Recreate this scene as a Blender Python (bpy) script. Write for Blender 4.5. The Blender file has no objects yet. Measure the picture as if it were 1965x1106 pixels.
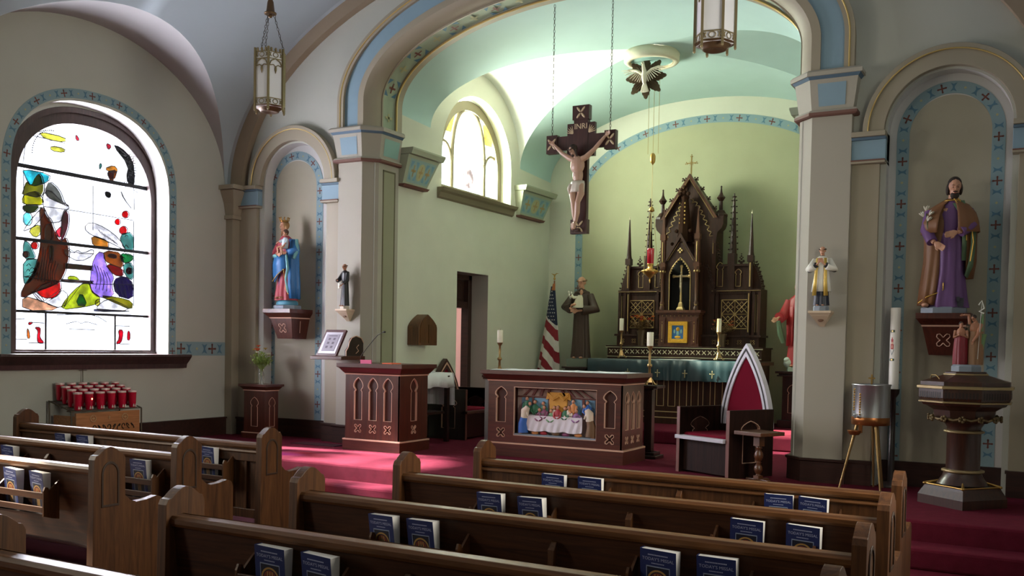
import bpy, bmesh, math, random
from mathutils import Vector, Matrix
from mathutils.geometry import tessellate_polygon
random.seed(7)
sc = bpy.context.scene
COL = sc.collection
PI = math.pi
def hexc(h):
    h = h.lstrip('#'); r = [int(h[i:i+2], 16)/255 for i in (0, 2, 4)]
    return tuple((c/12.92 if c <= .04045 else ((c+.055)/1.055)**2.4) for c in r)+(1,)
# ---------------------------------------------------------------- camera
cam = bpy.data.objects.new('camera', bpy.data.cameras.new('camera')); COL.objects.link(cam)
def cam_axes(y, p, r):
    cy, sy, cp, sp, cr, sr = math.cos(y), math.sin(y), math.cos(p), math.sin(p), math.cos(r), math.sin(r)
    f = Vector((sy*cp, cy*cp, sp)); rt = Vector((cy, -sy, 0)); up = rt.cross(f)
    return cr*rt+sr*up, -sr*rt+cr*up, f
rt, up, fw = cam_axes(-.50566, -.034947, .018566)
cam.matrix_world = Matrix(((rt.x, up.x, -fw.x, 0), (rt.y, up.y, -fw.y, 0), (rt.z, up.z, -fw.z, 1.65), (0, 0, 0, 1)))
cam.data.sensor_width = 36; cam.data.sensor_fit = 'HORIZONTAL'
cam.data.lens = 1837.4/1965*36; cam.data.shift_y = 175.8/1965
cam.data.clip_start = .05; cam.data.clip_end = 100
sc.camera = cam
sc.view_settings.view_transform = 'Standard'; sc.view_settings.look = 'None'
sc.view_settings.gamma = 1; sc.view_settings.use_curve_mapping = False
sc.view_settings.exposure = 0.08
# ---------------------------------------------------------------- world, daylight
w = bpy.data.worlds.new('world'); sc.world = w; w.use_nodes = True
w.node_tree.nodes['Background'].inputs[0].default_value = (.80, .9, 1, 1)
w.node_tree.nodes['Background'].inputs[1].default_value = 4.0
def area(name, loc, rot, sx, sy, power, color=(1, 1, 1), spread=PI):
    l = bpy.data.lights.new(name, 'AREA'); l.shape = 'RECTANGLE'; l.size = sx; l.size_y = sy
    l.energy = power; l.color = color; l.spread = spread
    o = bpy.data.objects.new(name, l); o.location = loc; o.rotation_euler = rot; COL.objects.link(o); return o
RX = (0, math.radians(-90), 0)       # area light facing +x
area('daylight_nave_window', (-10.2, 7.1, 3.0), (0, math.radians(-104), 0), 3.2, 2.6, 1500, (.93, .96, 1))
area('daylight_nave_window_second', (-10.2, 2.8, 3.0), (0, math.radians(-104), 0), 3.2, 2.6, 1150, (.93, .96, 1))
area('daylight_nave_window_rear', (-10.2, -1.4, 3.0), (0, math.radians(-104), 0), 3.2, 2.6, 1050, (.93, .96, 1))
area('added_fill_right', (1.0, 5.2, 3.1), (0, math.radians(90), 0), 3.0, 2.4, 900, (.92, .97, 1))  # added fill from an unseen opening, brightens the left wall
area('daylight_sanctuary_window', (-7.6, 11.5, 4.35), (0, math.radians(-106), 0), 1.5, 1.9, 850, (.95, .99, 1))
sun = bpy.data.objects.new('sun', bpy.data.lights.new('sun', 'SUN')); COL.objects.link(sun)
sun.data.energy = 80; sun.data.angle = math.radians(3); sun.data.color = (1, .95, .9)
sun.rotation_euler = Vector((-1.22, -.20, 1)).to_track_quat('Z', 'Y').to_euler()
def spot(name, loc, tgt, power, ang, color, blend=.6, r=.05):
    l = bpy.data.lights.new(name, 'SPOT'); l.energy = power; l.spot_size = math.radians(ang); l.spot_blend = blend
    l.color = color; l.shadow_soft_size = r
    o = bpy.data.objects.new(name, l); o.location = loc; COL.objects.link(o)
    o.rotation_euler = (Vector(loc)-Vector(tgt)).to_track_quat('Z', 'Y').to_euler(); return o
spot('altar_spotlight', (-4.1, 10.0, 5.1), (-4.38, 12.75, 1.50), 120, 13, (1, .80, .55))
# ---------------------------------------------------------------- materials
MT = {}
def nodes(m): return m.node_tree.nodes, m.node_tree.links
def mat(name, color, rough=.6, metal=0., bump=0., bscale=60., var=0., vscale=3., coat=0., spec=.5, trans=0.):
    if name in MT: return MT[name]
    m = bpy.data.materials.new(name); m.use_nodes = True; n, l = nodes(m); b = n['Principled BSDF']
    c = hexc(color) if isinstance(color, str) else tuple(color)+(1,)
    b.inputs['Base Color'].default_value = c; b.inputs['Roughness'].default_value = rough
    b.inputs['Metallic'].default_value = metal; b.inputs['Coat Weight'].default_value = coat
    b.inputs['Specular IOR Level'].default_value = spec; b.inputs['Transmission Weight'].default_value = trans
    tc = n.new('ShaderNodeTexCoord')
    if var:
        t = n.new('ShaderNodeTexNoise'); t.inputs['Scale'].default_value = vscale; t.inputs['Detail'].default_value = 5
        l.new(tc.outputs['Object'], t.inputs['Vector'])
        r = n.new('ShaderNodeValToRGB'); r.color_ramp.elements[0].position = .3; r.color_ramp.elements[1].position = .7
        r.color_ramp.elements[0].color = tuple(x*(1-var) for x in c[:3])+(1,)
        r.color_ramp.elements[1].color = tuple(min(1, x*(1+var)) for x in c[:3])+(1,)
        l.new(t.outputs['Fac'], r.inputs['Fac']); l.new(r.outputs['Color'], b.inputs['Base Color'])
    if bump:
        t = n.new('ShaderNodeTexNoise'); t.inputs['Scale'].default_value = bscale; t.inputs['Detail'].default_value = 3
        l.new(tc.outputs['Object'], t.inputs['Vector'])
        bp = n.new('ShaderNodeBump'); bp.inputs['Strength'].default_value = bump; bp.inputs['Distance'].default_value = .01
        l.new(t.outputs['Fac'], bp.inputs['Height']); l.new(bp.outputs['Normal'], b.inputs['Normal'])
    MT[name] = m; return m
def wood(name, c1, c2, rough=.35, axis=0, scale=1., coat=.15, spec=.5):
    if name in MT: return MT[name]
    m = bpy.data.materials.new(name); m.use_nodes = True; n, l = nodes(m); b = n['Principled BSDF']
    tc = n.new('ShaderNodeTexCoord'); mp = n.new('ShaderNodeMapping'); l.new(tc.outputs['Object'], mp.inputs['Vector'])
    s = [16*scale]*3; s[axis] = 1.1*scale; mp.inputs['Scale'].default_value = s
    t = n.new('ShaderNodeTexNoise'); t.inputs['Scale'].default_value = 1.6; t.inputs['Detail'].default_value = 8
    t.inputs['Roughness'].default_value = .65; t.inputs['Distortion'].default_value = 1.2
    l.new(mp.outputs['Vector'], t.inputs['Vector'])
    r = n.new('ShaderNodeValToRGB'); e = r.color_ramp.elements
    e[0].position = .32; e[1].position = .68; e[0].color = hexc(c1); e[1].color = hexc(c2)
    l.new(t.outputs['Fac'], r.inputs['Fac']); l.new(r.outputs['Color'], b.inputs['Base Color'])
    b.inputs['Roughness'].default_value = rough; b.inputs['Coat Weight'].default_value = coat; b.inputs['Coat Roughness'].default_value = .25
    b.inputs['Specular IOR Level'].default_value = spec
    bp = n.new('ShaderNodeBump'); bp.inputs['Strength'].default_value = .15; bp.inputs['Distance'].default_value = .003
    l.new(t.outputs['Fac'], bp.inputs['Height']); l.new(bp.outputs['Normal'], b.inputs['Normal'])
    MT[name] = m; return m
def glass_mat(name, color):
    if name in MT: return MT[name]
    m = bpy.data.materials.new(name); m.use_nodes = True; n, l = nodes(m)
    t = n.new('ShaderNodeBsdfTransparent'); c = hexc(color)
    tc = n.new('ShaderNodeTexCoord'); no = n.new('ShaderNodeTexNoise'); no.inputs['Scale'].default_value = 9; no.inputs['Detail'].default_value = 4
    l.new(tc.outputs['Object'], no.inputs['Vector'])
    r = n.new('ShaderNodeValToRGB'); r.color_ramp.elements[0].position = .35; r.color_ramp.elements[1].position = .65
    r.color_ramp.elements[0].color = tuple(x*.7 for x in c[:3])+(1,); r.color_ramp.elements[1].color = c
    l.new(no.outputs['Fac'], r.inputs['Fac']); l.new(r.outputs['Color'], t.inputs['Color'])
    g = n.new('ShaderNodeBsdfGlossy'); g.inputs['Roughness'].default_value = .2
    mx = n.new('ShaderNodeMixShader'); mx.inputs[0].default_value = .04
    l.new(t.outputs[0], mx.inputs[1]); l.new(g.outputs[0], mx.inputs[2]); l.new(mx.outputs[0], n['Material Output'].inputs['Surface'])
    MT[name] = m; return m
wallM = mat('plaster_beige', '#aeafa5', .85, bump=.08, bscale=120, var=.03, vscale=2)
whiteM = mat('plaster_offwhite', '#bcbbb8', .85, bump=.05, bscale=120)
nicheM = mat('plaster_tan', '#a29c8a', .85, bump=.08, bscale=120, var=.03)
stoneM = mat('moulding_taupe', '#938a77', .6, bump=.05, bscale=80)
goldlM = mat('gilded_edge', '#c9ae6e', .35, .5)
blueM = mat('panel_blue', '#7a94a2', .7, var=.04)
sangM = mat('sanctuary_green', '#c5c6b5', .85, bump=.08, bscale=120, var=.03)
rearM = mat('sanctuary_rear_green', '#a2a383', .85, bump=.08, bscale=120, var=.03)
mintM = mat('vault_mint', '#a9c5c0', .85, bump=.05, bscale=100, var=.02)
vaultM = mat('vault_blue_grey', '#9aa5ab', .9, bump=.05, bscale=100, var=.02)
lunM = mat('vault_rose_grey', '#a09e9f', .9, bump=.05, bscale=100, var=.02)
bandM = mat('border_blue', '#7e969c', .8); bandD = mat('border_motif_blue', '#4f7488', .8); bandR = mat('border_motif_red', '#6e4138', .8)
bandY = mat('border_motif_ochre', '#a5a27c', .8)
carpM = mat('carpet_crimson', '#621b2c', .95, bump=.6, bscale=350, var=.12, vscale=14, spec=.1)
floorM = mat('nave_carpet', '#3e1420', .95, bump=.5, bscale=300, var=.1, vscale=10, spec=.1)
darkwM = wood('wainscot_dark', '#22130f', '#3c2119', .4)
frameM = wood('window_frame_wood', '#2b1c1c', '#46302d', .5, 2)
# ---------------------------------------------------------------- mesh builder
class MB:
    def __init__(s): s.v = []; s.f = []; s.m = []; s.sm = []
    def add(s, vs, fs, mi=0, smooth=False):
        o = len(s.v); s.v += [tuple(p) for p in vs]
        for f in fs: s.f.append([i+o for i in f]); s.m.append(mi); s.sm.append(smooth)
        return s
    def box(s, a, b, mi=0):
        x0, y0, z0 = a; x1, y1, z1 = b
        if x0 > x1: x0, x1 = x1, x0
        if y0 > y1: y0, y1 = y1, y0
        if z0 > z1: z0, z1 = z1, z0
        return s.add([(x0,y0,z0),(x1,y0,z0),(x1,y1,z0),(x0,y1,z0),(x0,y0,z1),(x1,y0,z1),(x1,y1,z1),(x0,y1,z1)],
            [(0,3,2,1),(4,5,6,7),(0,1,5,4),(1,2,6,5),(2,3,7,6),(3,0,4,7)], mi)
    @staticmethod
    def P(axis, u, v, d): return {'y': (u, d, v), 'x': (d, u, v), 'z': (u, v, d)}[axis]
    def plate(s, outer, holes, axis, a, b, mi=0, hm=None, smooth=False):
        hm = mi if hm is None else hm
        loops = [list(outer)]+[list(h) for h in holes]
        pts = [p for L in loops for p in L]; n = len(pts)
        tris = tessellate_polygon([[Vector((p[0], p[1], 0)) for p in L] for L in loops])
        s.add([s.P(axis, p[0], p[1], a) for p in pts]+[s.P(axis, p[0], p[1], b) for p in pts],
              [tuple(t) for t in tris]+[tuple(i+n for i in reversed(t)) for t in tris], mi)
        o = 0
        for k, L in enumerate(loops):
            m = len(L)
            s.add([s.P(axis, p[0], p[1], a) for p in L]+[s.P(axis, p[0], p[1], b) for p in L],
                  [(i, (i+1) % m, (i+1) % m+m, i+m) for i in range(m)], mi if k == 0 else hm, smooth)
        return s
    def prism(s, poly, axis, a, b, mi=0): return s.plate(poly, [], axis, a, b, mi)
    def strip(s, A, B, axis, a, b, mi=0, closed=False, smooth=False):   # ring/band between two polylines, thick a..b
        n = len(A); r = range(n if closed else n-1); vs = [s.P(axis, *p, d) for d in (a, b) for L in (A, B) for p in L]
        fs = []
        for i in r:
            j = (i+1) % n
            fs += [(i, j, n+j, n+i), (2*n+i, 3*n+i, 3*n+j, 2*n+j), (i, 2*n+i, 2*n+j, j), (n+i, n+j, 3*n+j, 3*n+i)]
        if not closed:
            fs += [(0, n, 3*n, 2*n), (n-1, 3*n-1, 4*n-1, 2*n-1)]
        return s.add(vs, fs, mi, smooth)
    def loft(s, secs, mi=0, cap=True, smooth=True, closed=True):
        n = len(secs[0]); vs = [p for S in secs for p in S]; fs = []
        for k in range(len(secs)-1):
            for i in range(n if closed else n-1):
                j = (i+1) % n; fs.append((k*n+i, k*n+j, (k+1)*n+j, (k+1)*n+i))
        s.add(vs, fs, mi, smooth)
        if cap and closed: s.add(secs[0], [tuple(reversed(range(n)))], mi); s.add(secs[-1], [tuple(range(n))], mi)
        return s
    def lathe(s, prof, c=(0,0,0), n=20, mi=0, smooth=True, sx=1, sy=1, rot=0, cap=True):
        return s.loft([[(c[0]+sx*r*math.cos(2*PI*i/n+rot), c[1]+sy*r*math.sin(2*PI*i/n+rot), c[2]+z) for i in range(n)] for r, z in prof], mi, cap, smooth)
    def tube(s, pts, r, n=8, mi=0, smooth=True):
        pts = [Vector(p) for p in pts]; R = r if isinstance(r, (list, tuple)) else [r]*len(pts); secs = []; up = None
        for i, p in enumerate(pts):
            t = (pts[min(i+1, len(pts)-1)]-pts[max(i-1, 0)]).normalized()
            if up is None or abs(up.dot(t)) > .999:
                up = Vector((0, 0, 1)) if abs(t.z) < .9 else Vector((1, 0, 0))
            a = t.cross(up).normalized(); b = t.cross(a).normalized(); up = -b if up.dot(b) < 0 else b
            b = a.cross(t)
            secs.append([p+(a*math.cos(2*PI*k/n)+b*math.sin(2*PI*k/n))*R[i] for k in range(n)])
        return s.loft(secs, mi, True, smooth)
    def ell(s, c, r, mi=0, n=14, m=9, rot=None):
        M = rot.to_matrix() if rot is not None else Matrix.Identity(3); C = Vector(c)
        secs = []
        for k in range(m+1):
            a = -PI/2+PI*min(max(k/m, .012), .988)
            secs.append([C+M@Vector((r[0]*math.cos(a)*math.cos(2*PI*i/n), r[1]*math.cos(a)*math.sin(2*PI*i/n), r[2]*math.sin(a))) for i in range(n)])
        return s.loft(secs, mi, True, True)
    def build(s, name, mats, parent=None, world=False, bevel=0., struct=False, label=None, remesh=0., smoothit=0, loc=None):
        off = Vector(parent.location) if (parent is not None and world) else Vector((0, 0, 0))
        if loc is not None: off = Vector(loc)
        me = bpy.data.meshes.new(name); me.from_pydata([tuple(Vector(p)-off) for p in s.v], [], s.f)
        if not isinstance(mats, (list, tuple)): mats = [mats]
        for m in mats: me.materials.append(m)
        me.polygons.foreach_set('material_index', s.m); me.polygons.foreach_set('use_smooth', s.sm)
        bm = bmesh.new(); bm.from_mesh(me); bmesh.ops.recalc_face_normals(bm, faces=bm.faces)
        if bevel or remesh: bmesh.ops.remove_doubles(bm, verts=bm.verts, dist=1e-5)
        bm.to_mesh(me); bm.free(); me.update()
        o = bpy.data.objects.new(name, me); COL.objects.link(o)
        if parent is not None: o.parent = parent
        if loc is not None: o.location = loc
        if bevel:
            b = o.modifiers.new('bevel', 'BEVEL'); b.width = bevel; b.segments = 2; b.limit_method = 'ANGLE'; b.angle_limit = math.radians(40)
        if remesh:
            r = o.modifiers.new('remesh', 'REMESH'); r.mode = 'VOXEL'; r.voxel_size = remesh; r.use_smooth_shade = True
            if smoothit:
                q = o.modifiers.new('smooth', 'SMOOTH'); q.iterations = smoothit; q.factor = .5
        if struct: o['kind'] = 'structure'
        if label: o['label'] = label
        return o
def thing(name, label, cat, loc=(0, 0, 0), rz=0, group=None):
    o = bpy.data.objects.new(name, None); o.empty_display_size = .1; COL.objects.link(o); o.location = loc; o.rotation_euler = (0, 0, rz)
    o['label'] = label; o['category'] = cat
    if group: o['group'] = group
    return o
def tag(o, label, cat, group=None, kind=None):
    o['label'] = label; o['category'] = cat
    if group: o['group'] = group
    if kind: o['kind'] = kind
    return o
def dup(root, loc, rz=None, label=None, group=None):
    def cp(o, par):
        c = o.copy(); COL.objects.link(c)
        if par is not None: c.parent = par
        for ch in KIDS.get(o.name, [k for k in bpy.data.objects if k.parent == o]): cp(ch, c)
        return c
    r = cp(root, None); r.location = loc
    if rz is not None: r.rotation_euler = (0, 0, rz)
    if label: r['label'] = label
    if group: r['group'] = group
    return r
KIDS = {}
TXT = {}
def text_mb(s, size, mi=0):
    if s not in TXT:
        cu = bpy.data.curves.new('lettering', 'FONT'); cu.body = s; cu.align_x = 'CENTER'; cu.size = 1; cu.extrude = .02; cu.resolution_u = 2
        o = bpy.data.objects.new('lettering', cu); COL.objects.link(o)
        me = bpy.data.meshes.new_from_object(o.evaluated_get(bpy.context.evaluated_depsgraph_get()))
        TXT[s] = ([tuple(v.co) for v in me.vertices], [tuple(p.vertices) for p in me.polygons])
        bpy.data.objects.remove(o); bpy.data.meshes.remove(me)
    v, f = TXT[s]
    return [(x*size, -z*size*.5, y*size) for x, y, z in v], f    # stands in the xz plane facing -y
def ellarc(cx, cz, a, b, t0=0., t1=PI, n=48):
    return [(cx+a*math.cos(t0+(t1-t0)*i/n), cz+b*math.sin(t0+(t1-t0)*i/n)) for i in range(n+1)]
XC = -4.5

lunLitM = mat('vault_window_lit', '#e4ebe6', .85, bump=.05, bscale=100)  # window light on the left cross vault, put into its colour
jambM = mat('plaster_mauve_grey', '#9a918c', .85)
# ================================================================ SETTING
Z0 = .45
# floors
MB().box((-9.6, -6, -.1), (1.8, 7.45, 0)).build('floor', floorM, struct=True)
m = MB(); m.box((-9.6, 6.86, 0), (.2, 7.5, .15)).box((-9.6, 7.14, .15), (.2, 7.8, .30)).box((-9.6, 7.42, .0), (.2, 13.7, .45))
m.box((-6.95, 11.5, .45), (-2.05, 13.7, .62)).build('floor', carpM, struct=True, bevel=.02)
# left nave wall with arched windows
def win_poly(yc, hw, z0, zs, rise, n=24, e=2.3):
    pts = [(yc-hw, z0), (yc+hw, z0)]
    for i in range(n+1):
        t = PI*i/n; c, s = math.cos(t), math.sin(t)
        pts.append((yc+hw*math.copysign(abs(c)**(2/e), c), zs+rise*abs(s)**(2/e)))
    return pts
WY = (7.05, 2.8, -1.4)
op = [win_poly(y, 1.02, 1.46, 3.3, .92) for y in WY]
gl = [win_poly(y+.09, .93, 1.50, 3.25, .88) for y in WY]
m = MB(); m.plate([(-6, 0), (9.6, 0), (9.6, 5.6), (-6, 5.6)], op, 'x', -9.2, -9.42, 0, 1)
m.plate([(-6, 0), (9.6, 0), (9.6, 5.6), (-6, 5.6)], [win_poly(y+.09, 1.0, 1.46, 3.27, .93) for y in WY], 'x', -9.42, -9.62, 0, 1)
m.build('wall_left', [wallM, whiteM], struct=True)
# right wall near the front and the recess the picture is taken from
m = MB(); m.plate([(1.6, 0), (9.6, 0), (9.6, 5.6), (1.6, 5.6)], [win_poly(5.2, 1.0, 1.46, 3.3, .92)], 'x', .2, .45).box((1.8, -6, 0), (2.0, 1.8, 5.6)).box((.2, 1.6, 0), (1.9, 1.8, 5.6)); m.build('wall_right', wallM, struct=True)  # window hole in the right wall added to let the fill light in
m = MB(); m.box((-9.6, -6.2, 0), (2, -6, 6.6)); m.build('wall_back', wallM, struct=True)
# nave barrel vault with cross vaults over the windows
nz0, nb, na, cb, cw = 3.6, 2.65, 4.7, 1.5, 1.95
def nave_vault():
    main = MB(); lun = MB(); K = 40
    ys = sorted(set([-6+i*.15 for i in range(102)]+[9.15]))
    ys = [y for y in ys if y <= 9.15]
    for yc in WY:
        ys += [yc+cw*math.sin(PI*(i/36-.5))-.05*0 for i in range(37)]
    ys = sorted(ys)
    rowsM = []
    for y in ys:
        a0 = 0
        for yc in WY:
            if abs(y-(yc-.05)) < cw: a0 = max(a0, math.asin(min(1, cb*math.sqrt(1-((y-yc+.05)/cw)**2)/nb)))
        rowsM.append([(XC-na*math.cos(a0+(PI/2-a0)*k/K), y, nz0+nb*math.sin(a0+(PI/2-a0)*k/K)) for k in range(K+1)]+
                     [(XC+na*math.sin(PI/2*k/K), y, nz0+nb*math.cos(PI/2*k/K)) for k in range(1, K+1)])
    main.loft(rowsM, 0, False, True, False)
    for yc in WY:
        rows = []
        for i in range(49):
            t = PI*(i/48-.5); z = nz0+cb*math.cos(t); y = yc-.05+cw*math.sin(t); a0 = math.asin(cb*math.cos(t)/nb); xe = XC-na*math.cos(a0)
            rows.append([(-9.2+(xe+9.2)*k/8, y, z) for k in range(9)])
        lun.loft(rows, 0, False, True, False)
    main.build('ceiling', vaultM, struct=True); lun.build('ceiling', lunM, struct=True)
    MB().box((.1, -6, 3.5), (2, 1.7, 3.6)).build('ceiling', vaultM, struct=True)
nave_vault()
# ---- motifs for painted borders
def band(m, path, width, axis, a, b, step, base=0, D=1, R=2, Y=3, phase=0.):
    n = len(path); L = [0]
    for i in range(n-1): L.append(L[-1]+math.hypot(path[i+1][0]-path[i][0], path[i+1][1]-path[i][1]))
    def at(s):
        for i in range(n-1):
            if s <= L[i+1] or i == n-2:
                t = (s-L[i])/max(L[i+1]-L[i], 1e-9); p, q = path[i], path[i+1]
                d = ((q[0]-p[0])/max(L[i+1]-L[i], 1e-9), (q[1]-p[1])/max(L[i+1]-L[i], 1e-9)); return (p[0]+(q[0]-p[0])*t, p[1]+(q[1]-p[1])*t), d
    A = []; B = []
    for i in range(n):
        p, q = path[max(i-1, 0)], path[min(i+1, n-1)]; d = math.hypot(q[0]-p[0], q[1]-p[1]); t = ((q[0]-p[0])/d, (q[1]-p[1])/d)
        A.append((path[i][0]-t[1]*width/2, path[i][1]+t[0]*width/2)); B.append((path[i][0]+t[1]*width/2, path[i][1]-t[0]*width/2))
    m.strip(A, B, axis, a, b, base)
    e = b+(b-a)*.4
    k = 0; s = step*(.5+phase)
    w = width*.5
    def poly(s0, sh, mi):
        (p, t) = at(s0); m.prism([(p[0]+t[0]*u-t[1]*v, p[1]+t[1]*u+t[0]*v) for u, v in sh], axis, b, e, mi)
    while s < L[-1]-step*.3:
        r = k % 4
        if r == 0:
            c = w*.12; q = w*.62
            poly(s, [(-q, -c), (-c, -c), (-c, -q), (c, -q), (c, -c), (q, -c), (q, c), (c, c), (c, q), (-c, q), (-c, c), (-q, c)], R)
            for u, v in ((q, 0), (-q, 0), (0, q), (0, -q)):
                z = c*1.6; poly(s, [(u+z, v), (u, v+z), (u-z, v), (u, v-z)], R)
        elif r in (1, 3):
            q = w*.72; u = w*.5
            poly(s, [(-u, -q), (-w*.16, -w*.16), (-w*.16, w*.16), (-u, q), (-u*.1, q*.72), (u, q), (w*.16, w*.16), (w*.16, -w*.16), (u, -q), (-u*.1, -q*.72)], D)
        else:
            z = w*.25; poly(s, [(z, 0), (0, z), (-z, 0), (0, -z)], Y)
        s += step; k += 1
BM = [bandM, bandD, bandR, bandY]
# painted border round the nave window and string course to the corner
def winpath(yc, hw, z0, zs, rise):
    p = win_poly(yc, hw, z0, zs, rise, 40)[1:]
    return p+[(yc-hw, z0)]
m = MB(); band(m, winpath(7.07, 1.06, 1.47, 3.35, .95), .1, 'x', -9.2, -9.197, .088)
band(m, [(8.2, 1.545), (9.06, 1.545)], .17, 'x', -9.2, -9.197, .125); m.build('trim_1', BM, struct=True)
# window sill + wainscot on the left wall
m = MB(); m.prism([(-9.2, 1.31), (-9.14, 1.31), (-9.13, 1.36), (-9.09, 1.40), (-9.05, 1.45), (-9.05, 1.475), (-9.5, 1.475), (-9.5, 1.45), (-9.2, 1.45)], 'y', 5.86, 8.30); m.build('trim_2', frameM, struct=True)
m = MB(); m.box((-9.2, 7.42, .45), (-9.165, 9.15, .655)).box((-9.2, 7.42, .655), (-9.15, 9.15, .675)).box((-9.2, -6, 0), (-9.17, 7.42, .2)); m.build('baseboard_left', darkwM, struct=True)
# ---- arch wall
def arch_open(a, b, z0, zs, zb):     # stilted elliptical arch, bottom zb
    return [(XC-a, zb), (XC-a, zs)]+[(x, z) for x, z in reversed(ellarc(XC, zs, a, b, 0, PI, 56))][1:-1]+[(XC+a, zs), (XC+a, zb)]
def niche_poly(cx, r, zs, zb, n=32): return [(cx-r, zb)]+list(reversed(ellarc(cx, zs, r, r, 0, PI, n)))+[(cx+r, zb)]
NL, NR, NR_, NZ = -8.2, -.78, .5, 3.62
m = MB(); m.plate([(-9.2, 0), (.2, 0), (.2, 6.4), (-9.2, 6.4)], [arch_open(2.47, 1.03, 0, 4.5, .3), niche_poly(NL, .5, NZ, .3), niche_poly(NR, .5, NZ, .3)], 'y', 9.15, 9.58, 0, 1)
m.build('wall_front', [wallM, whiteM], struct=True)
m = MB()
for cx in (NL, NR): m.box((cx-.55, 9.3, .3), (cx+.55, 9.34, 4.3))
m.build('wall_front', whiteM, struct=True)
# painted niches: tan field and border
m = MB()
for cx, bx in ((NL, -8.31), (NR, -.78)):
    m.plate(niche_poly(bx, .335, 3.60, .67), [], 'y', 9.3, 9.297, 4)
    band(m, [(bx-.385, .67)]+list(reversed(ellarc(bx, 3.60, .385, .40, 0, PI, 40)))+[(bx+.385, .67)], .105, 'y', 9.3, 9.2955, .095)
m.build('trim_3', BM+[nicheM], struct=True)
# imposts and arch mouldings of the side niches
m = MB()
for cx, x0, x1, x2, x3 in ((NL, -9.2, -8.74, -7.70, -7.43), (NR, -1.57, -1.28, -.28, .2)):
    O = ellarc(cx, NZ, .70, .70, 0, PI, 40); I = ellarc(cx, NZ, .52, .52, 0, PI, 40); J = ellarc(cx, NZ, .66, .66, 0, PI, 40)
    m.strip(O, I, 'y', 9.15, 9.08, 0, smooth=False); m.strip(ellarc(cx, NZ, .70, .70, 0, PI, 40), J, 'y', 9.08, 9.06, 0)
    m.tube([(x, 9.065, z) for x, z in ellarc(cx, NZ, .655, .655, 0, PI, 48)], .008, 6, 2)
    for a, b in ((x0, x1), (x2, x3)):
        a1 = a+.05 if a == x2 else a; b1 = b-.05 if b == x1 else b
        m.box((a1, 9.10, .45), (b1, 9.32, 3.34), 0)
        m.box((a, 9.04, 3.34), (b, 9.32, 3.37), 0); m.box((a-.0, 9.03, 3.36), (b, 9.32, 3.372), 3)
        m.box((a, 9.07, 3.37), (b, 9.32, 3.55), 1)
        m.box((a, 9.05, 3.55), (b, 9.32, 3.575), 4); m.box((a, 9.02, 3.575), (b, 9.32, 3.62), 0)
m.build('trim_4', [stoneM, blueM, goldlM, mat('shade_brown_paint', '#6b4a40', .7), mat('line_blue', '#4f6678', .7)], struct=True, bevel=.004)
# corner capital on the side walls
m = MB()
for sx in (-1, 1):
    xw = XC+sx*4.7
    m.box((xw, 8.98, .45), (xw-sx*.12, 9.15, 3.2)); m.box((xw, 8.95, 3.2), (xw-sx*.15, 9.15, 3.25))
    q = lambda d, z: [(xw, 8.97-d, z), (xw-sx*(.14+d), 8.97-d, z), (xw-sx*(.14+d), 9.15, z), (xw, 9.15, z)]
    m.loft([q(0, 3.25), q(.03, 3.4), q(.09, 3.55), q(.09, 3.56)], 0, True, False)
    m.loft([q(.12, 3.565), q(.12, 3.62)], 0, True, False)
m.build('trim_5', stoneM, struct=True, bevel=.004)
# rib where the nave vault meets the arch wall
m = MB(); O = ellarc(XC, nz0, 4.78, 2.73, 0, PI, 72); I = ellarc(XC, nz0, 4.5, 2.5, 0, PI, 72)
m.strip(O, I, 'y', 9.15, 9.05, 0); m.build('trim_6', mat('rib_brown', '#8c7c68', .7), struct=True)
# main chancel arch
SPZ, AZ = 4.20, 4.5
def stilt(a, b): return [(XC+a, SPZ)]+ellarc(XC, AZ, a, b, 0, PI, 72)+[(XC-a, SPZ)]
m = MB()
m.strip(stilt(2.93, 1.42), stilt(2.60, 1.12), 'y', 9.15, 9.06, 0)
m.strip(stilt(2.94, 1.43), stilt(2.85, 1.345), 'y', 9.06, 9.02, 0); m.strip(stilt(2.64, 1.165), stilt(2.56, 1.09), 'y', 9.06, 9.03, 0)
m.strip(stilt(2.85, 1.345), stilt(2.64, 1.165), 'y', 9.06, 9.055, 1)
rows = []
for a, b, y in ((2.56, 1.09, 9.03), (2.53, 1.06, 9.05), (2.49, 1.035, 9.09), (2.455, 1.02, 9.14), (2.44, 1.01, 9.2), (2.44, 1.01, 9.24)):
    rows.append([(x, y, z) for x, z in stilt(a, b)])
m.loft(rows, 0, False, True, False)
def softr(a, b, y): return [(x, y, z) for x, z in stilt(a, b)]
m.loft([softr(2.45, 1.012, 9.22), softr(2.45, 1.012, 9.52)], 3, False, True, False)
m.strip(stilt(2.47, 1.03), stilt(2.425, .99), 'y', 9.22, 9.24, 0); m.strip(stilt(2.6, 1.16), stilt(2.41, .975), 'y', 9.50, 9.60, 0)
m.tube([(x, 9.50, z) for x, z in stilt(2.42, .985)], .012, 6, 2)
m.tube([(x, 9.02, z) for x, z in stilt(2.895, 1.385)], .009, 6, 2)
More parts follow.
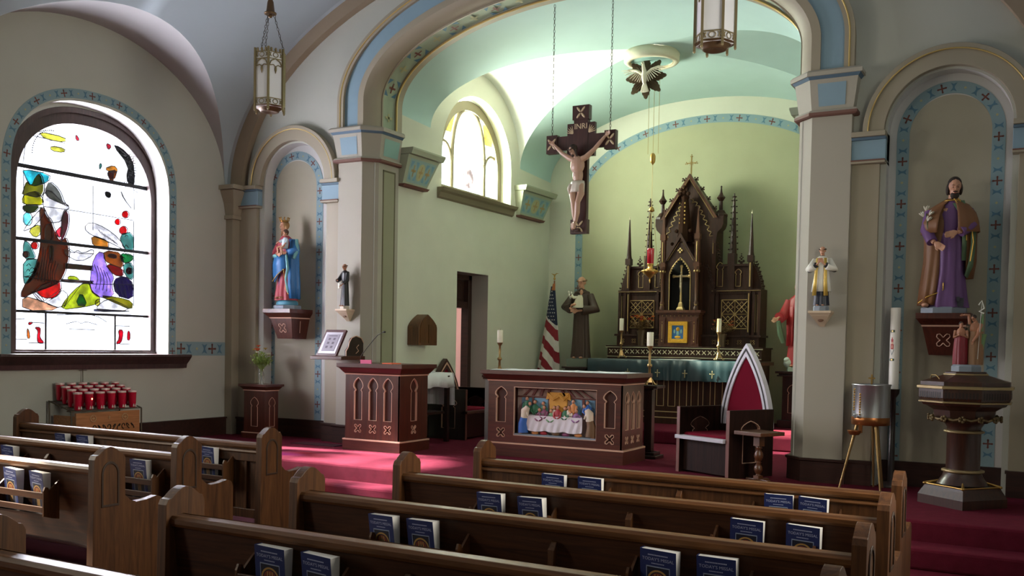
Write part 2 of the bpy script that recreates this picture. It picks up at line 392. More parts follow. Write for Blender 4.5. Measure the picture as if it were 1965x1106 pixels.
# painted crosses on the soffit
sp = stilt(2.445, 1.008); acc = 0; nxt = .18; k = 0
for i in range(len(sp)-1):
    (x0, z0), (x1, z1) = sp[i], sp[i+1]; d = math.hypot(x1-x0, z1-z0); acc += d
    if acc >= nxt:
        nxt += .28; tx, tz = (x1-x0)/d, (z1-z0)/d; cx, cz = (x0+x1)/2, (z0+z1)/2; nx, nz = tz, -tx
        if (XC-cx)*nx+(4.4-cz)*nz < 0: nx, nz = -nx, -nz
        def qd(u0, u1, y0, y1, mi, e=.006):
            m.add([(cx+tx*u+nx*e, y, cz+tz*u+nz*e) for u, y in ((u0, y0), (u1, y0), (u1, y1), (u0, y1))], [(0, 1, 2, 3)], mi)
        def tri(pts, mi, e=.006): m.add([(cx+tx*u+nx*e, y, cz+tz*u+nz*e) for u, y in pts], [(0, 1, 2)], mi)
        if k % 2 == 0:
            for su in (-1, 1):
                for sy_ in (-1, 1): tri([(su*.10, 9.37+sy_*.11), (su*.10, 9.37+sy_*.03), (su*.03, 9.37+sy_*.11)], 4)
            qd(-.012, .012, 9.31, 9.43, 5); qd(-.06, .06, 9.36, 9.38, 5)
        else:
            qd(-.014, .014, 9.30, 9.44, 6); qd(-.05, .05, 9.355, 9.385, 6)
        k += 1
soffM = mat('soffit_sage', '#93a08a', .8, var=.1, vscale=3)
m.build('trim_7', [stoneM, blueM, goldlM, soffM, bandD, bandR, bandY], struct=True)
# piers and capitals
def offs(pl, d):
    n = len(pl); out = []
    for i in range(n):
        e = []
        for a, b in ((i-1, i), (i, i+1)):
            if 0 <= a and b < n:
                dx, dy = pl[b][0]-pl[a][0], pl[b][1]-pl[a][1]; L = math.hypot(dx, dy); e.append((dy/L, -dx/L))
        if len(e) == 1: nx, ny = e[0]; k = 1
        else: nx, ny = e[0][0]+e[1][0], e[0][1]+e[1][1]; L = math.hypot(nx, ny); nx, ny = nx/L, ny/L; k = 1/max(.5, nx*e[0][0]+ny*e[0][1])
        out.append((pl[i][0]+nx*d*k, pl[i][1]+ny*d*k))
    return out
pl = [(-7.43, 9.2), (-7.43, 9.05), (-7.08, 9.05), (-6.94, 9.19), (-6.94, 9.585)]
m = MB()
def pier(sx):
    def T(L): return [(x if sx < 0 else 2*XC-x, y) for x, y in L]
    def sec(d, z): return [(x, y, z) for x, y in T(offs(pl, d)+[(-7.43-(0 if d == 0 else d), 9.585)])]
    m.loft([sec(0, .45), sec(0, 3.80)], 0, True, False)
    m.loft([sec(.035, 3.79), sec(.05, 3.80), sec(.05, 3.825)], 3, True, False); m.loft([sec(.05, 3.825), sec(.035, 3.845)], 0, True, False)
    m.loft([sec(.01, 3.84), sec(.05, 4.12)], 0, True, False)
    m.loft([sec(.055, 4.12), sec(.075, 4.145)], 4, True, False); m.loft([sec(.09, 4.145), sec(.09, 4.18), sec(.07, 4.2)], 0, True, False)
    fx = lambda x: x if sx < 0 else 2*XC-x
    def quad(p, q, n, z0, z1, mi, k0, k1, in0=.05, in1=.05, e=.004):   # panel on the sloping face from p to q
        px, py = p; qx, qy = q; L = math.hypot(qx-px, qy-py); ux, uy = (qx-px)/L, (qy-py)/L
        vs = []
        for (s, z, k) in ((in0, z0, k0), (L-in1, z0, k0), (L-in1+.01, z1, k1), (in0-.01, z1, k1)):
            vs.append((fx(px+ux*s+n[0]*(k+e)), py+uy*s+n[1]*(k+e), z))
        m.add(vs, [(0, 1, 2, 3)], mi)
    quad((-7.43, 9.05), (-7.08, 9.05), (0, -1), 3.88, 4.08, 1, .0157, .044, .06, .06)
    quad((-6.94, 9.19), (-6.94, 9.585), (1, 0), 3.88, 4.08, 5, .0157, .044, .06, .05)
    # recessed panel outline on the jamb
    x = fx(-6.94); e = -.004*sx
    for a in ((9.27, .75, 9.29, 3.72), (9.50, .75, 9.52, 3.72), (9.27, .75, 9.52, .77), (9.27, 3.70, 9.52, 3.72)):
        m.box((x, a[0], a[1]), (x+e, a[2], a[3]), 6)
    m.box((x, 9.29, .77), (x+e*.5, 9.50, 3.70), 7)
    bs = lambda d, z: [(x_, y_, z) for x_, y_ in T(offs(pl, d)+[(-7.43-d, 9.585)])]
    return bs
bsL = pier(-1); bsR = pier(1)
m.build('trim_8', [mat('pier_taupe', '#9e998c', .75), blueM, goldlM, MT['shade_brown_paint'], MT['line_blue'], mat('panel_teal', '#7fa39b', .7), mat('pier_line', '#5d563f', .7), mat('pier_panel', '#8b8a72', .75)], struct=True)
m = MB()
for bs in (bsL, bsR):
    m.loft([bs(.03, .45), bs(.03, .64), bs(.045, .65), bs(.045, .67)], 0, True, False)
for a, b in ((-9.2, -8.75), (-7.66, -7.4), (-1.58, -1.33), (-.23, .2)): m.box((a-.01, 9.07, .45), (b+.01, 9.2, .65)); m.box((a-.02, 9.055, .65), (b+.02, 9.2, .675))
for cx in (NL, NR): m.box((cx-.5, 9.27, .45), (cx+.5, 9.31, .65)); m.box((cx-.5, 9.255, .65), (cx+.5, 9.31, .675))
m.build('baseboard_front', darkwM, struct=True)
# ---- sanctuary
SX0, SX1, SY1 = -6.95, -2.05, 13.7
sy, sw = 11.48, 1.2
wp = win_poly(11.48, .93, 3.70, 4.2, .88, 28, 2.0)
door = [(10.97, .45), (11.80, .45), (11.80, 2.65), (10.97, 2.65)]
m = MB(); m.plate([(9.58, 0), (13.9, 0), (13.9, 5.7), (9.58, 5.7)], [wp, door], 'x', SX0, -7.3, 0, 1)
m.build('wall_left', [sangM, mat('plaster_cream', '#d8dcc4', .85)], struct=True)
m = MB(); m.box((-6.952, 11.797, .45), (-7.3, 11.80, 2.65)); m.box((-6.952, 10.97, 2.647), (-7.3, 11.80, 2.65)); m.build('wall_left', jambM, struct=True)
m = MB(); m.box((SX1, 9.58, 0), (SX1+.3, 13.9, 5.7)); m.build('wall_right', sangM, struct=True)
m = MB(); m.box((-7.3, 13.7, 0), (-1.7, 13.95, 5.7)); m.build('wall_back', sangM, struct=True)
# rear wall painted field and border arch
RB = [(XC-1.93, .6), (XC-1.93, 3.9)]+list(reversed(ellarc(XC+.1, 3.9, 2.03, 1.12, 0, PI, 60)))+[(XC+2.03, .6)]
m = MB(); m.plate([(XC-1.88, .6), (XC-1.88, 3.9)]+list(reversed(ellarc(XC+.1, 3.9, 1.98, 1.08, 0, PI, 60)))+[(XC+2.0, .6)], [], 'y', 13.7, 13.697, 4)
band(m, RB, .12, 'y', 13.7, 13.694, .12); m.build('trim_9', BM+[rearM], struct=True)
# sanctuary vault: barrel with one cross vault on each side
va = 2.45
def VZ(y, q):
    t = (y-9.5)/4.2; return 4.46-.2*t+(1.05+.02*t)*q
def vault():
    m = MB(); K = 32
    def row(y, a0): return [(XC-va*math.cos(a0+(PI-2*a0)*k/(2*K)), y, VZ(y, math.sin(a0+(PI-2*a0)*k/(2*K)))) for k in range(2*K+1)]
    m.loft([row(9.5, 0), row(sy-sw, 0)], 0, False, True, False); m.loft([row(sy+sw, 0), row(SY1, 0)], 0, False, True, False)
    rows = []
    for i in range(61):
        t = PI*(i/60-.5); a0 = PI/2-abs(t); a0 = min(a0, PI/2-.002); rows.append(row(sy+sw*math.sin(t), a0))
    m.loft(rows, 0, False, True, False)
    m.build('ceiling', mintM, struct=True); m = MB()
    for sx in (-1, 1):
        m = MB(); rows = []
        for i in range(61):
            t = PI*(i/60-.5); y = sy+sw*math.sin(t); z = VZ(y, math.cos(t)); xe = XC+sx*va*abs(math.sin(t)); x0 = XC+sx*va
            rows.append([(x0+(xe-x0)*k/10, y, z) for k in range(11)])
        m.loft(rows, 0, False, True, False); m.build('ceiling', lunLitM if sx < 0 else mintM, struct=True)  # left side painted paler as if lit, right side stays plain mint
vault()
# corbels under the vault
m = MB()
def corbel(xw, sx, y0, y1, w0=.0):
    def sec(p, e, z): return [(xw, y0-e*w0, z), (xw+sx*p, y0-e*w0, z), (xw+sx*p, y1+e, z), (xw, y1+e, z)]
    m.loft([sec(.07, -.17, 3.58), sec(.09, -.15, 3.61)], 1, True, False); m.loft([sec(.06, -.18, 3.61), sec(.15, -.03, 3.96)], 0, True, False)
    m.loft([sec(.19, .0, 3.965), sec(.21, .02, 4.02), sec(.21, .02, 4.04)], 0, True, False)
    L = y1-y0
    def P(s, t, e=.003):   # s along y 0..1 , t up 0..1 on the sloping face
        z = 3.64+.28*t; d = .06+.09*(z-3.61)/.35+e
        a = y0+.06; b = y1-.2+.12*t; return (xw+sx*d, a+(b-a)*s, z)
    m.add([P(0, 0), P(1, 0), P(1, 1), P(0, 1)], [(0, 1, 2, 3)], 2)
    for s0 in ((.14, .86) if L > .9 else (.5,)):
        pass
    for cs in (.2, .8):
        for a, b in ((-1, -1), (-1, 1), (1, -1), (1, 1)):
            m.add([P(cs+a*.15, .5+b*.4, .006), P(cs+a*.03, .5+b*.4, .006), P(cs+a*.15, .5+b*.08, .006)], [(0, 1, 2)], 3)
        m.add([P(cs-.02, .25, .006), P(cs+.02, .25, .006), P(cs+.02, .75, .006), P(cs-.02, .75, .006)], [(0, 1, 2, 3)], 4)
        m.add([P(cs-.09, .45, .006), P(cs+.09, .45, .006), P(cs+.09, .55, .006), P(cs-.09, .55, .006)], [(0, 1, 2, 3)], 4)
    m.add([P(.5+.15*math.cos(i*PI/6), .5+.38*math.sin(i*PI/6), .006) for i in range(12)], [tuple(range(12))], 5)
    m.add([P(.48, .25, .009), P(.52, .25, .009), P(.52, .75, .009), P(.48, .75, .009)], [(0, 1, 2, 3)], 4)
    m.add([P(.42, .45, .009), P(.58, .45, .009), P(.58, .55, .009), P(.42, .55, .009)], [(0, 1, 2, 3)], 4)
for sx, xw in ((1, SX0), (-1, SX1)):
    corbel(xw, sx, 9.60, 10.30); corbel(xw, sx, 12.52, 13.52, .4)
m.build('trim_10', [mat('corbel_sage', '#9ba08a', .75), MT['shade_brown_paint'], mat('corbel_blue', '#87a09c', .8), mat('corbel_motif', '#6d93a6', .8), mat('corbel_cross', '#a08a5c', .8), bandY], struct=True)
# sanctuary window joinery
m = MB()
def ring(yc, hw, z0, zs, r, wd, a, b, mi=0, e=2.0):
    O = win_poly(yc, hw, z0, zs, r, 28, e); I = win_poly(yc, hw-wd, z0+wd*.8, zs, r-wd, 28, e); m.strip(O, I, 'x', a, b, mi, True)
ring(11.55, .89, 3.70, 4.12, .94, .13, -7.12, -7.22)
for yc, hw in ((11.55, .43), ):
    L = [(yc-hw, 3.75), (yc-hw, 4.25)]+[(yc-hw*math.cos(t)**.85, 4.25+.70*math.sin(t)**1.0) for t in [PI/2*i/14 for i in range(15)]]
    m.tube([(-7.17, y, z) for y, z in L], .034, 8); m.tube([(-7.17, 2*yc-y, z) for y, z in L], .034, 8)
for yc in (11.55-.64, 11.55+.64):
    L = [(yc-.2, 3.75), (yc-.2, 4.15)]+[(yc-.2*math.cos(t), 4.15+.26*math.sin(t)) for t in [PI*i/12 for i in range(13)]]+[(yc+.2, 3.75)]
    m.tube([(-7.17, y, z) for y, z in L], .022, 8)
m.prism([(SX0-.3, 3.62), (SX0-.3, 3.70), (SX0+.11, 3.70), (SX0+.09, 3.66), (SX0+.05, 3.64), (SX0+.03, 3.58), (SX0, 3.56), (SX0, 3.62)], 'y', 10.45, 12.46)
m.build('window_2', mat('window_frame_taupe', '#7c735c', .6), struct=True)
m = MB(); m.plate(win_poly(11.55, .86, 3.72, 4.12, .91, 28, 2), [], 'x', -7.165, -7.17, 0)
m.plate([(11.90, 4.88), (12.10, 4.76), (12.25, 4.55), (12.0, 4.55)], [], 'x', -7.16, -7.163, 1); m.plate([(11.20, 4.88), (11.0, 4.76), (10.85, 4.55), (11.1, 4.55)], [], 'x', -7.16, -7.163, 1)
m.plate([(11.55+.14*math.cos(i*.5236), 4.0+.14*math.sin(i*.5236)) for i in range(12)], [], 'x', -7.16, -7.163, 2)
m.build('window_2', [glass_mat('glass_clear', '#fbfff4'), glass_mat('glass_amber', '#f4dfa0'), glass_mat('glass_palepink', '#f2dfe0')], struct=True)
# doorway, transom, door leaf and the room beyond
m = MB(); m.box((-7.22, 11.71, .45), (-7.34, 11.81, 2.66)).box((-7.22, 10.96, 2.58), (-7.42, 11.82, 2.68)).box((-7.24, 10.96, 2.18), (-7.40, 11.8, 2.27))
m.box((-7.30, 10.98, 2.26), (-7.33, 11.73, 2.58)); m.box((-7.28, 11.10, 2.32), (-7.30, 11.62, 2.52))
m.build('door_1', darkwM, struct=True, bevel=.004)
m = MB(); m.box((-9.4, 9.62, .35), (-7.3, 13.5, .45)); m.build('floor', wood('sacristy_floor', '#5a3a26', '#7a5236', .4), struct=True)
m = MB(); m.box((-9.5, 9.62, .3), (-9.4, 13.5, 3.2)).box((-9.5, 13.5, .3), (-7.3, 13.6, 3.2)).box((-9.5, 9.62, 3.2), (-7.3, 13.6, 3.3)); m.build('wall_back', mat('sacristy_pink', '#d7b3ae', .8), struct=True)
area('sacristy_lamp', (-8.5, 11.6, 3.15), (0, 0, 0), .5, .5, 60, (1, .88, .82))
# nave stained glass window: frame, panes, leads
exec_panes = True
fr = MB(); YC = 7.14
fr.strip(win_poly(YC, 1.0, 1.46, 3.27, .93, 40), win_poly(YC, .865, 1.52, 3.22, .80, 40), 'x', -9.43, -9.56, 0, True)
fr.strip(win_poly(YC, 1.0, 1.46, 3.27, .93, 40), win_poly(YC, .955, 1.50, 3.25, .885, 40), 'x', -9.405, -9.43, 0, True)
fr.build('window_1', frameM, struct=True, bevel=.006)
GC = {'offw': '#f2efee', 'teal': '#5cc4cc', 'olive': '#9a9838', 'grey': '#8b8b86', 'yellow': '#c2bf2e', 'dgreen': '#4a5a28', 'pteal': '#9adbe0', 'pyellow': '#d8d47c', 'brown': '#7a4220', 'orange': '#b8741c', 'mauve': '#7e4c5a', 'tan2': '#8a5426', 'red': '#c41030', 'gteal': '#7aa8a0', 'fence': '#5a3430', 'gold': '#d2a45c', 'tan': '#a8743c', 'crim': '#9a1430', 'lilac': '#b8a0dc', 'purple': '#4a3470', 'green': '#2a9462', 'peach': '#d6b49c', 'ygreen': '#b8c050', 'cyan': '#28b4b8', 'mustard': '#a09a20', 'slate': '#77798c', 'pink': '#dc6a7c', 'dgrey': '#4a4a4c', 'crim2': '#d01c54', 'orange2': '#dc9a58'}
PANES= [('teal',[(6.399,3.421),(6.696,3.418),(6.679,3.339),(6.48,3.255),(6.423,3.358)]),('olive',[(6.391,3.174),(6.44,3.316),(6.488,3.256),(6.529,3.36),(6.595,3.409),(6.637,3.256),(6.587,3.158),(6.399,3.168)]),('grey',[(6.654,3.228),(6.704,3.343),(6.824,3.269),(6.877,3.138),(6.938,3.107),(6.79,3.141),(6.688,3.172)]),('yellow',[(6.391,3.13),(6.44,3.174),(6.554,3.213),(6.621,3.132),(6.604,3.077),(6.4,3.056)]),('dgreen',[(6.396,3.049),(6.604,3.077),(6.505,2.973),(6.4,2.989)]),('pteal',[(6.4,2.967),(6.497,2.965),(6.481,2.843),(6.4,2.848)]),('pyellow',[(6.456,2.795),(6.588,2.87),(6.596,2.765),(6.522,2.719)]),('brown',[(6.588,3.007),(6.646,3.007),(6.68,2.927),(6.722,2.909),(6.765,2.799),(6.826,2.698),(6.886,2.751),(6.913,2.691),(6.931,2.568),(6.887,2.408),(6.826,2.295),(6.673,2.223),(6.539,2.176),(6.4,2.1),(6.4,2.19),(6.539,2.381),(6.605,2.629),(6.604,2.842)]),('orange',[(6.655,2.863),(6.739,2.889),(6.748,2.705),(6.647,2.695)]),('mauve',[(6.859,3.042),(6.938,3.037),(6.939,2.897),(6.886,2.759),(6.834,2.714)]),('tan2',[(6.697,2.639),(6.748,2.644),(6.74,2.52),(6.706,2.455)]),('red',[(6.539,2.176),(6.826,2.295),(6.835,2.156),(6.758,2.089),(6.622,2.082)]),('red',[(6.568,2.638),(6.56,2.615),(6.54,2.599),(6.514,2.597),(6.494,2.608),(6.486,2.63),(6.494,2.653),(6.514,2.668),(6.54,2.671),(6.56,2.659)]),('red',[(6.46,2.532),(6.453,2.512),(6.435,2.499),(6.413,2.497),(6.395,2.507),(6.389,2.526),(6.395,2.546),(6.413,2.559),(6.435,2.561),(6.453,2.551)]),('red',[(7.733,3.121),(7.724,3.096),(7.701,3.079),(7.671,3.075),(7.647,3.086),(7.638,3.108),(7.647,3.133),(7.671,3.15),(7.7,3.154),(7.724,3.143)]),('red',[(7.617,3.019),(7.61,2.998),(7.59,2.984),(7.566,2.981),(7.547,2.991),(7.539,3.009),(7.546,3.029),(7.566,3.043),(7.59,3.046),(7.609,3.037)]),('red',[(7.712,2.931),(7.702,2.902),(7.674,2.882),(7.64,2.878),(7.612,2.892),(7.602,2.918),(7.612,2.946),(7.64,2.966),(7.674,2.97),(7.702,2.957)]),('red',[(7.783,2.459),(7.775,2.437),(7.753,2.422),(7.726,2.42),(7.704,2.431),(7.695,2.452),(7.703,2.474),(7.725,2.489),(7.752,2.492),(7.775,2.48)]),('gteal',[(6.4,2.475),(6.588,2.476),(6.522,2.304),(6.441,2.223),(6.4,2.235)]),('gteal',[(6.4,2.669),(6.465,2.646),(6.506,2.574),(6.539,2.502),(6.4,2.475)]),('gteal',[(7.598,2.86),(7.797,2.915),(7.798,2.681),(7.678,2.703)]),('gteal',[(7.659,2.536),(7.799,2.547),(7.8,2.346),(7.679,2.404)]),('fence',[(6.896,2.474),(7.247,2.472),(7.247,2.421),(6.896,2.417)]),('fence',[(6.844,2.296),(7.257,2.301),(7.248,2.276),(6.844,2.273)]),('gold',[(7.227,2.819),(7.444,2.778),(7.444,2.697),(7.256,2.694)]),('tan',[(7.397,2.66),(7.639,2.65),(7.649,2.485),(7.522,2.508),(7.407,2.547)]),('crim',[(7.407,2.514),(7.649,2.477),(7.65,2.386),(7.523,2.393)]),('lilac',[(7.238,2.468),(7.312,2.619),(7.397,2.611),(7.407,2.498),(7.523,2.376),(7.484,2.292),(7.524,2.163),(7.333,2.136),(7.22,2.21)]),('purple',[(7.523,2.327),(7.68,2.388),(7.8,2.296),(7.781,2.127),(7.563,2.165)]),('green',[(7.599,2.646),(7.798,2.648),(7.779,2.579),(7.659,2.536)]),('peach',[(6.4,2.085),(6.622,2.036),(6.827,1.961),(6.4,1.935)]),('ygreen',[(6.845,1.969),(6.932,2.099),(7.074,2.233),(7.183,2.272),(7.221,2.178),(7.333,2.12),(7.295,2.053),(7.148,2.014)]),('cyan',[(7.021,2.024),(7.093,2.171),(7.175,2.016)]),('mustard',[(7.342,2.137),(7.582,2.133),(7.781,2.094),(7.762,2.0),(7.563,2.066)]),('slate',[(7.277,1.988),(7.524,1.982),(7.782,1.979),(7.277,1.956)]),('pyellow',[(6.575,3.854),(6.881,3.854),(6.881,3.802),(6.653,3.789)]),('pyellow',[(6.721,3.731),(6.881,3.73),(6.87,3.687),(6.721,3.68)]),('pink',[(7.021,3.919),(7.069,3.86),(7.022,3.851)]),('pink',[(7.414,3.895),(7.49,3.877),(7.439,3.818)]),('dgrey',[(7.516,3.871),(7.619,3.869),(7.779,3.766),(7.807,3.527),(7.754,3.452),(7.687,3.552),(7.726,3.691)]),('tan',[(7.415,3.551),(7.569,3.62),(7.518,3.481)]),('dgrey',[(7.403,3.34),(7.48,3.335),(7.47,3.277),(7.413,3.285)]),('dgrey',[(7.615,3.388),(7.655,3.295),(7.785,3.181),(7.675,3.282)]),('crim2',[(6.452,1.809),(6.512,1.811),(6.462,1.775)]),('crim2',[(6.526,1.751),(6.592,1.753),(6.592,1.697),(6.583,1.654),(6.639,1.594),(6.564,1.593),(6.554,1.662),(6.568,1.714)]),('crim2',[(7.59,1.751),(7.657,1.747),(7.646,1.653),(7.624,1.606),(7.558,1.592),(7.607,1.662)]),('crim2',[(7.724,1.749),(7.758,1.721),(7.753,1.636),(7.713,1.645)]),('offw',[(6.621,3.163),(6.696,3.25),(6.825,3.146),(6.943,3.1),(6.859,3.035),(6.842,2.94),(6.722,2.909),(6.68,2.942),(6.646,3.022)]),('offw',[(6.4,2.788),(6.522,2.953),(6.621,3.054),(6.641,2.998),(6.53,2.848),(6.424,2.788)]),('offw',[(7.145,2.882),(7.237,2.82),(7.444,2.778),(7.678,2.695),(7.579,2.825),(7.405,2.92),(7.218,2.962)]),('offw',[(6.844,2.18),(6.932,2.114),(6.862,1.978),(6.639,2.029),(6.775,2.09)]),('offw',[(7.314,2.022),(7.447,2.106),(7.583,2.075),(7.731,2.016),(7.642,1.98),(7.333,1.968)]),('offw',[(6.498,2.128),(6.539,2.138),(6.622,2.074),(6.631,2.037),(6.572,2.049)]),('offw',[(6.895,2.643),(7.001,2.59),(7.046,2.634),(7.109,2.6),(7.237,2.668),(7.238,2.596),(7.073,2.51),(6.913,2.566)]),('pink',[(6.765,2.799),(6.834,2.869),(6.86,2.872),(6.851,2.778),(6.808,2.755)]),('gold',[(7.393,3.597),(7.517,3.658),(7.575,3.611),(7.517,3.569)]),('tan',[(7.431,3.571),(7.517,3.593),(7.508,3.462),(7.46,3.495)]),('gteal',[(7.327,3.57),(7.364,3.64),(7.327,3.65)]),('tan',[(7.464,2.633),(7.56,2.626),(7.551,2.584),(7.445,2.596)]),('ygreen',[(6.931,2.334),(7.02,2.34),(7.074,2.296),(6.931,2.287)]),('pyellow',[(7.276,2.075),(7.329,2.105),(7.34,2.041),(7.287,2.021)]),('orange2',[(6.439,1.745),(6.462,1.711),(6.471,1.639),(6.439,1.639)])]
LEADS= [[(7.682,3.768),(7.743,3.827)],[(7.7,3.757),(7.767,3.809)],[(7.715,3.744),(7.788,3.788)],[(7.729,3.728),(7.806,3.764)],[(7.739,3.71),(7.819,3.738)],[(7.747,3.691),(7.828,3.709)],[(7.751,3.671),(7.833,3.679)],[(7.753,3.65),(7.833,3.648)],[(7.751,3.628),(7.828,3.616)],[(7.746,3.606),(7.819,3.585)],[(7.738,3.584),(7.806,3.554)],[(7.728,3.563),(7.788,3.524)],[(7.714,3.543),(7.767,3.496)],[(7.698,3.525),(7.743,3.47)],[(7.68,3.508),(7.716,3.447)],[(7.66,3.493),(7.686,3.427)],[(7.542,3.855),(7.588,3.837)],[(7.578,3.852),(7.625,3.834)],[(7.614,3.829),(7.662,3.811)],[(7.651,3.786),(7.699,3.769)],[(7.689,3.724),(7.736,3.706)],[(7.726,3.641),(7.774,3.623)],[(7.764,3.538),(7.812,3.519)],[(7.802,3.414),(7.851,3.395)],[(6.621,2.631),(6.605,2.447),(6.555,2.261)],[(6.652,2.604),(6.629,2.424),(6.595,2.254)],[(6.682,2.576),(6.652,2.402),(6.636,2.248)],[(6.713,2.548),(6.676,2.379),(6.676,2.241)],[(6.743,2.52),(6.699,2.357),(6.717,2.235)],[(6.774,2.492),(6.723,2.334),(6.758,2.228)],[(6.805,2.464),(6.747,2.311),(6.799,2.222)],[(7.256,2.502),(7.313,2.361),(7.276,2.214)],[(7.298,2.481),(7.354,2.348),(7.325,2.207)],[(7.339,2.46),(7.396,2.335),(7.374,2.2)],[(7.381,2.439),(7.438,2.321),(7.423,2.193)],[(7.422,2.418),(7.48,2.308),(7.473,2.186)],[(7.523,2.327),(7.552,2.231),(7.602,2.134)],[(7.581,2.331),(7.611,2.234),(7.653,2.137)],[(7.64,2.335),(7.67,2.238),(7.705,2.14)],[(7.7,2.339),(7.73,2.241),(7.757,2.143)],[(7.311,2.893),(7.368,2.835)],[(7.348,2.874),(7.409,2.817)],[(7.386,2.856),(7.451,2.798)],[(7.424,2.838),(7.494,2.78)],[(7.463,2.819),(7.536,2.761)],[(7.501,2.8),(7.579,2.743)],[(6.457,2.319),(6.486,2.351),(6.506,2.322)],[(6.429,2.281),(6.458,2.313),(6.478,2.284)],[(6.507,2.38),(6.537,2.412),(6.557,2.384)],[(6.426,2.406),(6.455,2.439),(6.475,2.41)],[(6.411,2.278),(6.441,2.31),(6.46,2.281)],[(6.522,2.328),(6.552,2.361),(6.572,2.332)],[(6.419,2.347),(6.449,2.38),(6.468,2.351)],[(6.516,2.3),(6.545,2.333),(6.565,2.304)],[(6.465,2.369),(6.494,2.401),(6.514,2.373)],[(7.645,2.644),(7.668,2.679),(7.692,2.648)],[(7.671,2.846),(7.695,2.882),(7.719,2.852)],[(7.684,2.639),(7.708,2.674),(7.732,2.643)],[(7.666,2.728),(7.689,2.764),(7.714,2.733)],[(7.696,2.625),(7.72,2.66),(7.744,2.629)],[(7.779,2.562),(7.803,2.598),(7.827,2.566)],[(7.641,2.58),(7.664,2.616),(7.688,2.585)],[(7.717,2.442),(7.741,2.477),(7.765,2.446)],[(7.68,2.718),(7.703,2.754),(7.728,2.723)],[(6.621,3.064),(6.929,3.067),(7.217,3.066),(7.796,3.057)],[(7.238,3.379),(7.24,2.877)],[(6.408,2.67),(6.588,2.696)],[(6.392,2.294),(6.844,2.265),(7.22,2.266),(7.8,2.296)],[(6.622,2.036),(6.861,2.204)],[(6.862,1.97),(7.074,2.233)],[(7.782,3.812),(7.805,3.183)],[(6.391,3.427),(6.4,2.967)],[(7.796,3.049),(7.802,2.044)],[(6.887,2.657),(7.037,2.594),(7.256,2.614)],[(6.506,2.136),(6.622,2.036)],[(6.264,3.8),(6.881,3.792)],[(6.391,3.5),(6.412,3.702),(6.499,3.818),(6.653,3.89)],[(7.833,3.776),(7.997,3.783)],[(6.782,1.902),(6.94,1.908),(7.08,1.918),(7.288,1.912),(7.426,1.843)],[(6.9,1.805),(7.04,1.84),(7.091,1.81),(7.152,1.839),(7.298,1.807)],[(6.94,1.749),(7.267,1.747)],[(6.245,1.832),(6.407,1.845)],[(6.245,1.627),(6.434,1.626)],[(6.649,1.469),(7.548,1.466)],[(6.453,1.588),(6.649,1.59)],[(7.558,1.592),(7.748,1.589)],[(7.557,1.801),(7.746,1.801)],[(6.452,1.809),(6.634,1.806)]]
def chai(P, closed=True, n=2):
    for _ in range(n):
        Q = []
        m_ = len(P)
        for i in range(m_ if closed else m_-1):
            a, b = P[i], P[(i+1) % m_]; Q += [(a[0]*.75+b[0]*.25, a[1]*.75+b[1]*.25), (a[0]*.25+b[0]*.75, a[1]*.25+b[1]*.75)]
        P = Q if closed else [P[0]]+Q+[P[-1]]
    return P
def grow(P, k):
    a = sum(p[0] for p in P)/len(P); b = sum(p[1] for p in P)/len(P); return [(a+(y-a)*k, b+(z-b)*k) for y, z in P]
PANES = [(n, grow(chai(P, True, 1), 1.10) if n not in ('fence',) else P) for n, P in PANES]
gn = sorted(GC); m = MB(); m.plate(win_poly(YC, .93, 1.5, 3.24, .86, 40), [], 'x', -9.515, -9.518, 0)
for i, (n, P) in enumerate(PANES): m.plate(P, [], 'x', -9.509+.0003*i, -9.5092+.0003*i, 1+gn.index(n))
m.build('window_1', [glass_mat('glass_milky', '#fdfbff')]+[glass_mat('glass_'+k, GC[k]) for k in gn], struct=True)
m = MB()
for n, P in PANES: m.tube([(-9.492, y, z) for y, z in P+[P[0]]], .0052, 5)
for P in LEADS: m.tube([(-9.488, y, z) for y, z in (chai(P, False, 1) if len(P) > 2 else P)], .0042, 5)
for z, h in ((3.46, .022), (2.69, .018), (1.925, .014)): m.box((-9.485, 6.24, z-h), (-9.53, 8.01, z+h))
for y in (6.66, 7.55): m.box((-9.495, y-.011, 1.5), (-9.505, y+.011, 1.92))
for i in range(26): m.ell((-9.5, 6.52-.02+.0*i, 3.48+.0), (.006, .006, .006))
for i in range(18): a = PI/2*i/17; m.ell((-9.5, 6.75-.25*math.cos(a), 3.62+.28*math.sin(a)), (.006, .008, .008), n=6, m=4)
m.build('window_1', mat('lead', '#1c1c20', .6, .3), struct=True)
for yc in WY[1:]:
    m = MB(); m.plate(win_poly(yc+.09, .95, 1.48, 3.26, .9, 30), [], 'x', -9.5, -9.505, 0)
    m.build('window_3', [glass_mat('glass_warmwhite', '#d8d2c8')], struct=True)
    m = MB(); m.strip(win_poly(yc+.09, 1.0, 1.46, 3.27, .93, 30), win_poly(yc+.09, .87, 1.52, 3.22, .8, 30), 'x', -9.43, -9.56, 0, True)
    for z in (2.0, 2.7, 3.45): m.box((-9.49, yc-.8, z-.02), (-9.51, yc+.98, z+.02))
    m.build('window_3', frameM, struct=True)

m = MB(); m.plate(win_poly(5.2, 1.0, 1.46, 3.3, .92), [], 'x', .34, .345, 0); m.build('added_fill_window_4', MT['glass_warmwhite'], struct=True)  # unseen pane for the added fill opening
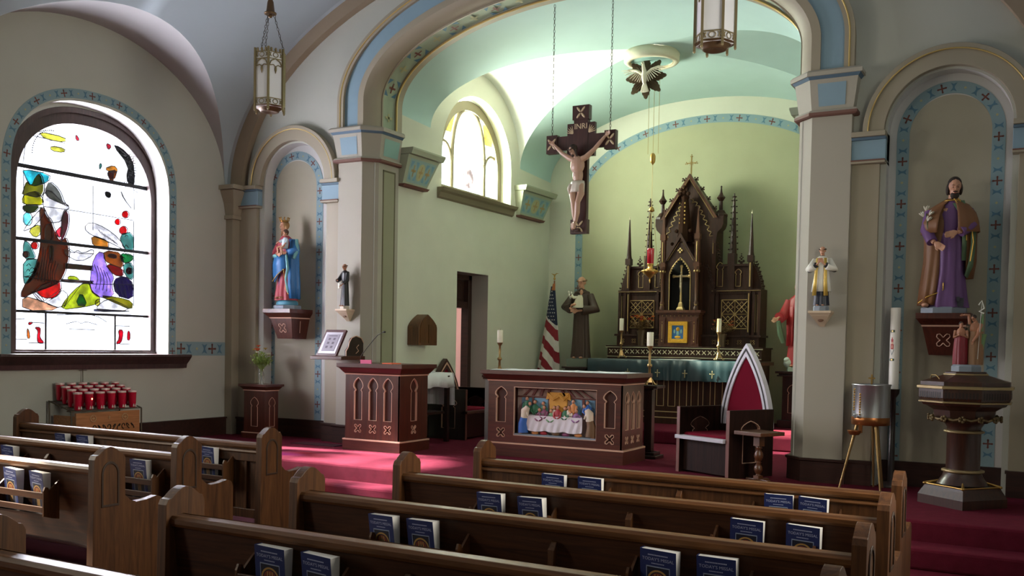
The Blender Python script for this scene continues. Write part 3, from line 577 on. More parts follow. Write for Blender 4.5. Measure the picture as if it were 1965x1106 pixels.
# ================================================================ FURNITURE
oakM = wood('pew_oak', '#2a160c', '#4e2d18', .45, 0, 1, .05, .35)
oakZ = wood('pew_oak_upright', '#38200f', '#603c20', .45, 2, 1, .05, .35)
oakC = wood('pew_oak_cap', '#452812', '#6e4726', .42, 0, 1, .08, .35)
mahM = wood('mahogany', '#3a1a12', '#55271b', .35, 2, .8, .25)
mahX = wood('mahogany_top', '#3a1a12', '#55271b', .35, 0, .8, .25)
mahD = wood('mahogany_dark', '#160d0a', '#2b1510', .35, 2, .8, .25)
trimM = mat('rose_gilt_edge', '#cfa892', .45, .15); goldM = mat('gold', '#b08c4c', .35, .8); brassM = mat('brass', '#a08458', .35, .8)
insetM = mat('inset_mahogany', '#3c1a14', .5)
dkM = mat('inset_dark', '#170c0a', .6); waxM = mat('candle_wax', '#e4ddc8', .5); linenM = mat('white_linen', '#dcdde0', .9, bump=.1, bscale=80)
redM = mat('crimson_velvet', '#6a0f24', .9, spec=.1, var=.08); ironM = mat('black_iron', '#2a2724', .5, .6)
steelM = mat('steel', '#c2c6ca', .3, .9); copperM = mat('copper_band', '#a2683c', .3, .8)
def lancet(cx, z0, w, h):
    R = [(.40, 0), (.40, .66), (.30, .70), (.36, .725), (.46, .76), (.50, .80), (.47, .85), (.36, .91), (.18, .965), (0, 1)]
    P = [(cx+x*w, z0+z*h) for x, z in R]; return P+[(2*cx-x, z) for x, z in reversed(P[:-1])]
def quatre(cx, cz, s):
    P = []
    for k in range(4):
        a = PI/4+k*PI/2
        for r, da in ((.42, -.70), (.70, -.46), (.98, -.30), (1.12, 0), (.98, .30), (.70, .46), (.42, .70)): P.append((cx+s*r*math.cos(a+da)*.72, cz+s*r*math.sin(a+da)*.72))
    return P
def carved(m, axis, outer, holes, a, b, e, mi=0, hm=1, bi=2):
    """board with cut-outs whose edges are gilded, over a darker backing"""
    m.plate(outer, holes, axis, a, b, mi, mi)
    d = a+(a-b)*.12
    for H in holes:
        cx = sum(p[0] for p in H)/len(H); cz = sum(p[1] for p in H)/len(H)
        n = len(H); O = []
        for i in range(n):
            p, q, r = H[i-1], H[i], H[(i+1) % n]
            tx, tz = r[0]-p[0], r[1]-p[1]; L = math.hypot(tx, tz) or 1; O.append((q[0]-tz/L*e, q[1]+tx/L*e))
        m.strip(H, O, axis, d, b, hm, True)
# ---------------- pulpit
def moulded_top(m, x0, x1, y0, y1, z0, z1, over, mi=0, tm=1):
    R = lambda d, z: [(x0-d, y0-d, z), (x1+d, y0-d, z), (x1+d, y1+d, z), (x0-d, y1+d, z)]
    h = z1-z0
    m.loft([R(.008, z0-.012), R(.012, z0)], tm, True, False)
    m.loft([R(.005, z0), R(over*.3, z0+h*.15), R(over*.75, z0+h*.55), R(over, z0+h*.62), R(over, z1)], mi, True, False)
t = thing('pulpit', 'dark red wooden pulpit with three carved lancet openings on its front', 'pulpit', (-6.52, 8.9, Z0))
x0, x1, y0, y1 = -6.89, -6.14, 8.56, 9.10
m = MB(); m.box((x0+.02, y0+.02, Z0+.1), (x1-.02, y1-.02, 1.30), 2); m.build('body', [mahM, trimM, insetM], t, True)
m = MB(); hs = []
for cx in (-6.71, -6.505, -6.30): hs += [lancet(cx, .79, .14, .48), quatre(cx, .695, .078)]
carved(m, 'y', [(x0, .55), (x1, .55), (x1, 1.31), (x0, 1.31)], hs, y0, y0+.02, .006); m.build('front_panel', [mahM, trimM], t, True)
m = MB(); hs = [lancet(8.83, .79, .15, .48), quatre(8.83, .695, .078)]
carved(m, 'x', [(y0, .55), (y1, .55), (y1, 1.31), (y0, 1.31)], hs, x1+.0015, x1-.02, .006); m.build('side_panel', [mahM, trimM], t, True)
m = MB(); m.box((x0-.02, y0-.02, Z0), (x1+.02, y1+.02, .56)); m.box((x0-.022, y0-.022, .56), (x1+.022, y1+.022, .575), 1); m.build('plinth', [mahX, trimM], t, True)
m = MB(); moulded_top(m, x0, x1, y0, y1, 1.31, 1.425, .075); m.build('top', [mahX, trimM], t, True)
mic = thing('microphone', 'thin black gooseneck microphone curving up from the pulpit top', 'microphone', (-6.86, 8.78, 1.425))
m = MB(); m.lathe([(.02, 0), (.018, .01), (.006, .015)], n=12); m.build('base', ironM, mic)
m = MB(); m.tube([(0, 0, 0), (.01, 0, .08), (.09, 0, .17), (.19, 0, .27), (.25, 0, .325), (.31, 0, .35)], .0045, 8); m.build('gooseneck', ironM, mic)
m = MB(); m.ell((.335, 0, .357), (.024, .011, .011)); m.build('microphone_head', ironM, mic)
m = MB(); m.box((-6.64, 8.50, 1.425), (-6.49, 8.515, 1.467)); o = m.build('folded_card', mat('pink_card', '#c8527a', .7), loc=(-6.56, 8.5, 1.425), bevel=.001); tag(o, 'pink folded card standing on the front edge of the pulpit', 'card')
m = MB(); m.box((-6.43, 8.62, 1.425), (-6.30, 8.80, 1.436)); o = m.build('booklet', mat('orange_card', '#d8603c', .7), loc=(-6.36, 8.7, 1.425)); tag(o, 'orange booklet lying flat on the pulpit top', 'booklet')
# ---------------- reading rest with book on the pier
t = thing('book_rest', 'dark wooden book rest with scrolled sides fixed to the left pier', 'book rest', (-7.2, 9.04, 1.45))
m = MB()
pr = [(8.60, 1.455), (8.60, 1.49), (8.66, 1.50), (9.04, 1.50), (9.04, 1.455)]
m.prism(pr, 'x', -7.45, -6.99); m.build('shelf', mahX, t, True, bevel=.004)
for x in (-7.02,):
    P = [(8.72, 1.50), (8.72, 1.56), (8.76, 1.60), (8.78, 1.66), (8.82, 1.71), (8.90, 1.735), (9.0, 1.71), (9.04, 1.66), (9.04, 1.50)]
    m = MB(); m.prism(P, 'x', x, x-.02, 0); m.tube([(x+.002, y, z) for y, z in P[:-1]], .006, 6, 1); m.tube([(x+.003, y, z) for y, z in ((8.90, 1.53), (8.95, 1.56), (8.91, 1.60), (8.95, 1.63))], .004, 5, 1)
    m.build('side_bracket', [mahD, trimM], t, True)
t2 = thing('framed_print', 'framed printed page with silver border leaning back on the book rest', 'picture', (-7.27, 8.66, 1.50))
bk = MB(); bk.box((-.15, 0, 0), (.15, .03, .36)); o = bk.build('frame', wood('frame_plum', '#3c1a1c', '#54282a', .35), t2, bevel=.004)
b2 = MB(); b2.box((-.125, -.004, .03), (.125, 0, .32)); o2 = b2.build('silver_border', mat('silver', '#b9b5bc', .3, .6), t2)
b3 = MB(); b3.box((-.095, -.007, .06), (.095, -.004, .29)); b3.box((-.06, -.0085, .262), (.06, -.007, .272), 1)
for i in range(2):
    for j in range(3): b3.box((-.05+.07*i, -.0085, .10+.055*j), (-.02+.07*i, -.007, .13+.055*j), 1)
o3 = b3.build('print', [mat('paper_lilac', '#8c8490', .5), mat('ink_grey', '#5f5662', .6)], t2)
t2.rotation_euler = (math.radians(-32), 0, 0)
# ---------------- altar
t = thing('altar', 'dark red wooden altar with a coloured relief of a supper on its front', 'altar', (XC, 9.4, Z0))
x0, x1, y0, y1 = -5.33, -3.74, 9.10, 9.68
m = MB(); m.box((x0+.02, y0+.10, Z0+.1), (x1-.02, y1, 1.26), 2).box((-5.31, 9.13, .56), (-5.03, 9.21, 1.27), 2).box((-4.01, 9.13, .56), (-3.76, 9.21, 1.27), 2); m.build('body', [mahM, trimM, insetM], t, True)
m = MB(); hs = [lancet(-5.17, .82, .155, .39), quatre(-5.17, .705, .085), lancet(-3.88, .82, .155, .39), quatre(-3.88, .705, .085)]
hs.append([(-4.87, .655), (-4.17, .655), (-4.17, 1.13), (-4.87, 1.13)])
hs = hs[:4]+[[(-5.01, .68), (-4.03, .68), (-4.03, 1.21), (-5.01, 1.21)]]
carved(m, 'y', [(x0, .57), (x1, .57), (x1, 1.28), (x0, 1.28)], hs, y0, y0+.025, .006)
m.build('front_panel', [mahX, trimM], t, True)
m = MB(); hs = []
for cy in (9.22, 9.38, 9.54): hs += [lancet(cy, .80, .12, .40), quatre(cy, .695, .065)]
carved(m, 'x', [(y0, .57), (y1, .57), (y1, 1.28), (y0, 1.28)], hs, x1+.0015, x1-.02, .006); m.build('side_panel', [mahM, trimM], t, True)
m = MB(); m.box((x0, y0+.02, .57), (x0+.02, y1, 1.28)); m.build('side_panel', mahM, t, True)
m = MB(); m.box((x0-.025, y0-.025, Z0), (x1+.025, y1+.02, .585)); m.box((x0-.027, y0-.027, .585), (x1+.027, y1+.02, .60), 1); m.build('plinth', [mahX, trimM], t, True)
m = MB(); moulded_top(m, x0, x1, y0, y1, 1.28, 1.385, .07); m.build('top', [mahX, trimM], t, True)
# relief
rp = MB(); rp.box((-4.90, 9.19, .68), (-4.16, 9.2, 1.14), 0); rp.box((-4.90, 9.10, .68), (-4.16, 9.2, .70), 1)
for i in range(9):
    if i != 4: rp.prism([(-4.86+.075*i+(.02 if i < 4 else -.02)*abs(4-i), 1.13), (-4.84+.075*i+(.02 if i < 4 else -.02)*abs(4-i), 1.13), (-4.82+.075*i, 1.06), (-4.84+.075*i, 1.06)], 'y', 9.165, 9.19, 2)
rp.box((-4.90, 9.16, 1.125), (-4.16, 9.19, 1.14), 2); rp.box((-4.90, 9.175, 1.045), (-4.16, 9.19, 1.055), 2); rp.box((-4.31, 9.175, .9), (-4.29, 9.19, 1.05), 2); rp.box((-4.76, 9.175, .98), (-4.745, 9.19, 1.05), 2)
for a, b in ((-4.86, -4.62), (-4.42, -4.2)): rp.box((a, 9.186, .9), (b, 9.19, 1.04), 3)
relief = rp.build('relief_panel', [mat('relief_wall', '#a58f88', .6), mat('relief_floor', '#7d8896', .6), mat('relief_beam', '#5a2b24', .6), mat('relief_sky', '#6b95b0', .6)], t, True, label='painted relief of robed figures at a long table')
def child(mb, name, mats, par, org, **k): return mb.build(name, mats, par, False, loc=None, **k) if False else _child(mb, name, mats, par, org, **k)
def _child(mb, name, mats, par, org, **k):
    o = mb.build(name, mats, par, **k); me = o.data
    me.transform(Matrix.Translation(-Vector(org))); return o
TO = t.location.copy()
m = MB(); P = [(-4.62, 1.10), (-4.42, 1.10), (-4.41, 1.03), (-4.44, 1.04), (-4.45, .88), (-4.59, .88), (-4.60, 1.04), (-4.63, 1.03)]
m.prism(P, 'y', 9.165, 9.185)
for q in range(3): m.tube([(-4.61, 9.165, 1.09-.01*q), (-4.56, 9.155, 1.05-.012*q), (-4.51, 9.16, 1.085-.01*q), (-4.47, 9.155, 1.05-.012*q), (-4.43, 9.165, 1.09-.01*q)], .006, 6)
_child(m, 'gold_drape', mat('relief_gold', '#c28c34', .6), relief, TO)
m = MB(); rows = []
for j in range(9):
    z = .875-.135*j/8; rows.append([(-4.79+.5*i/60, 9.125-.012*abs(math.sin(i*PI/20))*j/8-.006*math.sin(i*.9+j*.5)*(j/8), z-.012*math.sin((i % 20)/20*PI)*(j/8)) for i in range(61)])
m.loft(rows, 0, False, True, False); m.add([(-4.77, 9.17, .885), (-4.31, 9.17, .885), (-4.29, 9.125, .875), (-4.79, 9.125, .875)], [(0, 1, 2, 3)], 0)
_child(m, 'tablecloth', mat('relief_cloth', '#d6cfd8', .7), relief, TO)
fc = {'g': '#2f6a4c', 'p': '#7a3a5c', 'r': '#a02a34', 'b': '#2c5fae', 'w': '#cdbfae', 'o': '#c8844c', 't': '#a88a62', 'l': '#8c5a90', 'y': '#6f9a70', 'n': '#6a4c30'}
skin = mat('relief_skin', '#b98468', .6); hairM = mat('relief_hair', '#3c2418', .7)
FG = [(-4.80, 1.03, 'g', 9.16), (-4.73, 1.0, 'g', 9.17), (-4.68, .93, 'p', 9.15), (-4.64, .955, 'p', 9.155), (-4.655, .99, 'g', 9.17), (-4.575, .925, 'y', 9.15), (-4.55, .955, 'w', 9.16), (-4.515, .96, 'r', 9.15),
      (-4.45, .955, 'g', 9.155), (-4.42, .965, 'w', 9.16), (-4.385, 1.02, 'o', 9.17), (-4.35, .935, 'l', 9.15), (-4.26, 1.015, 'b', 9.165)]
for x, z, c, y in FG:
    m = MB(); m.ell((x, y, z-.075), (.033, .022, .062), 0, 10, 7); m.ell((x, y-.005, z), (.014, .014, .018), 1, 10, 7); m.ell((x, y+.005, z+.007), (.015, .013, .015), 2, 8, 6)
    m.tube([(x-.028, y, z-.04), (x-.03, y-.022, z-.085), (x-.006, y-.034, z-.10)], [.010, .009, .006], 6, 0); m.tube([(x+.028, y, z-.04), (x+.03, y-.022, z-.085), (x+.008, y-.034, z-.10)], [.010, .009, .006], 6, 0)
    _child(m, 'relief_figure', [mat('relief_'+c, fc[c], .6), skin, hairM], relief, TO)
for (x, c1, c2, s) in ((-4.81, 'w', 'b', 1), (-4.225, 'w', 'n', -1)):
    m = MB()
    m.tube([(x-.01*s, 9.13, .71), (x-.015*s, 9.13, .80), (x, 9.13, .86)], [.045, .038, .03], 10, 1)
    m.tube([(x, 9.13, .85), (x+.005*s, 9.13, .92), (x+.03*s, 9.13, .955)], [.032, .036, .022], 10, 0)
    m.ell((x+.05*s, 9.125, .985), (.014, .014, .018), 2, 10, 7); m.ell((x+.045*s, 9.13, .993), (.015, .014, .015), 3, 8, 6)
    m.tube([(x+.01*s, 9.12, .94), (x+.03*s, 9.11, .90), (x+.04*s, 9.105, .87)], [.012, .010, .007], 6, 0)
    m.ell((x-.03*s, 9.12, .705), (.02, .015, .008), 2, 8, 5)
    _child(m, 'relief_figure', [mat('relief_'+c1, fc[c1], .6), mat('relief_'+c2, fc[c2], .6), skin, hairM], relief, TO)
for x, c in ((-4.72, 'o'), (-4.64, 'r'), (-4.53, 'n'), (-4.44, 'p'), (-4.33, 'o')):
    m = MB(); m.ell((x, 9.145, .715), (.035, .015, .018), 0, 10, 6); _child(m, 'relief_basket', mat('relief_'+c, fc[c], .6), relief, TO)
for x in (-4.70, -4.60, -4.50, -4.40, -4.34):
    m = MB(); m.lathe([(.012, 0), (.02, .004), (.019, .006), (.0, .005)], (x, 9.14, .886), 12); _child(m, 'relief_dish', mat('relief_pewter', '#6c6a66', .4, .4), relief, TO)
for o_ in [relief]+[c for c in bpy.data.objects if c.parent == relief]:
    for v_ in o_.data.vertices:
        v_.co.x = (-4.52+(v_.co.x+XC+4.53)*1.324)-XC; v_.co.z = (.68+(v_.co.z+Z0-.68)*1.152)-Z0
# altar linen
m = MB(); R = random.Random(2); rows = []
for j in range(7):
    rows.append([(-5.30+1.56*i/40, 9.06+.60*j/6+.004*math.sin(i*.7), 1.388+.006*abs(math.sin(i*.9+j))*(i % 7 == 0)+.001) for i in range(41)])
m.loft(rows, 0, False, True, False); m.loft([[(p[0], p[1], p[2]-.004) for p in r] for r in rows], 0, False, True, False)
o = m.build('altar_cloth', linenM, loc=(XC, 9.3, 1.386)); tag(o, 'white linen cloth lying flat along the altar top', 'cloth')
m = MB(); m.box((-.07, -.02, 0), (.07, .02, .006)); m.tube([(-.09, -.015, .01), (0, 0, .014), (.09, .015, .01)], .006, 6); m.tube([(-.04, .02, .01), (.03, -.03, .014)], .005, 6)
o = m.build('altar_clip', ironM, loc=(-4.62, 9.16, 1.398)); tag(o, 'small dark metal piece lying on the white altar cloth', 'metal piece')
# ---------------- candle stands and candlesticks beside the altar
def cstick(name, label, loc, h, rc, hc, group, sc_=1.):
    t = thing(name, label, 'candlestick', loc, 0, group)
    m = MB()
    for k in range(3):
        a = k*2*PI/3+.5
        m.tube([(.07*math.cos(a), .07*math.sin(a), 0), (.045*math.cos(a), .045*math.sin(a), .035), (.025*math.cos(a), .025*math.sin(a), .07), (0, 0, .12)], [.010, .008, .008, .006], 6)
        m.ell((.072*math.cos(a), .072*math.sin(a), .008), (.014, .014, .009), n=8, m=5)
    m.lathe([(.035, .03), (.026, .07), (.018, .11)], n=3, smooth=False)
    m.build('foot', brassM, t)
    m = MB(); m.lathe([(.015, .10), (.013, h*.45), (.026, h*.47), (.028, h*.5), (.026, h*.53), (.013, h*.55), (.013, h*.9), (.02, h*.92), (.03, h*.97), (.036, h)], n=14); m.build('stem', brassM, t)
    m = MB(); m.lathe([(rc*.98, h), (rc, h+.005), (rc, h+hc-.004), (rc*.95, h+hc), (rc*.3, h+hc-.004), (.002, h+hc-.004)], n=20); m.tube([(0, 0, h+hc-.005), (.002, 0, h+hc+.014)], .0018, 5, 1); m.build('candle', [waxM, ironM], t)
    return t
def stand(name, label, loc, zt, wide, mats, group=None):
    t = thing(name, label, 'candle stand', loc, 0, group); z = zt-loc[2]
    m = MB(); m.box((-.13, -.13, 0), (.13, .13, .035)); m.box((-.10, -.10, .035), (.10, .10, .07)); m.build('base', mats[1], t, bevel=.006)
    m = MB(); m.box((-wide, -wide, .07), (wide, wide, z-.03)); m.build('column', mats[0], t, bevel=.004)
    m = MB(); m.box((-wide-.02, -wide-.02, z-.05), (wide+.02, wide+.02, z-.03)); m.box((-.13, -.13, z-.03), (.13, .13, z)); m.build('top', mats[1], t, bevel=.004)
    return t
stand('candle_stand', 'slender dark wooden candle stand at the right end of the altar', (-3.76, 9.92, Z0), 1.25, .045, (mahD, mahD))
stand('candle_stand', 'pale grey pillar candle stand behind the left end of the altar', (-5.74, 9.98, Z0), 1.30, .10, (mat('pale_grey_paint', '#a9ab9f', .5), mahX))
cstick('candlestick', 'tall brass candlestick with a white candle, standing at the right of the altar', (-3.77, 9.92, 1.25), .43, .036, .15, 'brass altar candlesticks')
cstick('candlestick', 'tall brass candlestick with a white candle, showing above the altar left end', (-5.70, 9.98, 1.30), .39, .036, .15, 'brass altar candlesticks')
cstick('candlestick', 'slim brass candlestick on the green altar cloth left of the tabernacle', (-5.23, 12.62, 1.515), .385, .030, .17, 'slim candlesticks on the high altar')
cstick('candlestick', 'slim brass candlestick on the green altar cloth right of the tabernacle', (-3.82, 12.62, 1.515), .375, .030, .18, 'slim candlesticks on the high altar')
m = MB(); m.box((-.04, 0, 0), (.04, .004, .10)); o = m.build('pink_notice', mat('pink_notice', '#d884b8', .7), loc=(-5.82, 9.84, Z0+.03)); tag(o, 'small pink card low against the pale stand left of the altar', 'card')
# ---------------- celebrant chair
def gothic_chair(name, label, loc, rz, W=.72, Dp=.62, edge='#b9b6c0', bh=1.32, dark=False):
    t = thing(name, label, 'chair', loc, rz); w = W/2
    sd = mahD if dark else wood('chair_mahogany', '#180d0a', '#2e1812', .6, 2, .8, .0, .15)
    eM = mat('chair_edge'+edge, edge, .35)
    for s in (-1, 1):
        xo = s*w; xi = s*(w-.035)
        m = MB(); carved(m, 'x', [(-Dp/2, .0), (Dp/2, .0), (Dp/2, .64), (-Dp/2, .64)], [[(p[0]-.02, p[1]) for p in lancet(0, .14, .26, .40)]], xo, xi, .006)
        m.box((xi, -Dp/2+.01, .01), (xi+s*.01, Dp/2, .63), 2); m.box((xi-s*.004, -Dp/2-.004, .0), (xo, -Dp/2, .64), 3)
        m.build('arm_panel', [sd, trimM, sd, mat('chair_front_edge', '#6a4038', .4)], t)
    m = MB(); m.box((-w+.035, -Dp/2+.05, .02), (w-.035, -Dp/2+.07, .33)); m.build('front_board', sd, t)
    m = MB(); m.box((-w-.0, -Dp/2-.03, .33), (w-.05, -Dp/2+.06, .365)); m.build('seat_rail', eM, t, bevel=.003, label='pale edge of the seat')
    m = MB(); m.box((-w+.035, -Dp/2+.05, .33), (w-.035, Dp/2-.03, .39)); m.build('seat', redM, t, bevel=.02)
    def arch(g, zt, n=18):
        L = []
        for i in range(n+1):
            u = i/n; L.append((-(w-.02-g)*(1-u**1.9)**.95 if u < 1 else 0, .45+(zt-.45)*u))
        return L+[(-x, z) for x, z in reversed(L[:-1])]
    O = arch(0, bh); I = arch(.075, bh-.13); J = arch(.03, bh-.045); K = arch(.045, bh-.075)
    m = MB(); m.strip(O, I, 'y', Dp/2-.03, Dp/2+.03, 0); m.strip(J, K, 'y', Dp/2-.034, Dp/2-.03, 1); m.build('back_frame', [eM, dkM if not dark else trimM], t, bevel=.003)
    m = MB(); m.prism(I, 'y', Dp/2-.015, Dp/2+.02); m.build('back_cushion', redM, t, bevel=.01)
    m = MB(); m.box((-w+.03, Dp/2-.03, 0), (w-.03, Dp/2, .46)); m.build('back_board', sd, t)
    return t
gothic_chair('celebrant_chair', 'high gothic armchair with crimson pointed back and white edging, right of the altar', (-2.68, 9.12, Z0), math.radians(-27), .69, .60, bh=1.27)
gothic_chair('server_chair', 'dark gothic armchair against the green wall beside the doorway', (-6.62, 10.62, Z0), math.radians(90), .72, .55, '#3e2620', 1.02, True)
# side table by the chair
t = thing('side_table', 'small square oak table on a turned leg beside the gothic armchair', 'side table', (-2.24, 8.72, Z0), math.radians(-27))
sm = wood('side_table_wood', '#3e2414', '#663c20', .4, 0)
m = MB(); m.box((-.16, -.16, .43), (.16, .16, .465)); m.build('tabletop', sm, t, bevel=.005)
m = MB(); m.box((-.035, -.035, .33), (.035, .035, .43)); m.lathe([(.022, .33), (.03, .31), (.018, .30), (.036, .27), (.042, .24), (.03, .20), (.016, .19), (.03, .18), (.018, .17), (.036, .14), (.04, .11), (.026, .08), (.016, .07), (.03, .06)], n=16); m.box((-.03, -.03, 0), (.03, .03, .06)); m.build('leg', sm, t)
m = MB(); m.box((-.13, -.02, 0), (.13, .02, .03)); m.box((-.02, -.13, 0), (.02, .13, .03)); m.build('foot', sm, t, bevel=.004)
# credence table with white cloth
t = thing('credence_table', 'dark wooden credence table behind the pulpit with a lower shelf', 'table', (-6.64, 9.7, Z0))
m = MB(); m.box((-6.90, 9.32, 1.27), (-6.44, 10.05, 1.30)); m.build('tabletop', mahD, t, True)
m = MB(); m.box((-6.90, 9.32, .80), (-6.46, 10.0, .83)); m.build('shelf', mahD, t, True)
for x in (-6.90, -6.45):
    for y in (9.36, 9.99): m = MB(); m.box((x-.025, y-.025, Z0), (x+.025, y+.025, 1.27)); m.build('leg', mahD, t, True)
m = MB(); rows = []
for i in range(25):
    y = 9.31+.77*i/24; s = math.sin(i*1.1)*.008
    rows.append([(-6.91, y, 1.305), (-6.6, y, 1.307), (-6.43, y, 1.305), (-6.415+s, y, 1.22), (-6.405+s*2, y, 1.13-.01*math.sin(i*.4))])
m.loft(rows, 0, False, True, False)
rows = []
for i in range(15):
    x = -6.91+.50*i/14; s = math.sin(i*1.4)*.012
    rows.append([(x, 10.07, 1.306), (x, 10.09, 1.28), (x, 10.095+s, 1.10), (x, 10.10+s*1.5, .90)])
m.loft(rows, 0, False, False, False)
o = m.build('table_cloth', linenM, loc=(-6.64, 9.7, 1.3)); tag(o, 'white cloth draped over the credence table behind the pulpit', 'cloth')
md = o.modifiers.new('solid', 'SOLIDIFY'); md.thickness = .004
m = MB(); m.box((-6.85, 9.75, 1.31), (-6.6, 9.95, 1.325)); o = m.build('folded_towel', linenM, loc=(-6.7, 9.85, 1.31), bevel=.004); tag(o, 'folded white towel on the credence table', 'towel')
# arched wooden cabinet on the green wall
t = thing('wall_cabinet', 'pointed wooden cabinet projecting from the green wall above the pulpit', 'cabinet', (-6.95, 10.0, 1.65))
def ogv(y0, y1, z0, z1, n=10):
    c = (y0+y1)/2; w = (y1-y0)/2; L = [(y0, z0), (y0, z0+(z1-z0)*.55)]
    for i in range(1, n+1): u = i/n; L.append((c-w*(1-u**1.7), z0+(z1-z0)*(.55+.45*u)))
    return L+[(2*c-y, z) for y, z in reversed(L[:-1])]
cb = wood('cabinet_oak', '#3e2412', '#6a4322', .4, 2)
m = MB(); m.prism(ogv(9.83, 10.25, 1.64, 2.03), 'x', -6.95, -6.78); m.build('body', cb, t, True, bevel=.006)
m = MB(); m.prism(ogv(9.86, 10.03, 1.67, 1.98)[:14]+[(10.035, 1.98), (10.035, 1.67)], 'x', -6.78, -6.772); m.build('door', cb, t, True); m = MB(); m.box((-6.78, 10.045, 1.67), (-6.772, 10.22, 1.90)); m.build('door', cb, t, True)
for i, z in enumerate((3.52, 3.0, 2.45, 3.40)):
    m = MB(); m.lathe([(.0, 0), (.03, 0), (.035, .012), (.02, .02), (.0, .022)], n=16); o = m.build('wall_medallion', steelM, loc=(-6.95, 9.68, z)); o.rotation_euler = (0, PI/2, 0)
    tag(o, 'round metal fitting on the wall beside the left pier, %s' % ('topmost of four', 'third down of four', 'lowest of four', 'second down of four')[i], 'wall fitting', 'wall fittings beside the left pier')
# ---------------- flower pedestal
t = thing('flower_pedestal', 'dark red square pedestal with a lancet outline, in front of the left niche', 'pedestal', (-8.505, 8.92, Z0))
x0, x1, y0, y1 = -8.68, -8.33, 8.80, 9.03
m = MB(); m.box((x0, y0, .52), (x1, y1, 1.05)); P = lancet(-8.505, .60, .13, .36)
m.tube([(x, y0-.001, z) for x, z in P+[P[0]]], .0035, 5, 1); P = lancet(8.92, .60, .11, .36); m.tube([(x1+.001, y, z) for y, z in P+[P[0]]], .0035, 5, 1)
m.build('body', [mahM, trimM], t, True)
m = MB(); m.box((x0-.02, y0-.02, Z0), (x1+.02, y1+.02, .515)); m.box((x0-.022, y0-.022, .515), (x1+.022, y1+.022, .525), 1); m.build('plinth', [mahM, trimM], t, True)
m = MB(); moulded_top(m, x0, x1, y0, y1, 1.05, 1.12, .05); m.build('top', [mahX, trimM], t, True)
def flowers(name, label, loc, h, hw, seed, leaf, blooms, vase, n=60, bl=8):
    t = thing(name, label, 'flowers', loc); R = random.Random(seed)
    m = MB(); m.lathe(vase, n=18); m.build('vase', vase_mat[name], t)
    z0 = vase[-1][1]; m = MB(); tips = []
    for i in range(n):
        a = R.random()*2*PI; r = hw*R.random()**.6; zz = z0+h*(.35+.65*R.random())*(1-.45*r/hw)
        p = [(0, 0, z0*.4), (r*.25*math.cos(a), r*.25*math.sin(a), z0+.02), (r*.7*math.cos(a), r*.7*math.sin(a), z0+(zz-z0)*.65), (r*math.cos(a), r*math.sin(a), zz)]
        m.tube(p, [.002, .002, .0015, .001], 4); tips.append(p[-1])
        for q in range(5):
            u = .35+.13*q; b = Vector(p[1]).lerp(Vector(p[3]), u); d = Vector((R.uniform(-1, 1), R.uniform(-1, 1), R.uniform(.2, 1))).normalized()*.05; s = d.cross(Vector((0, 0, 1))).normalized()*.008
            m.add([b, b+d*.5+s, b+d, b+d*.5-s], [(0, 1, 2, 3)])
    m.build('foliage', mat(leaf[0], leaf[1], .6), t)
    for i in range(bl):
        a = R.random()*2*PI; r = hw*.85*R.random()**.5; c = (r*math.cos(a), r*math.sin(a), z0+h*(.55+.4*R.random())) if name != 'vase_of_flowers' or i else (-.03, -.05, z0+h*.80)
        b = MB(); s = R.uniform(.75, 1.25)*(.028 if i else .038)
        for k in range(7):
            e = k*2*PI/7; d = Vector((math.cos(e), math.sin(e)*.9, .5)).normalized()*s; q = Vector((-math.sin(e), math.cos(e), .1))*s*.35; C = Vector(c)
            b.add([C, C+d*.6+q, C+d*1.1+Vector((0, 0, .2*s)), C+d*.6-q], [(0, 1, 2, 3)])
        b.ell(c, (s*.25,)*3, 1, 8, 5); cc = blooms[i % len(blooms)]; b.build('blossom', [mat('petal'+cc, cc, .6), mat('flower_heart', '#8a5a20', .7)], t)
    return t
clearM = mat('vase_glass', '#e6eee8', .05, trans=.9); vase_mat = {'vase_of_flowers': clearM, 'dried_flower_arrangement': mat('vase_bronze', '#5c4c3a', .35, .5)}
flowers('vase_of_flowers', 'clear glass vase of green stems with orange lilies on the pedestal', (-8.51, 8.92, 1.12), .29, .16, 4, ('leaf_green', '#7f9848'), ['#d0582c', '#b8983c', '#d8dcc4', '#a8b048'], [(.032, 0), (.03, .02), (.024, .05), (.036, .10), (.034, .13), (.026, .16), (.034, .19)], 95, 9)
flowers('dried_flower_arrangement', 'orange autumn flowers in a bronze vase left of the tabernacle', (-5.09, 13.035, 1.69), .22, .20, 9, ('dry_leaf', '#6a4c28'), ['#c8481c', '#d87430', '#b83a20', '#c89a40'], [(.045, 0), (.05, .05), (.055, .15), (.07, .22)], 55, 22)
flowers('dried_flower_arrangement', 'shaded autumn flowers in a bronze vase right of the tabernacle', (-3.90, 13.035, 1.69), .20, .18, 12, ('dry_leaf', '#6a4c28'), ['#a8481c', '#b86430', '#984030', '#a88a40'], [(.045, 0), (.05, .05), (.055, .14), (.065, .18)], 45, 14)
# floor grille
m = MB(); m.box((-7.75, 8.62, Z0), (-7.10, 8.85, Z0+.006), 0)
for i in range(20): m.box((-7.73+.032*i, 8.64, Z0+.006), (-7.715+.032*i, 8.83, Z0+.009), 1)
o = m.build('floor_vent', [mat('vent_dark', '#2a1016', .5, .3), mat('vent_bar', '#5a2a38', .5, .3)], loc=(-7.4, 8.7, Z0)); tag(o, 'flat dark metal floor grille in the crimson carpet left of the pulpit', 'floor vent')
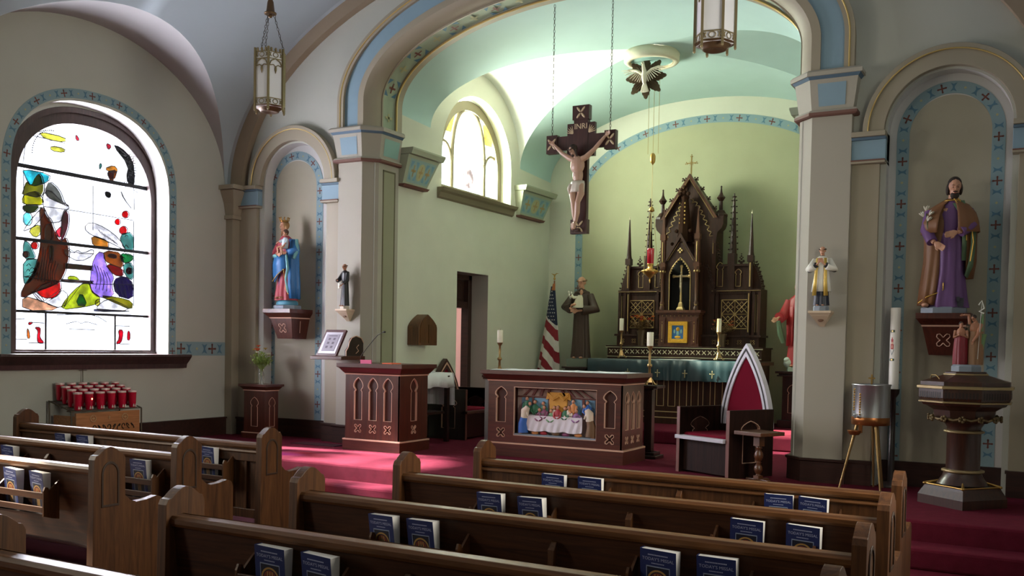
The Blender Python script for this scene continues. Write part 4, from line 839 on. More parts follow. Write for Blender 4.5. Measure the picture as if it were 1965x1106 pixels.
# ================================================================ PEWS
def end_prof():
    P = [(-.13, 0), (-.13, .90), (-.115, .925), (-.095, .93)]
    P += [(-.095+.0*i+(.19)*i/10, .93+.045*math.sin(PI*i/10)) for i in range(1, 10)]
    P += [(.095, .93), (.115, .925), (.13, .90), (.13, .66), (.15, .625), (.20, .605), (.28, .61), (.36, .625), (.40, .61), (.42, .57), (.42, 0)]
    P = [((y*.87 if z > .65 else y)+.05, z) for y, z in P]
    return P
def pew_end(x0, x1):
    m = MB(); m.prism(end_prof(), 'x', x0, x1)
    for xs, s in (((x0, -1),) if x0 < .01 else ((x1, 1),)):
        A = [(-.075, .60), (-.075, .80)]+[(-.075*math.cos(PI*i/12), .80+.085*math.sin(PI*i/12)) for i in range(1, 12)]+[(.075, .80), (.075, .60)]
        B = [(-.06, .615), (-.06, .80)]+[(-.06*math.cos(PI*i/12), .80+.068*math.sin(PI*i/12)) for i in range(1, 12)]+[(.06, .80), (.06, .615)]
        m.strip([(y*.87+.05, z) for y, z in A], [(y*.87+.05, z) for y, z in B], 'x', xs, xs+s*.006, 1, True)
    return m
def pew(label, loc, L, racks, panelled=False, mids=()):
    t = thing('pew', label, 'pew', loc, 0)
    for a, b in ((0, .055), (L-.055, L)): pew_end(a, b).build('end_panel', [oakZ, mat('oak_groove', '#301c0e', .5)], t, bevel=.006)
    m = MB()
    pr = [(-.035, .80), (-.042, .815), (-.042, .835), (-.03, .85), (.035, .85), (.048, .835), (.048, .815), (.035, .80)]
    m.prism(pr, 'x', .05, L-.05)
    if panelled: m.prism([(-.03, .765), (-.038, .775), (-.03, .79), (.03, .79), (.03, .765)], 'x', .05, L-.05)
    m.build('top_rail', oakC, t, bevel=.004)
    m = MB()
    if panelled:
        m.box((.05, -.02, .70), (L-.05, .02, .80)); m.box((.05, -.02, .25), (L-.05, .02, .32)); n = int((L-.1)/.165); w = (L-.1)/n
        m.box((.05, .005, .3), (L-.05, .02, .72))
        for i in range(n+1): x = .05+w*i; m.box((x-.012 if 0 < i else x, -.015, .3), (x+.012 if i < n else x, .015, .72))
    else:
        m.add([(.05, -.02, .81), (L-.05, -.02, .81), (L-.05, .03, .34), (.05, .03, .34), (.05, .005, .81), (L-.05, .005, .81), (L-.05, .055, .34), (.05, .055, .34)], [(0, 1, 2, 3), (7, 6, 5, 4), (0, 3, 7, 4), (1, 5, 6, 2), (0, 4, 5, 1), (3, 2, 6, 7)])
    m.build('backrest', oakM if not panelled else oakZ, t, bevel=.003)
    m = MB(); m.box((.05, .03, .40), (L-.05, .42, .435)); m.build('seat', oakM, t, bevel=.008)
    for rx in racks:
        r = MB(); r.box((rx-.25, -.115, .515), (rx+.25, -.01, .53)); rk = r.build('book_rack', oakM, t)
        for z0, z1 in ((.625, .668), (.54, .578)): s = MB(); s.box((rx-.25, -.122, z0), (rx+.25, -.108, z1)); s.build('slat', oakM, rk, bevel=.003)
        for x in (rx-.262, rx+.25):
            s = MB(); s.prism([(-.01, .49), (-.06, .50), (-.122, .52), (-.122, .68), (-.11, .705), (-.09, .70), (-.08, .68), (-.01, .74)], 'x', x, x+.012); s.build('bracket', oakZ, rk)
    for x in mids:
        s = MB(); s.prism([(-.02, .40), (-.05, .42), (-.06, .60), (-.055, .72), (-.03, .755), (-.02, .755)], 'x', x, x+.03); s.build('bracket', oakZ, t, bevel=.004)
    k = MB(); k.box((.15, -.30, .16), (L-.15, -.17, .19)); kn = k.build('kneeler', mat('kneeler_vinyl', '#8a8482', .4), t, bevel=.008)
    for x in (.3, L-.3):
        s = MB(); s.box((x-.015, -.27, 0), (x+.015, -.2, .16)); s.box((x-.015, -.25, .05), (x+.015, .0, .09)); s.build('kneeler_bracket', oakZ, kn)
    return t
RP = [(-3.50, 5.84, 2.83, [.78, 2.24], [1.5]), (-3.50, 4.88, 2.89, [.85, 2.30], [1.55]), (-3.50, 3.95, 2.93, [.84, 2.22], [1.55]), (-3.50, 3.08, 2.97, [.80, 2.20], [1.35]), (-3.50, 2.17, 3.0, [], [])]
nmR = ['front row', 'second row', 'third row', 'fourth row', 'fifth row, nearest']
LP = [(-8.40, 5.62, 3.11, [.88, 2.50], []), (-8.40, 4.74, 3.16, [1.18, 2.72], [1.7]), (-8.40, 3.95, 3.33, [2.66], []), (-8.40, 3.02, 3.0, [], [])]
nmL = ['front row', 'second row', 'third row', 'fourth row']
for i, (x, y, L, r, md) in enumerate(RP):
    pew('%s-backed oak pew, %s of the right-hand block' % ('panel' if i == 0 else 'plain', nmR[i]), (x, y, 0), L, r, i == 0, md)
for i, (x, y, L, r, md) in enumerate(LP):
    pew('%s-backed oak pew, %s of the left-hand block' % ('panel' if i == 0 else 'plain', nmL[i]), (x, y, 0), L, r, i == 0, md)
# books
coverM = mat('missal_cover', '#1d2c62', .45, coat=.1); pageM = mat('missal_pages', '#d6d4d2', .8)
def make_book(label):
    t = thing('missal', label, 'book', (0, 0, 0), 0, 'missals in the pew racks'); W, H = .165, .262
    m = MB(); m.add([(-W/2+.002, -.0165, 0), (W/2, -.0262, 0), (W/2, 0, 0), (-W/2+.002, 0, 0), (-W/2+.002, -.048, H-.003), (W/2, -.058, H-.003), (W/2, 0, H-.003), (-W/2+.002, -.004, H-.003)], [(0, 3, 2, 1), (4, 5, 6, 7), (0, 1, 5, 4), (1, 2, 6, 5), (2, 3, 7, 6), (3, 0, 4, 7)])
    m.build('pages', pageM, t)
    c = MB()
    def Q(u, v, e=0): # on the slanted front cover
        k = v/H; return ((-W/2-.001)+u*(W+.003), -.017-k*.032-u*.010-e, v)
    c.add([Q(0, 0), Q(1, 0), Q(1, H), Q(0, H), Q(0, 0, .0012), Q(1, 0, .0012), Q(1, H, .0012), Q(0, H, .0012)], [(0, 3, 2, 1), (4, 5, 6, 7), (0, 1, 5, 4), (1, 2, 6, 5), (2, 3, 7, 6), (3, 0, 4, 7)])
    c.add([(-W/2-.001, -.017, 0), (-W/2-.001, 0, 0), (-W/2-.001, 0, H), (-W/2-.001, -.049, H)], [(0, 1, 2, 3)])
    cv = c.build('front_cover', coverM, t)
    m = MB()
    for j in range(14): m.add([Q(.22+.04*j, .2365, .0016), Q(.25+.04*j, .2365, .0016), Q(.25+.04*j, .2415, .0016), Q(.22+.04*j, .2415, .0016)], [(0, 1, 2, 3)], 0)
    for j in range(9): m.add([Q(.32+.04*j, .200, .0016), Q(.35+.04*j, .200, .0016), Q(.35+.04*j, .204, .0016), Q(.32+.04*j, .204, .0016)], [(0, 1, 2, 3)], 0)
    for s, sz, z in (("TODAY'S MISSAL", .0195, .214),):
        v, f = text_mb(s, sz); m.add([(lambda p: (p[0], p[1]+y*.05, p[2]))(Q(.5+x/W, z+zz, .0016)) for x, y, zz in v], f, 0)
    m.build('title', mat('title_silver', '#aeb6d8', .5), cv)
    m = MB()
    for a in ((.17, .190, .83, .185), (.17, .19, .19, .02), (.81, .19, .83, .02)): m.add([Q(a[0], a[1], .0016), Q(a[2], a[1], .0016), Q(a[2], a[3], .0016), Q(a[0], a[3], .0016)], [(0, 1, 2, 3)], 0)
    m.add([Q(.2, .185, .0015), Q(.8, .185, .0015), Q(.8, .02, .0015), Q(.2, .02, .0015)], [(0, 1, 2, 3)], 2)
    for r0, r1, mi in ((.30, .25, 1), (.22, .10, 3)):
        for i in range(12):
            a, b = PI*i/12, PI*(i+1)/12
            m.add([Q(.5+r*math.cos(q), .125+r*W*math.sin(q)*1.0, .0019) for r, q in ((r1, a), (r0, a), (r0, b), (r1, b))], [(0, 1, 2, 3)], mi)
    for x in (.40, .48, .56): m.add([Q(x, .155, .002), Q(x+.035, .155, .002), Q(x+.035, .04, .002), Q(x, .04, .002)], [(0, 1, 2, 3)], 1)
    m.build('cover_picture', [mat('cover_line', '#93a0bc', .5), mat('cover_ochre', '#b08a4c', .5), mat('cover_dark', '#151a30', .5), mat('cover_red', '#7a3528', .5)], cv)
    return t
BK = [(0, 'R', -2.86, 'left of the pair in the left rack'), (0, 'R', -2.59, 'right of the pair in the left rack'), (0, 'R', -1.355, 'left of the pair in the right rack'), (0, 'R', -1.155, 'right of the pair in the right rack'),
      (1, 'R', -2.785, 'left of the pair in the left rack'), (1, 'R', -2.51, 'right of the pair in the left rack'), (1, 'R', -1.29, 'left of the pair in the right rack'), (1, 'R', -1.005, 'right of the pair in the right rack'),
      (2, 'R', -2.86, 'left of the pair in the left rack'), (2, 'R', -2.625, 'right of the pair in the left rack'), (2, 'R', -1.41, 'left of the pair in the right rack'), (2, 'R', -1.155, 'right of the pair in the right rack'),
      (3, 'R', -2.805, 'left of the pair in the left rack'), (3, 'R', -2.545, 'right of the pair in the left rack'),
      (0, 'L', -7.67, 'left of the pair in the left rack'), (0, 'L', -7.375, 'right of the pair in the left rack'), (0, 'L', -5.855, 'in the rack by the aisle'),
      (1, 'L', -7.105, 'in the left rack'), (1, 'L', -5.60, 'in the rack by the aisle'),
      (2, 'L', -5.87, 'left of the pair in its rack'), (2, 'L', -5.59, 'right of the pair in its rack')]
b0 = None; R = random.Random(5)
for row, side, x, d in BK:
    P = (RP if side == 'R' else LP)[row]
    lab = 'blue missal %s, %s pew, %s block' % (d.replace('left of the pair in the left rack', 'leftmost of two in left rack').replace('right of the pair in the left rack', 'rightmost of two in left rack').replace('left of the pair in the right rack', 'leftmost of two in right rack').replace('right of the pair in the right rack', 'rightmost of two in right rack'), ('front', 'second', 'third', 'fourth')[row], 'right' if side == 'R' else 'left')
    o = make_book(lab) if b0 is None else dup(b0, (0, 0, 0), 0, lab)
    b0 = b0 or o
    o.location = (x, P[1]-.045, .531); o.rotation_euler = (math.radians(R.uniform(-1, 1)), math.radians(R.uniform(-2, 2)), math.radians(R.uniform(-5, 5)))
# ================================================================ VOTIVE CANDLE RACK
t = thing('votive_rack', 'tiered brass votive candle rack with an orange wooden front below the stained window', 'candle rack', (-8.85, 6.9, 0))
wr = wood('rack_orange', '#8a5a34', '#b67c4c', .45, 1)
m = MB(); m.box((-8.80, 6.5, .60), (-8.77, 7.30, .865)); m.box((-9.14, 6.5, .60), (-8.80, 6.53, .83)); m.box((-9.14, 7.27, .60), (-8.80, 7.30, .83)); m.build('front_box', wr, t, True, bevel=.004)
m = MB()
for y in (6.70, 7.10): m.tube([(-8.765, y+.035*math.cos(a), .80+.035*math.sin(a)) for a in [i*PI/6 for i in range(13)]], .004, 5); m.tube([(-8.765, y-.02, .80), (-8.765, y+.02, .80)], .004, 5); m.tube([(-8.765, y, .78), (-8.765, y, .82)], .004, 5)
for i in range(9): m.tube([(-8.764, 6.72+.06*i+.02*math.cos(a*1.1+i), .70+.028*math.sin(a)) for a in [j*.6 for j in range(9)]], .005, 5, 1)
m.box((-8.768, 6.895, .785), (-8.764, 6.905, .82)); m.box((-8.768, 6.885, .805), (-8.764, 6.915, .81)); m.build('ornament', [mat('pale_gilt', '#c0a47c', .4, .4), ironM], t, True)
m = MB()
for r in range(4):
    x = -8.83-.095*r; z = .885+.03*r; m.tube([(x-.035, 6.46, z), (x-.035, 7.34, z)], .006, 6); m.tube([(x+.035, 6.46, z), (x+.035, 7.34, z)], .006, 6)
for y in (6.46, 7.34): m.tube([(-8.79, y, .885), (-9.16, y, .98)], .007, 6); m.tube([(-8.79, y, 0), (-8.79, y, .885)], .009, 6); m.tube([(-9.15, y, 0), (-9.15, y, .98)], .009, 6); m.tube([(-8.79, y, .3), (-9.15, y, .3)], .007, 6)
m.tube([(-9.16, 6.87, .95), (-9.16, 6.87, 1.33)], .005, 6); m.tube([(-9.16, 6.82, 1.30), (-9.16, 6.92, 1.30)], .004, 6)
m.build('frame', mat('rack_metal', '#5e564a', .4, .7), t, True)
ruby = mat('ruby_glass', '#b01030', .12, spec=.8, coat=.3)
def votive(label, lit=False):
    t = thing('votive_candle', label, 'candle', (0, 0, 0), 0, 'red glass votive candles on the rack')
    m = MB(); m.lathe([(.030, 0), (.036, .01), (.040, .06), (.044, .165), (.044, .185), (.041, .185), (.040, .17)], n=18); m.build('glass', ruby, t)
    m = MB(); m.lathe([(.0445, .168), (.0455, .170), (.0455, .187), (.043, .188)], n=18); m.build('rim', mat('votive_rim', '#dcc0bc', .3, .2), t)
    m = MB()
    for a in (-.45, .45):
        m.prism([(a*.03-.010, .012), (a*.03+.010, .012), (a*.03+.007, .028), (a*.03, .045), (a*.03-.007, .028)], 'x', .040, .0425)
    m.build('paper_emblem', mat('emblem_white', '#cfc4bc', .6), t)
    if lit:
        e = bpy.data.materials.new('flame'); e.use_nodes = True; b = e.node_tree.nodes['Principled BSDF']; b.inputs['Emission Color'].default_value = (1, .25, .1, 1); b.inputs['Emission Strength'].default_value = 12
        m = MB(); m.ell((.043, .005, .115), (.004, .007, .010), n=8, m=6); m.build('flame', e, t)
    return t
v0 = None
for r in range(4):
    for c in range(6):
        loc = (-8.83-.095*r, 6.56+.138*c, .893+.03*r)
        if r == 0 and c == 1: o = votive('lit red glass votive candle, second from the left in the front row', True); o.location = loc; continue
        lab = 'unlit red votive candle, %s from left in the %s row of the rack' % (('first', 'second', 'third', 'fourth', 'fifth', 'sixth')[c], ('front', 'second', 'third', 'back')[r])
        o = votive(lab) if v0 is None else dup(v0, loc, None, lab); v0 = v0 or o; o.location = loc
# ================================================================ FONT
t = thing('baptismal_font', 'octagonal dark wooden baptismal font with gilded edges on a round column', 'font', (-.53, 8.40, Z0))
fw_ = wood('font_wood', '#2a1812', '#432619', .35, 2); r8 = PI/8
def oc(m, prof, mi=0): m.lathe(prof, (0, 0, 0), 8, mi, False, rot=r8)
RQ = math.radians(-40)+PI/4
m = MB(); m.lathe([(.325, 0), (.325, .07), (.285, .13), (.27, .155)], (0, 0, 0), 4, 0, False, rot=RQ); m.build('base', fw_, t)
m = MB()
for k in range(4):
    a = RQ+k*PI/2; b = a+PI/2; p = (.272*math.cos(a), .272*math.sin(a), .158); q = (.272*math.cos(b), .272*math.sin(b), .158)
    m.tube([p, q], .007, 6); m.ell(p, (.018, .018, .012), n=8, m=5); m.tube([p, (.17*math.cos(a), .17*math.sin(a), .19)], [.014, .006], 6)
m.build('gilded_base_edge', goldM, t)
m = MB(); m.lathe([(.19, .17), (.17, .20), (.15, .23), (.14, .26)], n=28); m.lathe([(.125, .26), (.125, .62), (.15, .66), (.17, .69), (.19, .72)], n=28); m.build('column', fw_, t)
m = MB(); m.lathe([(.14, .262), (.158, .268), (.158, .282), (.14, .288)], n=28); m.build('gilded_ring', mat('font_gilt', '#9a8660', .4, .5), t); m = MB(); m.lathe([(.13, .575), (.15, .582), (.15, .592), (.13, .60)], n=28); m.build('gilded_ring', mat('font_gilt', '#9a8660', .4, .5), t)
m = MB(); oc(m, [(.18, .66), (.23, .70), (.24, .76), (.29, .79), (.32, .80), (.34, .83), (.355, .86), (.355, .93)]); m.build('bowl', fw_, t)
m = MB(); gd = mat('dull_gold', '#6c5a3c', .5, .5)
for k in range(12):
    a = k*2*PI/12; b = a+PI/12
    m.tube([(.25*math.cos(a), .25*math.sin(a), .70), (.245*math.cos(b), .245*math.sin(b), .685), (.25*math.cos(b+PI/12), .25*math.sin(b+PI/12), .70)], .012, 6)
    for q in range(5): e = q*2*PI/5; m.ell((.262*math.cos(a)-.018*math.sin(a)*math.cos(e), .262*math.sin(a)+.018*math.cos(a)*math.cos(e), .695+.018*math.sin(e)), (.012, .012, .012), n=6, m=4)
m.build('carved_flower_garland', gd, t)
fg = mat('font_gilt', '#9a8660', .4, .5)
m = MB(); oc(m, [(.345, .818), (.357, .822), (.357, .830), (.345, .834)]); m.build('gilded_band', fg, t); m = MB(); oc(m, [(.36, .928), (.372, .932), (.372, .950), (.36, .954)]); m.build('gilded_band', fg, t)
m = MB()
for k in range(8):
    a = k*PI/4; n = Vector((math.cos(a), math.sin(a), 0)); s = Vector((-math.sin(a), math.cos(a), 0)); d = .355*math.cos(r8)
    for q in range(10): u = -.115+.0245*q; C = n*(d+.002)+s*u; m.add([C-s*.006+Vector((0, 0, .855)), C+s*.006+Vector((0, 0, .855)), C+s*.006+Vector((0, 0, .905)), C-s*.006+Vector((0, 0, .905))], [(0, 1, 2, 3)])
m.build('fluting', dkM, t)
m = MB(); oc(m, [(.345, .955), (.345, .985), (.18, 1.035), (.16, 1.045), (.16, 1.06), (.15, 1.065)]); ld = m.build('lid', fw_, t)
m = MB(); oc(m, [(.165, 1.035), (.172, 1.038), (.172, 1.046), (.165, 1.05)]); m.build('gilded_lid_ring', fg, ld)
m = MB(); a = -PI/2-PI/4-.1; n = Vector((math.cos(a), math.sin(a), 0)); s = Vector((-math.sin(a), math.cos(a), 0)); C = n*.27+Vector((0, 0, 1.005)); m.tube([C-s*.06, C-s*.03+Vector((0, 0, .03))+n*.01, C+s*.03+Vector((0, 0, .03))+n*.01, C+s*.06], .005, 6); m.build('lid_handle', brassM, ld)
# ================================================================ HOLY WATER URN AND PASCHAL CANDLE
t = thing('holy_water_urn', 'polished steel holy water urn with copper band on splayed brass legs', 'water urn', (-1.31, 8.90, Z0))
m = MB(); m.lathe([(.155, .60), (.158, .66), (.158, .905), (.165, .915), (.165, .925), (.15, .925), (.148, .90), (.0, .90)], n=36); m.build('drum', steelM, t)
m = MB(); m.lathe([(.150, .565), (.162, .57), (.162, .63), (.160, .635)], n=36); m.build('copper_band', copperM, t)
for k, (dx, dy) in enumerate(((-.23, -.10), (.12, -.15), (.10, .13), (.02, .15))):
    m = MB(); m.tube([(dx*.45, dy*.5, .57), (dx, dy, 0)], [.014, .009], 10); m.build('leg', brassM, t)
m = MB(); m.lathe([(.0, .475), (.04, .48), (.055, .50), (.058, .515), (.062, .52), (.05, .52)], (-.11, -.14, 0), 18); m.box((-.075, -.15, .50), (-.045, -.12, .58)); m.build('drip_bowl', copperM, t)
m = MB()
for i in range(9):
    for x, y, z in ((-.125, -.098, .70+.022*i), (-.07, -.142, .66+.022*i)): m.ell((x, y, z), (.010, .008, .010), n=6, m=4)
m.build('gilded_grapevine', goldM, t)
m = MB(); m.tube([(-.10, -.12, .64), (-.10, -.18, .64)], .012, 8); m.ell((-.10, -.17, .66), (.02, .012, .012)); m.build('tap', steelM, t)
m = MB(); m.box((-.006, -.006, .92), (.006, .006, 1.01)); m.box((-.028, -.005, .97), (.028, .005, .982)); m.build('cross', goldM, t)
t = thing('paschal_candle', 'tall thick white paschal candle with a red and green emblem on a dark stand', 'candle', (-1.16, 9.14, Z0))
m = MB(); m.lathe([(.10, 0), (.10, .03), (.03, .05), (.024, .80), (.05, .84), (.055, .88)], n=20); m.build('stand', mahD, t)
m = MB(); m.lathe([(.043, .88), (.043, 1.60), (.040, 1.605), (.01, 1.60)], n=28); m.build('candle', mat('paschal_wax', '#e6e2da', .5), t)
m = MB()
def patch(a0, a1, z0, z1, mi, n=6, r=.0438):
    vs = []; 
    for i in range(n+1):
        a = a0+(a1-a0)*i/n; vs += [(r*math.cos(a), r*math.sin(a), z0), (r*math.cos(a), r*math.sin(a), z1)]
    m.add(vs, [(2*i, 2*i+2, 2*i+3, 2*i+1) for i in range(n)], mi)
ac = math.radians(-115)
for z in (1.13, 1.385): patch(ac-.5, ac+.5, z, z+.022, 0); patch(ac-.18, ac+.18, z+.005, z+.017, 1, r=.0442)
patch(ac-.33, ac+.33, 1.235, 1.28, 2); patch(ac-.22, ac+.22, 1.28, 1.30, 3); patch(ac-.24, ac+.24, 1.30, 1.325, 2); patch(ac-.1, ac+.1, 1.325, 1.34, 2); patch(ac-.12, ac+.12, 1.245, 1.27, 3, r=.0442)
for s in (-1, 1):
    for i in range(6): patch(ac+s*.07*i+0-.05, ac+s*.07*i+.05, 1.18+.008*i, 1.192+.008*i, 4)
m.build('emblem', [mat('emblem_green', '#3a5244', .6), MT['gilded_edge'], mat('emblem_red', '#b0454a', .6), mat('emblem_flesh', '#d8a890', .6), mat('emblem_grey', '#7c8a8c', .6)], t)
# ================================================================ HANGING LANTERNS
def lantern(label, loc, rot, ztop):
    t = thing('hanging_lantern', label, 'lantern', loc, rot, 'hexagonal nave lanterns'); gm = mat('lantern_bronze', '#8a7c5c', .45, .5); R = .152; H = .56
    V = [(R*math.cos(k*PI/3), R*math.sin(k*PI/3)) for k in range(6)]
    m = MB()
    for x, y in V: m.box((x-.009, y-.009, -.01), (x+.009, y+.009, H+.02)); m.ell((x, y, -.012), (.011, .011, .014), n=6, m=4)
    for z0, z1 in ((.03, .10), (.47, .545)):
        m.lathe([(R*.99, z0), (R*.99, z0+.008)], n=6, smooth=False); m.lathe([(R*.99, z1-.008), (R*.99, z1)], n=6, smooth=False)
    for k in range(6):
        (x0, y0), (x1, y1) = V[k], V[(k+1) % 6]; L = lambda u, z: (x0+(x1-x0)*u, y0+(y1-y0)*u, z)
        for z in (.065, .51):
            m.tube([L(.5+.17*math.cos(a), z+.022*math.sin(a)) for a in [i*PI/5 for i in range(11)]], .004, 4)
            for u in (.14, .86): m.tube([L(u-.06, z-.02), L(u+.06, z+.02)], .004, 4); m.tube([L(u-.06, z+.02), L(u+.06, z-.02)], .004, 4)
        m.tube([L(.08, .41), L(.2, .45), L(.5, .475), L(.8, .45), L(.92, .41)], .006, 5)
        m.tube([L(.12, .405), L(.35, .415), L(.5, .395), L(.65, .415), L(.88, .405)], .005, 5)
        C = L(.5, .375); m.ell(C, (.012, .012, .03), n=8, m=6); m.ell((C[0], C[1], .345), (.006, .006, .014), n=6, m=4)
        for i in range(3): C = L(.2+.3*i, .56); m.ell(C, (.014, .014, .02), n=6, m=4)
    m.build('frame', gm, t)
    m = MB(); m.lathe([(R*.93, .02), (R*.93, .54)], n=6, smooth=False); m.build('glass', mat('opal_glass', '#e2e2e8', .4), t)
    m = MB(); m.lathe([(.0, .0), (.06, -.012), (.075, -.018), (.09, -.012), (.095, .0), (.12, .02), (R*.98, .03)], n=24); m.build('bottom_dish', mat('lantern_bottom', '#5c4630', .5, .4), t)
    m = MB()
    def chain(a, b, sz=.024):
        a, b = Vector(a), Vector(b); L = (b-a).length; n = int(L/(sz*1.3)); d = (b-a)/n; u = d.normalized(); p = u.orthogonal().normalized(); q = u.cross(p)
        for i in range(n):
            C = a+d*(i+.5); s = p if i % 2 else q
            m.tube([C+u*sz*.8*math.cos(e)+s*sz*.36*math.sin(e) for e in [j*PI/4 for j in range(9)]], sz*.11, 4)
    for k in range(3): chain((R*.9*math.cos(k*2*PI/3+.5), R*.9*math.sin(k*2*PI/3+.5), H), (.035*math.cos(k*2*PI/3+.5), .035*math.sin(k*2*PI/3+.5), .93))
    for z in (0,): chain((0, 0, 1.06), (0, 0, ztop-loc[2]), .035)
    m.build('chain', mat('chain_dark', '#3f3a30', .5, .6), t)
    m = MB(); m.lathe([(.055, .93), (.06, .935), (.06, .945), (.042, .95), (.03, 1.05), (.012, 1.09), (0, 1.10)], n=18); m.lathe([(.0, .895), (.016, .90), (.02, .915), (.01, .93)], n=12); m.build('canopy', mat('canopy_bronze', '#6a5238', .4, .7), t)
    return t
lantern('hexagonal bronze lantern with opal glass hanging in front of the left vault', (-6.70, 7.1, 3.91), math.radians(8), nz0+nb*math.sqrt(1-(2.2/na)**2))
lantern('hexagonal bronze lantern cut by the top edge, hanging right of the crucifix', (-2.24, 7.1, 3.92), math.radians(9), nz0+nb*math.sqrt(1-(2.26/na)**2))
# ================================================================ CEILING MEDALLION, DOVE, SANCTUARY LAMP
t = thing('ceiling_medallion', 'round cream moulding with a pale blue disc on the sanctuary vault', 'ceiling medallion', (XC, 11.66, 5.30))
m = MB(); m.lathe([(.27, .02), (.28, .0), (.33, .0), (.35, .02), (.355, .13), (.27, .13), (.27, .02)], n=48, cap=False); m.lathe([(.268, .01), (.272, .004), (.276, .01)], n=48, mi=1, cap=False); m.build('ring', [mat('medallion_cream', '#d2cdb4', .7), goldlM], t)
m = MB(); m.lathe([(.27, .03), (.27, .05)], n=48, smooth=False); m.build('disc', mat('medallion_blue', '#9ec6c0', .8), t)
t = thing('holy_dove', 'white carved dove with spread wings on a bronze sunburst below the ceiling medallion', 'dove', (-4.56, 11.62, 5.12))
m = MB(); P = []
for i in range(96):
    a = i*2*PI/96; k = min(i % 12, 12-(i % 12)); r = .275-.021*k+(.012 if i % 2 else 0); P.append((r*math.sin(a), r*math.cos(a)))
m.prism(P, 'y', .0, .02)
for i in range(36): a = i*2*PI/36; m.tube([(.06*math.sin(a), -.004, .06*math.cos(a)), (.19*math.sin(a), -.004, .19*math.cos(a))], [.008, .004], 5)
for i in range(8): a = i*2*PI/8; m.ell((.25*math.sin(a), .01, .25*math.cos(a)), (.016, .014, .016), n=8, m=6)
sb = m.build('sunburst', mat('sunburst_bronze', '#4c3a22', .5, .3), t)
dm = mat('dove_white', '#dcd3c0', .5); m = MB()
m.ell((0, -.05, .0), (.038, .04, .10)); m.tube([(0, -.06, .06), (-.005, -.075, .11), (-.01, -.08, .15)], [.030, .022, .018], 10); m.ell((-.012, -.085, .16), (.020, .026, .022)); m.tube([(-.012, -.105, .158), (-.012, -.13, .15)], [.008, .002], 6)
for k in range(5): a = (k-2)*.14; m.tube([(0, -.04, -.07), (.17*math.sin(a), -.03, -.07-.13*math.cos(a))], [.018, .013], 6)
m.build('body', dm, t, remesh=.004, smoothit=2)
for s in (-1, 1):
    m = MB(); 
    for k in range(9):
        u = k/8; base = Vector((s*(.03+.13*u), -.055, .02+.075*u)); d = Vector((s*(.35+.55*u), -.1, -1+1.0*u)).normalized()*(.10+.05*u)
        m.ell(base+d*.45, (.011, .006, d.length*.62), n=8, m=6, rot=d.to_track_quat('Z', 'Y'))
    m.tube([(s*.02, -.05, .02), (s*.10, -.06, .075), (s*.19, -.055, .10), (s*.24, -.05, .10)], [.022, .018, .014, .006], 8)
    m.build('wing', dm, t, remesh=.004, smoothit=1)
t = thing('sanctuary_lamp', 'brass sanctuary lamp with a red glass hanging on three fine cords before the high altar', 'sanctuary lamp', (XC, 11.78, 2.55))
m = MB()
for a in (-.07, 0, .07): m.tube([(a, 0, 1.62), (a, 0, 2.80)], .0032, 5)
m.tube([(0, 0, 1.50), (0, 0, .62)], .004, 5)
for k in range(3): a = k*2*PI/3; m.tube([(0, 0, .92), (.035*math.cos(a), .035*math.sin(a), .80), (.105*math.cos(a), .105*math.sin(a), .12)], .0035, 5)
m.build('cord', mat('lamp_chain', '#9a8a5c', .4, .7), t)
m = MB(); m.lathe([(0, 1.47), (.012, 1.49), (.03, 1.51), (.036, 1.54), (.036, 1.59), (.03, 1.61), (.015, 1.63), (0, 1.63)], n=20); m.build('counterweight', goldM, t)
m = MB(); m.lathe([(.0, .87), (.035, .88), (.036, .90), (.026, .925), (.01, .94), (0, .95)], n=18); m.build('crown', goldM, t)
m = MB(); m.lathe([(0, -.05), (.008, -.04), (.012, -.01), (.006, .01), (.03, .03), (.06, .055), (.09, .085), (.10, .11), (.095, .12), (.06, .13), (.03, .15), (.038, .19), (.045, .20), (.03, .205)], n=28)
for k in range(12): a = k*PI/6; m.ell((.10*math.cos(a), .10*math.sin(a), .105), (.012, .012, .016), n=6, m=4)
m.build('bowl', goldM, t)
m = MB(); m.lathe([(.032, .19), (.042, .21), (.046, .38), (.048, .40), (.046, .40)], n=20); m.build('red_glass', mat('lamp_red_glass', '#a01226', .12, coat=.5), t)
# ================================================================ CRUCIFIX CROSS (figure added with the statues)
CRX = thing('hanging_crucifix', 'large dark wooden crucifix with gilt leaf ends hanging on two chains', 'crucifix', (-4.51, 9.6, 2.90))
cw_ = wood('cross_wood', '#2e1713', '#42221c', .4, 2)
m = MB(); m.box((-.09, 0, 0), (.09, .05, 1.385)); m.box((-.09-.0, 0, .0), (.09, .05, .13)); m.box((-.36, 0, .93), (.36, .05, 1.08))
m.box((-.17, .002, .86), (.17, .048, 1.22))
m.box((-.112, -.012, -.0), (.112, .058, .155)); m.box((-.112, -.012, 1.25), (.112, .058, 1.40)); m.box((-.42, -.012, .895), (-.285, .058, 1.11)); m.box((.285, -.012, .895), (.42, .058, 1.11))
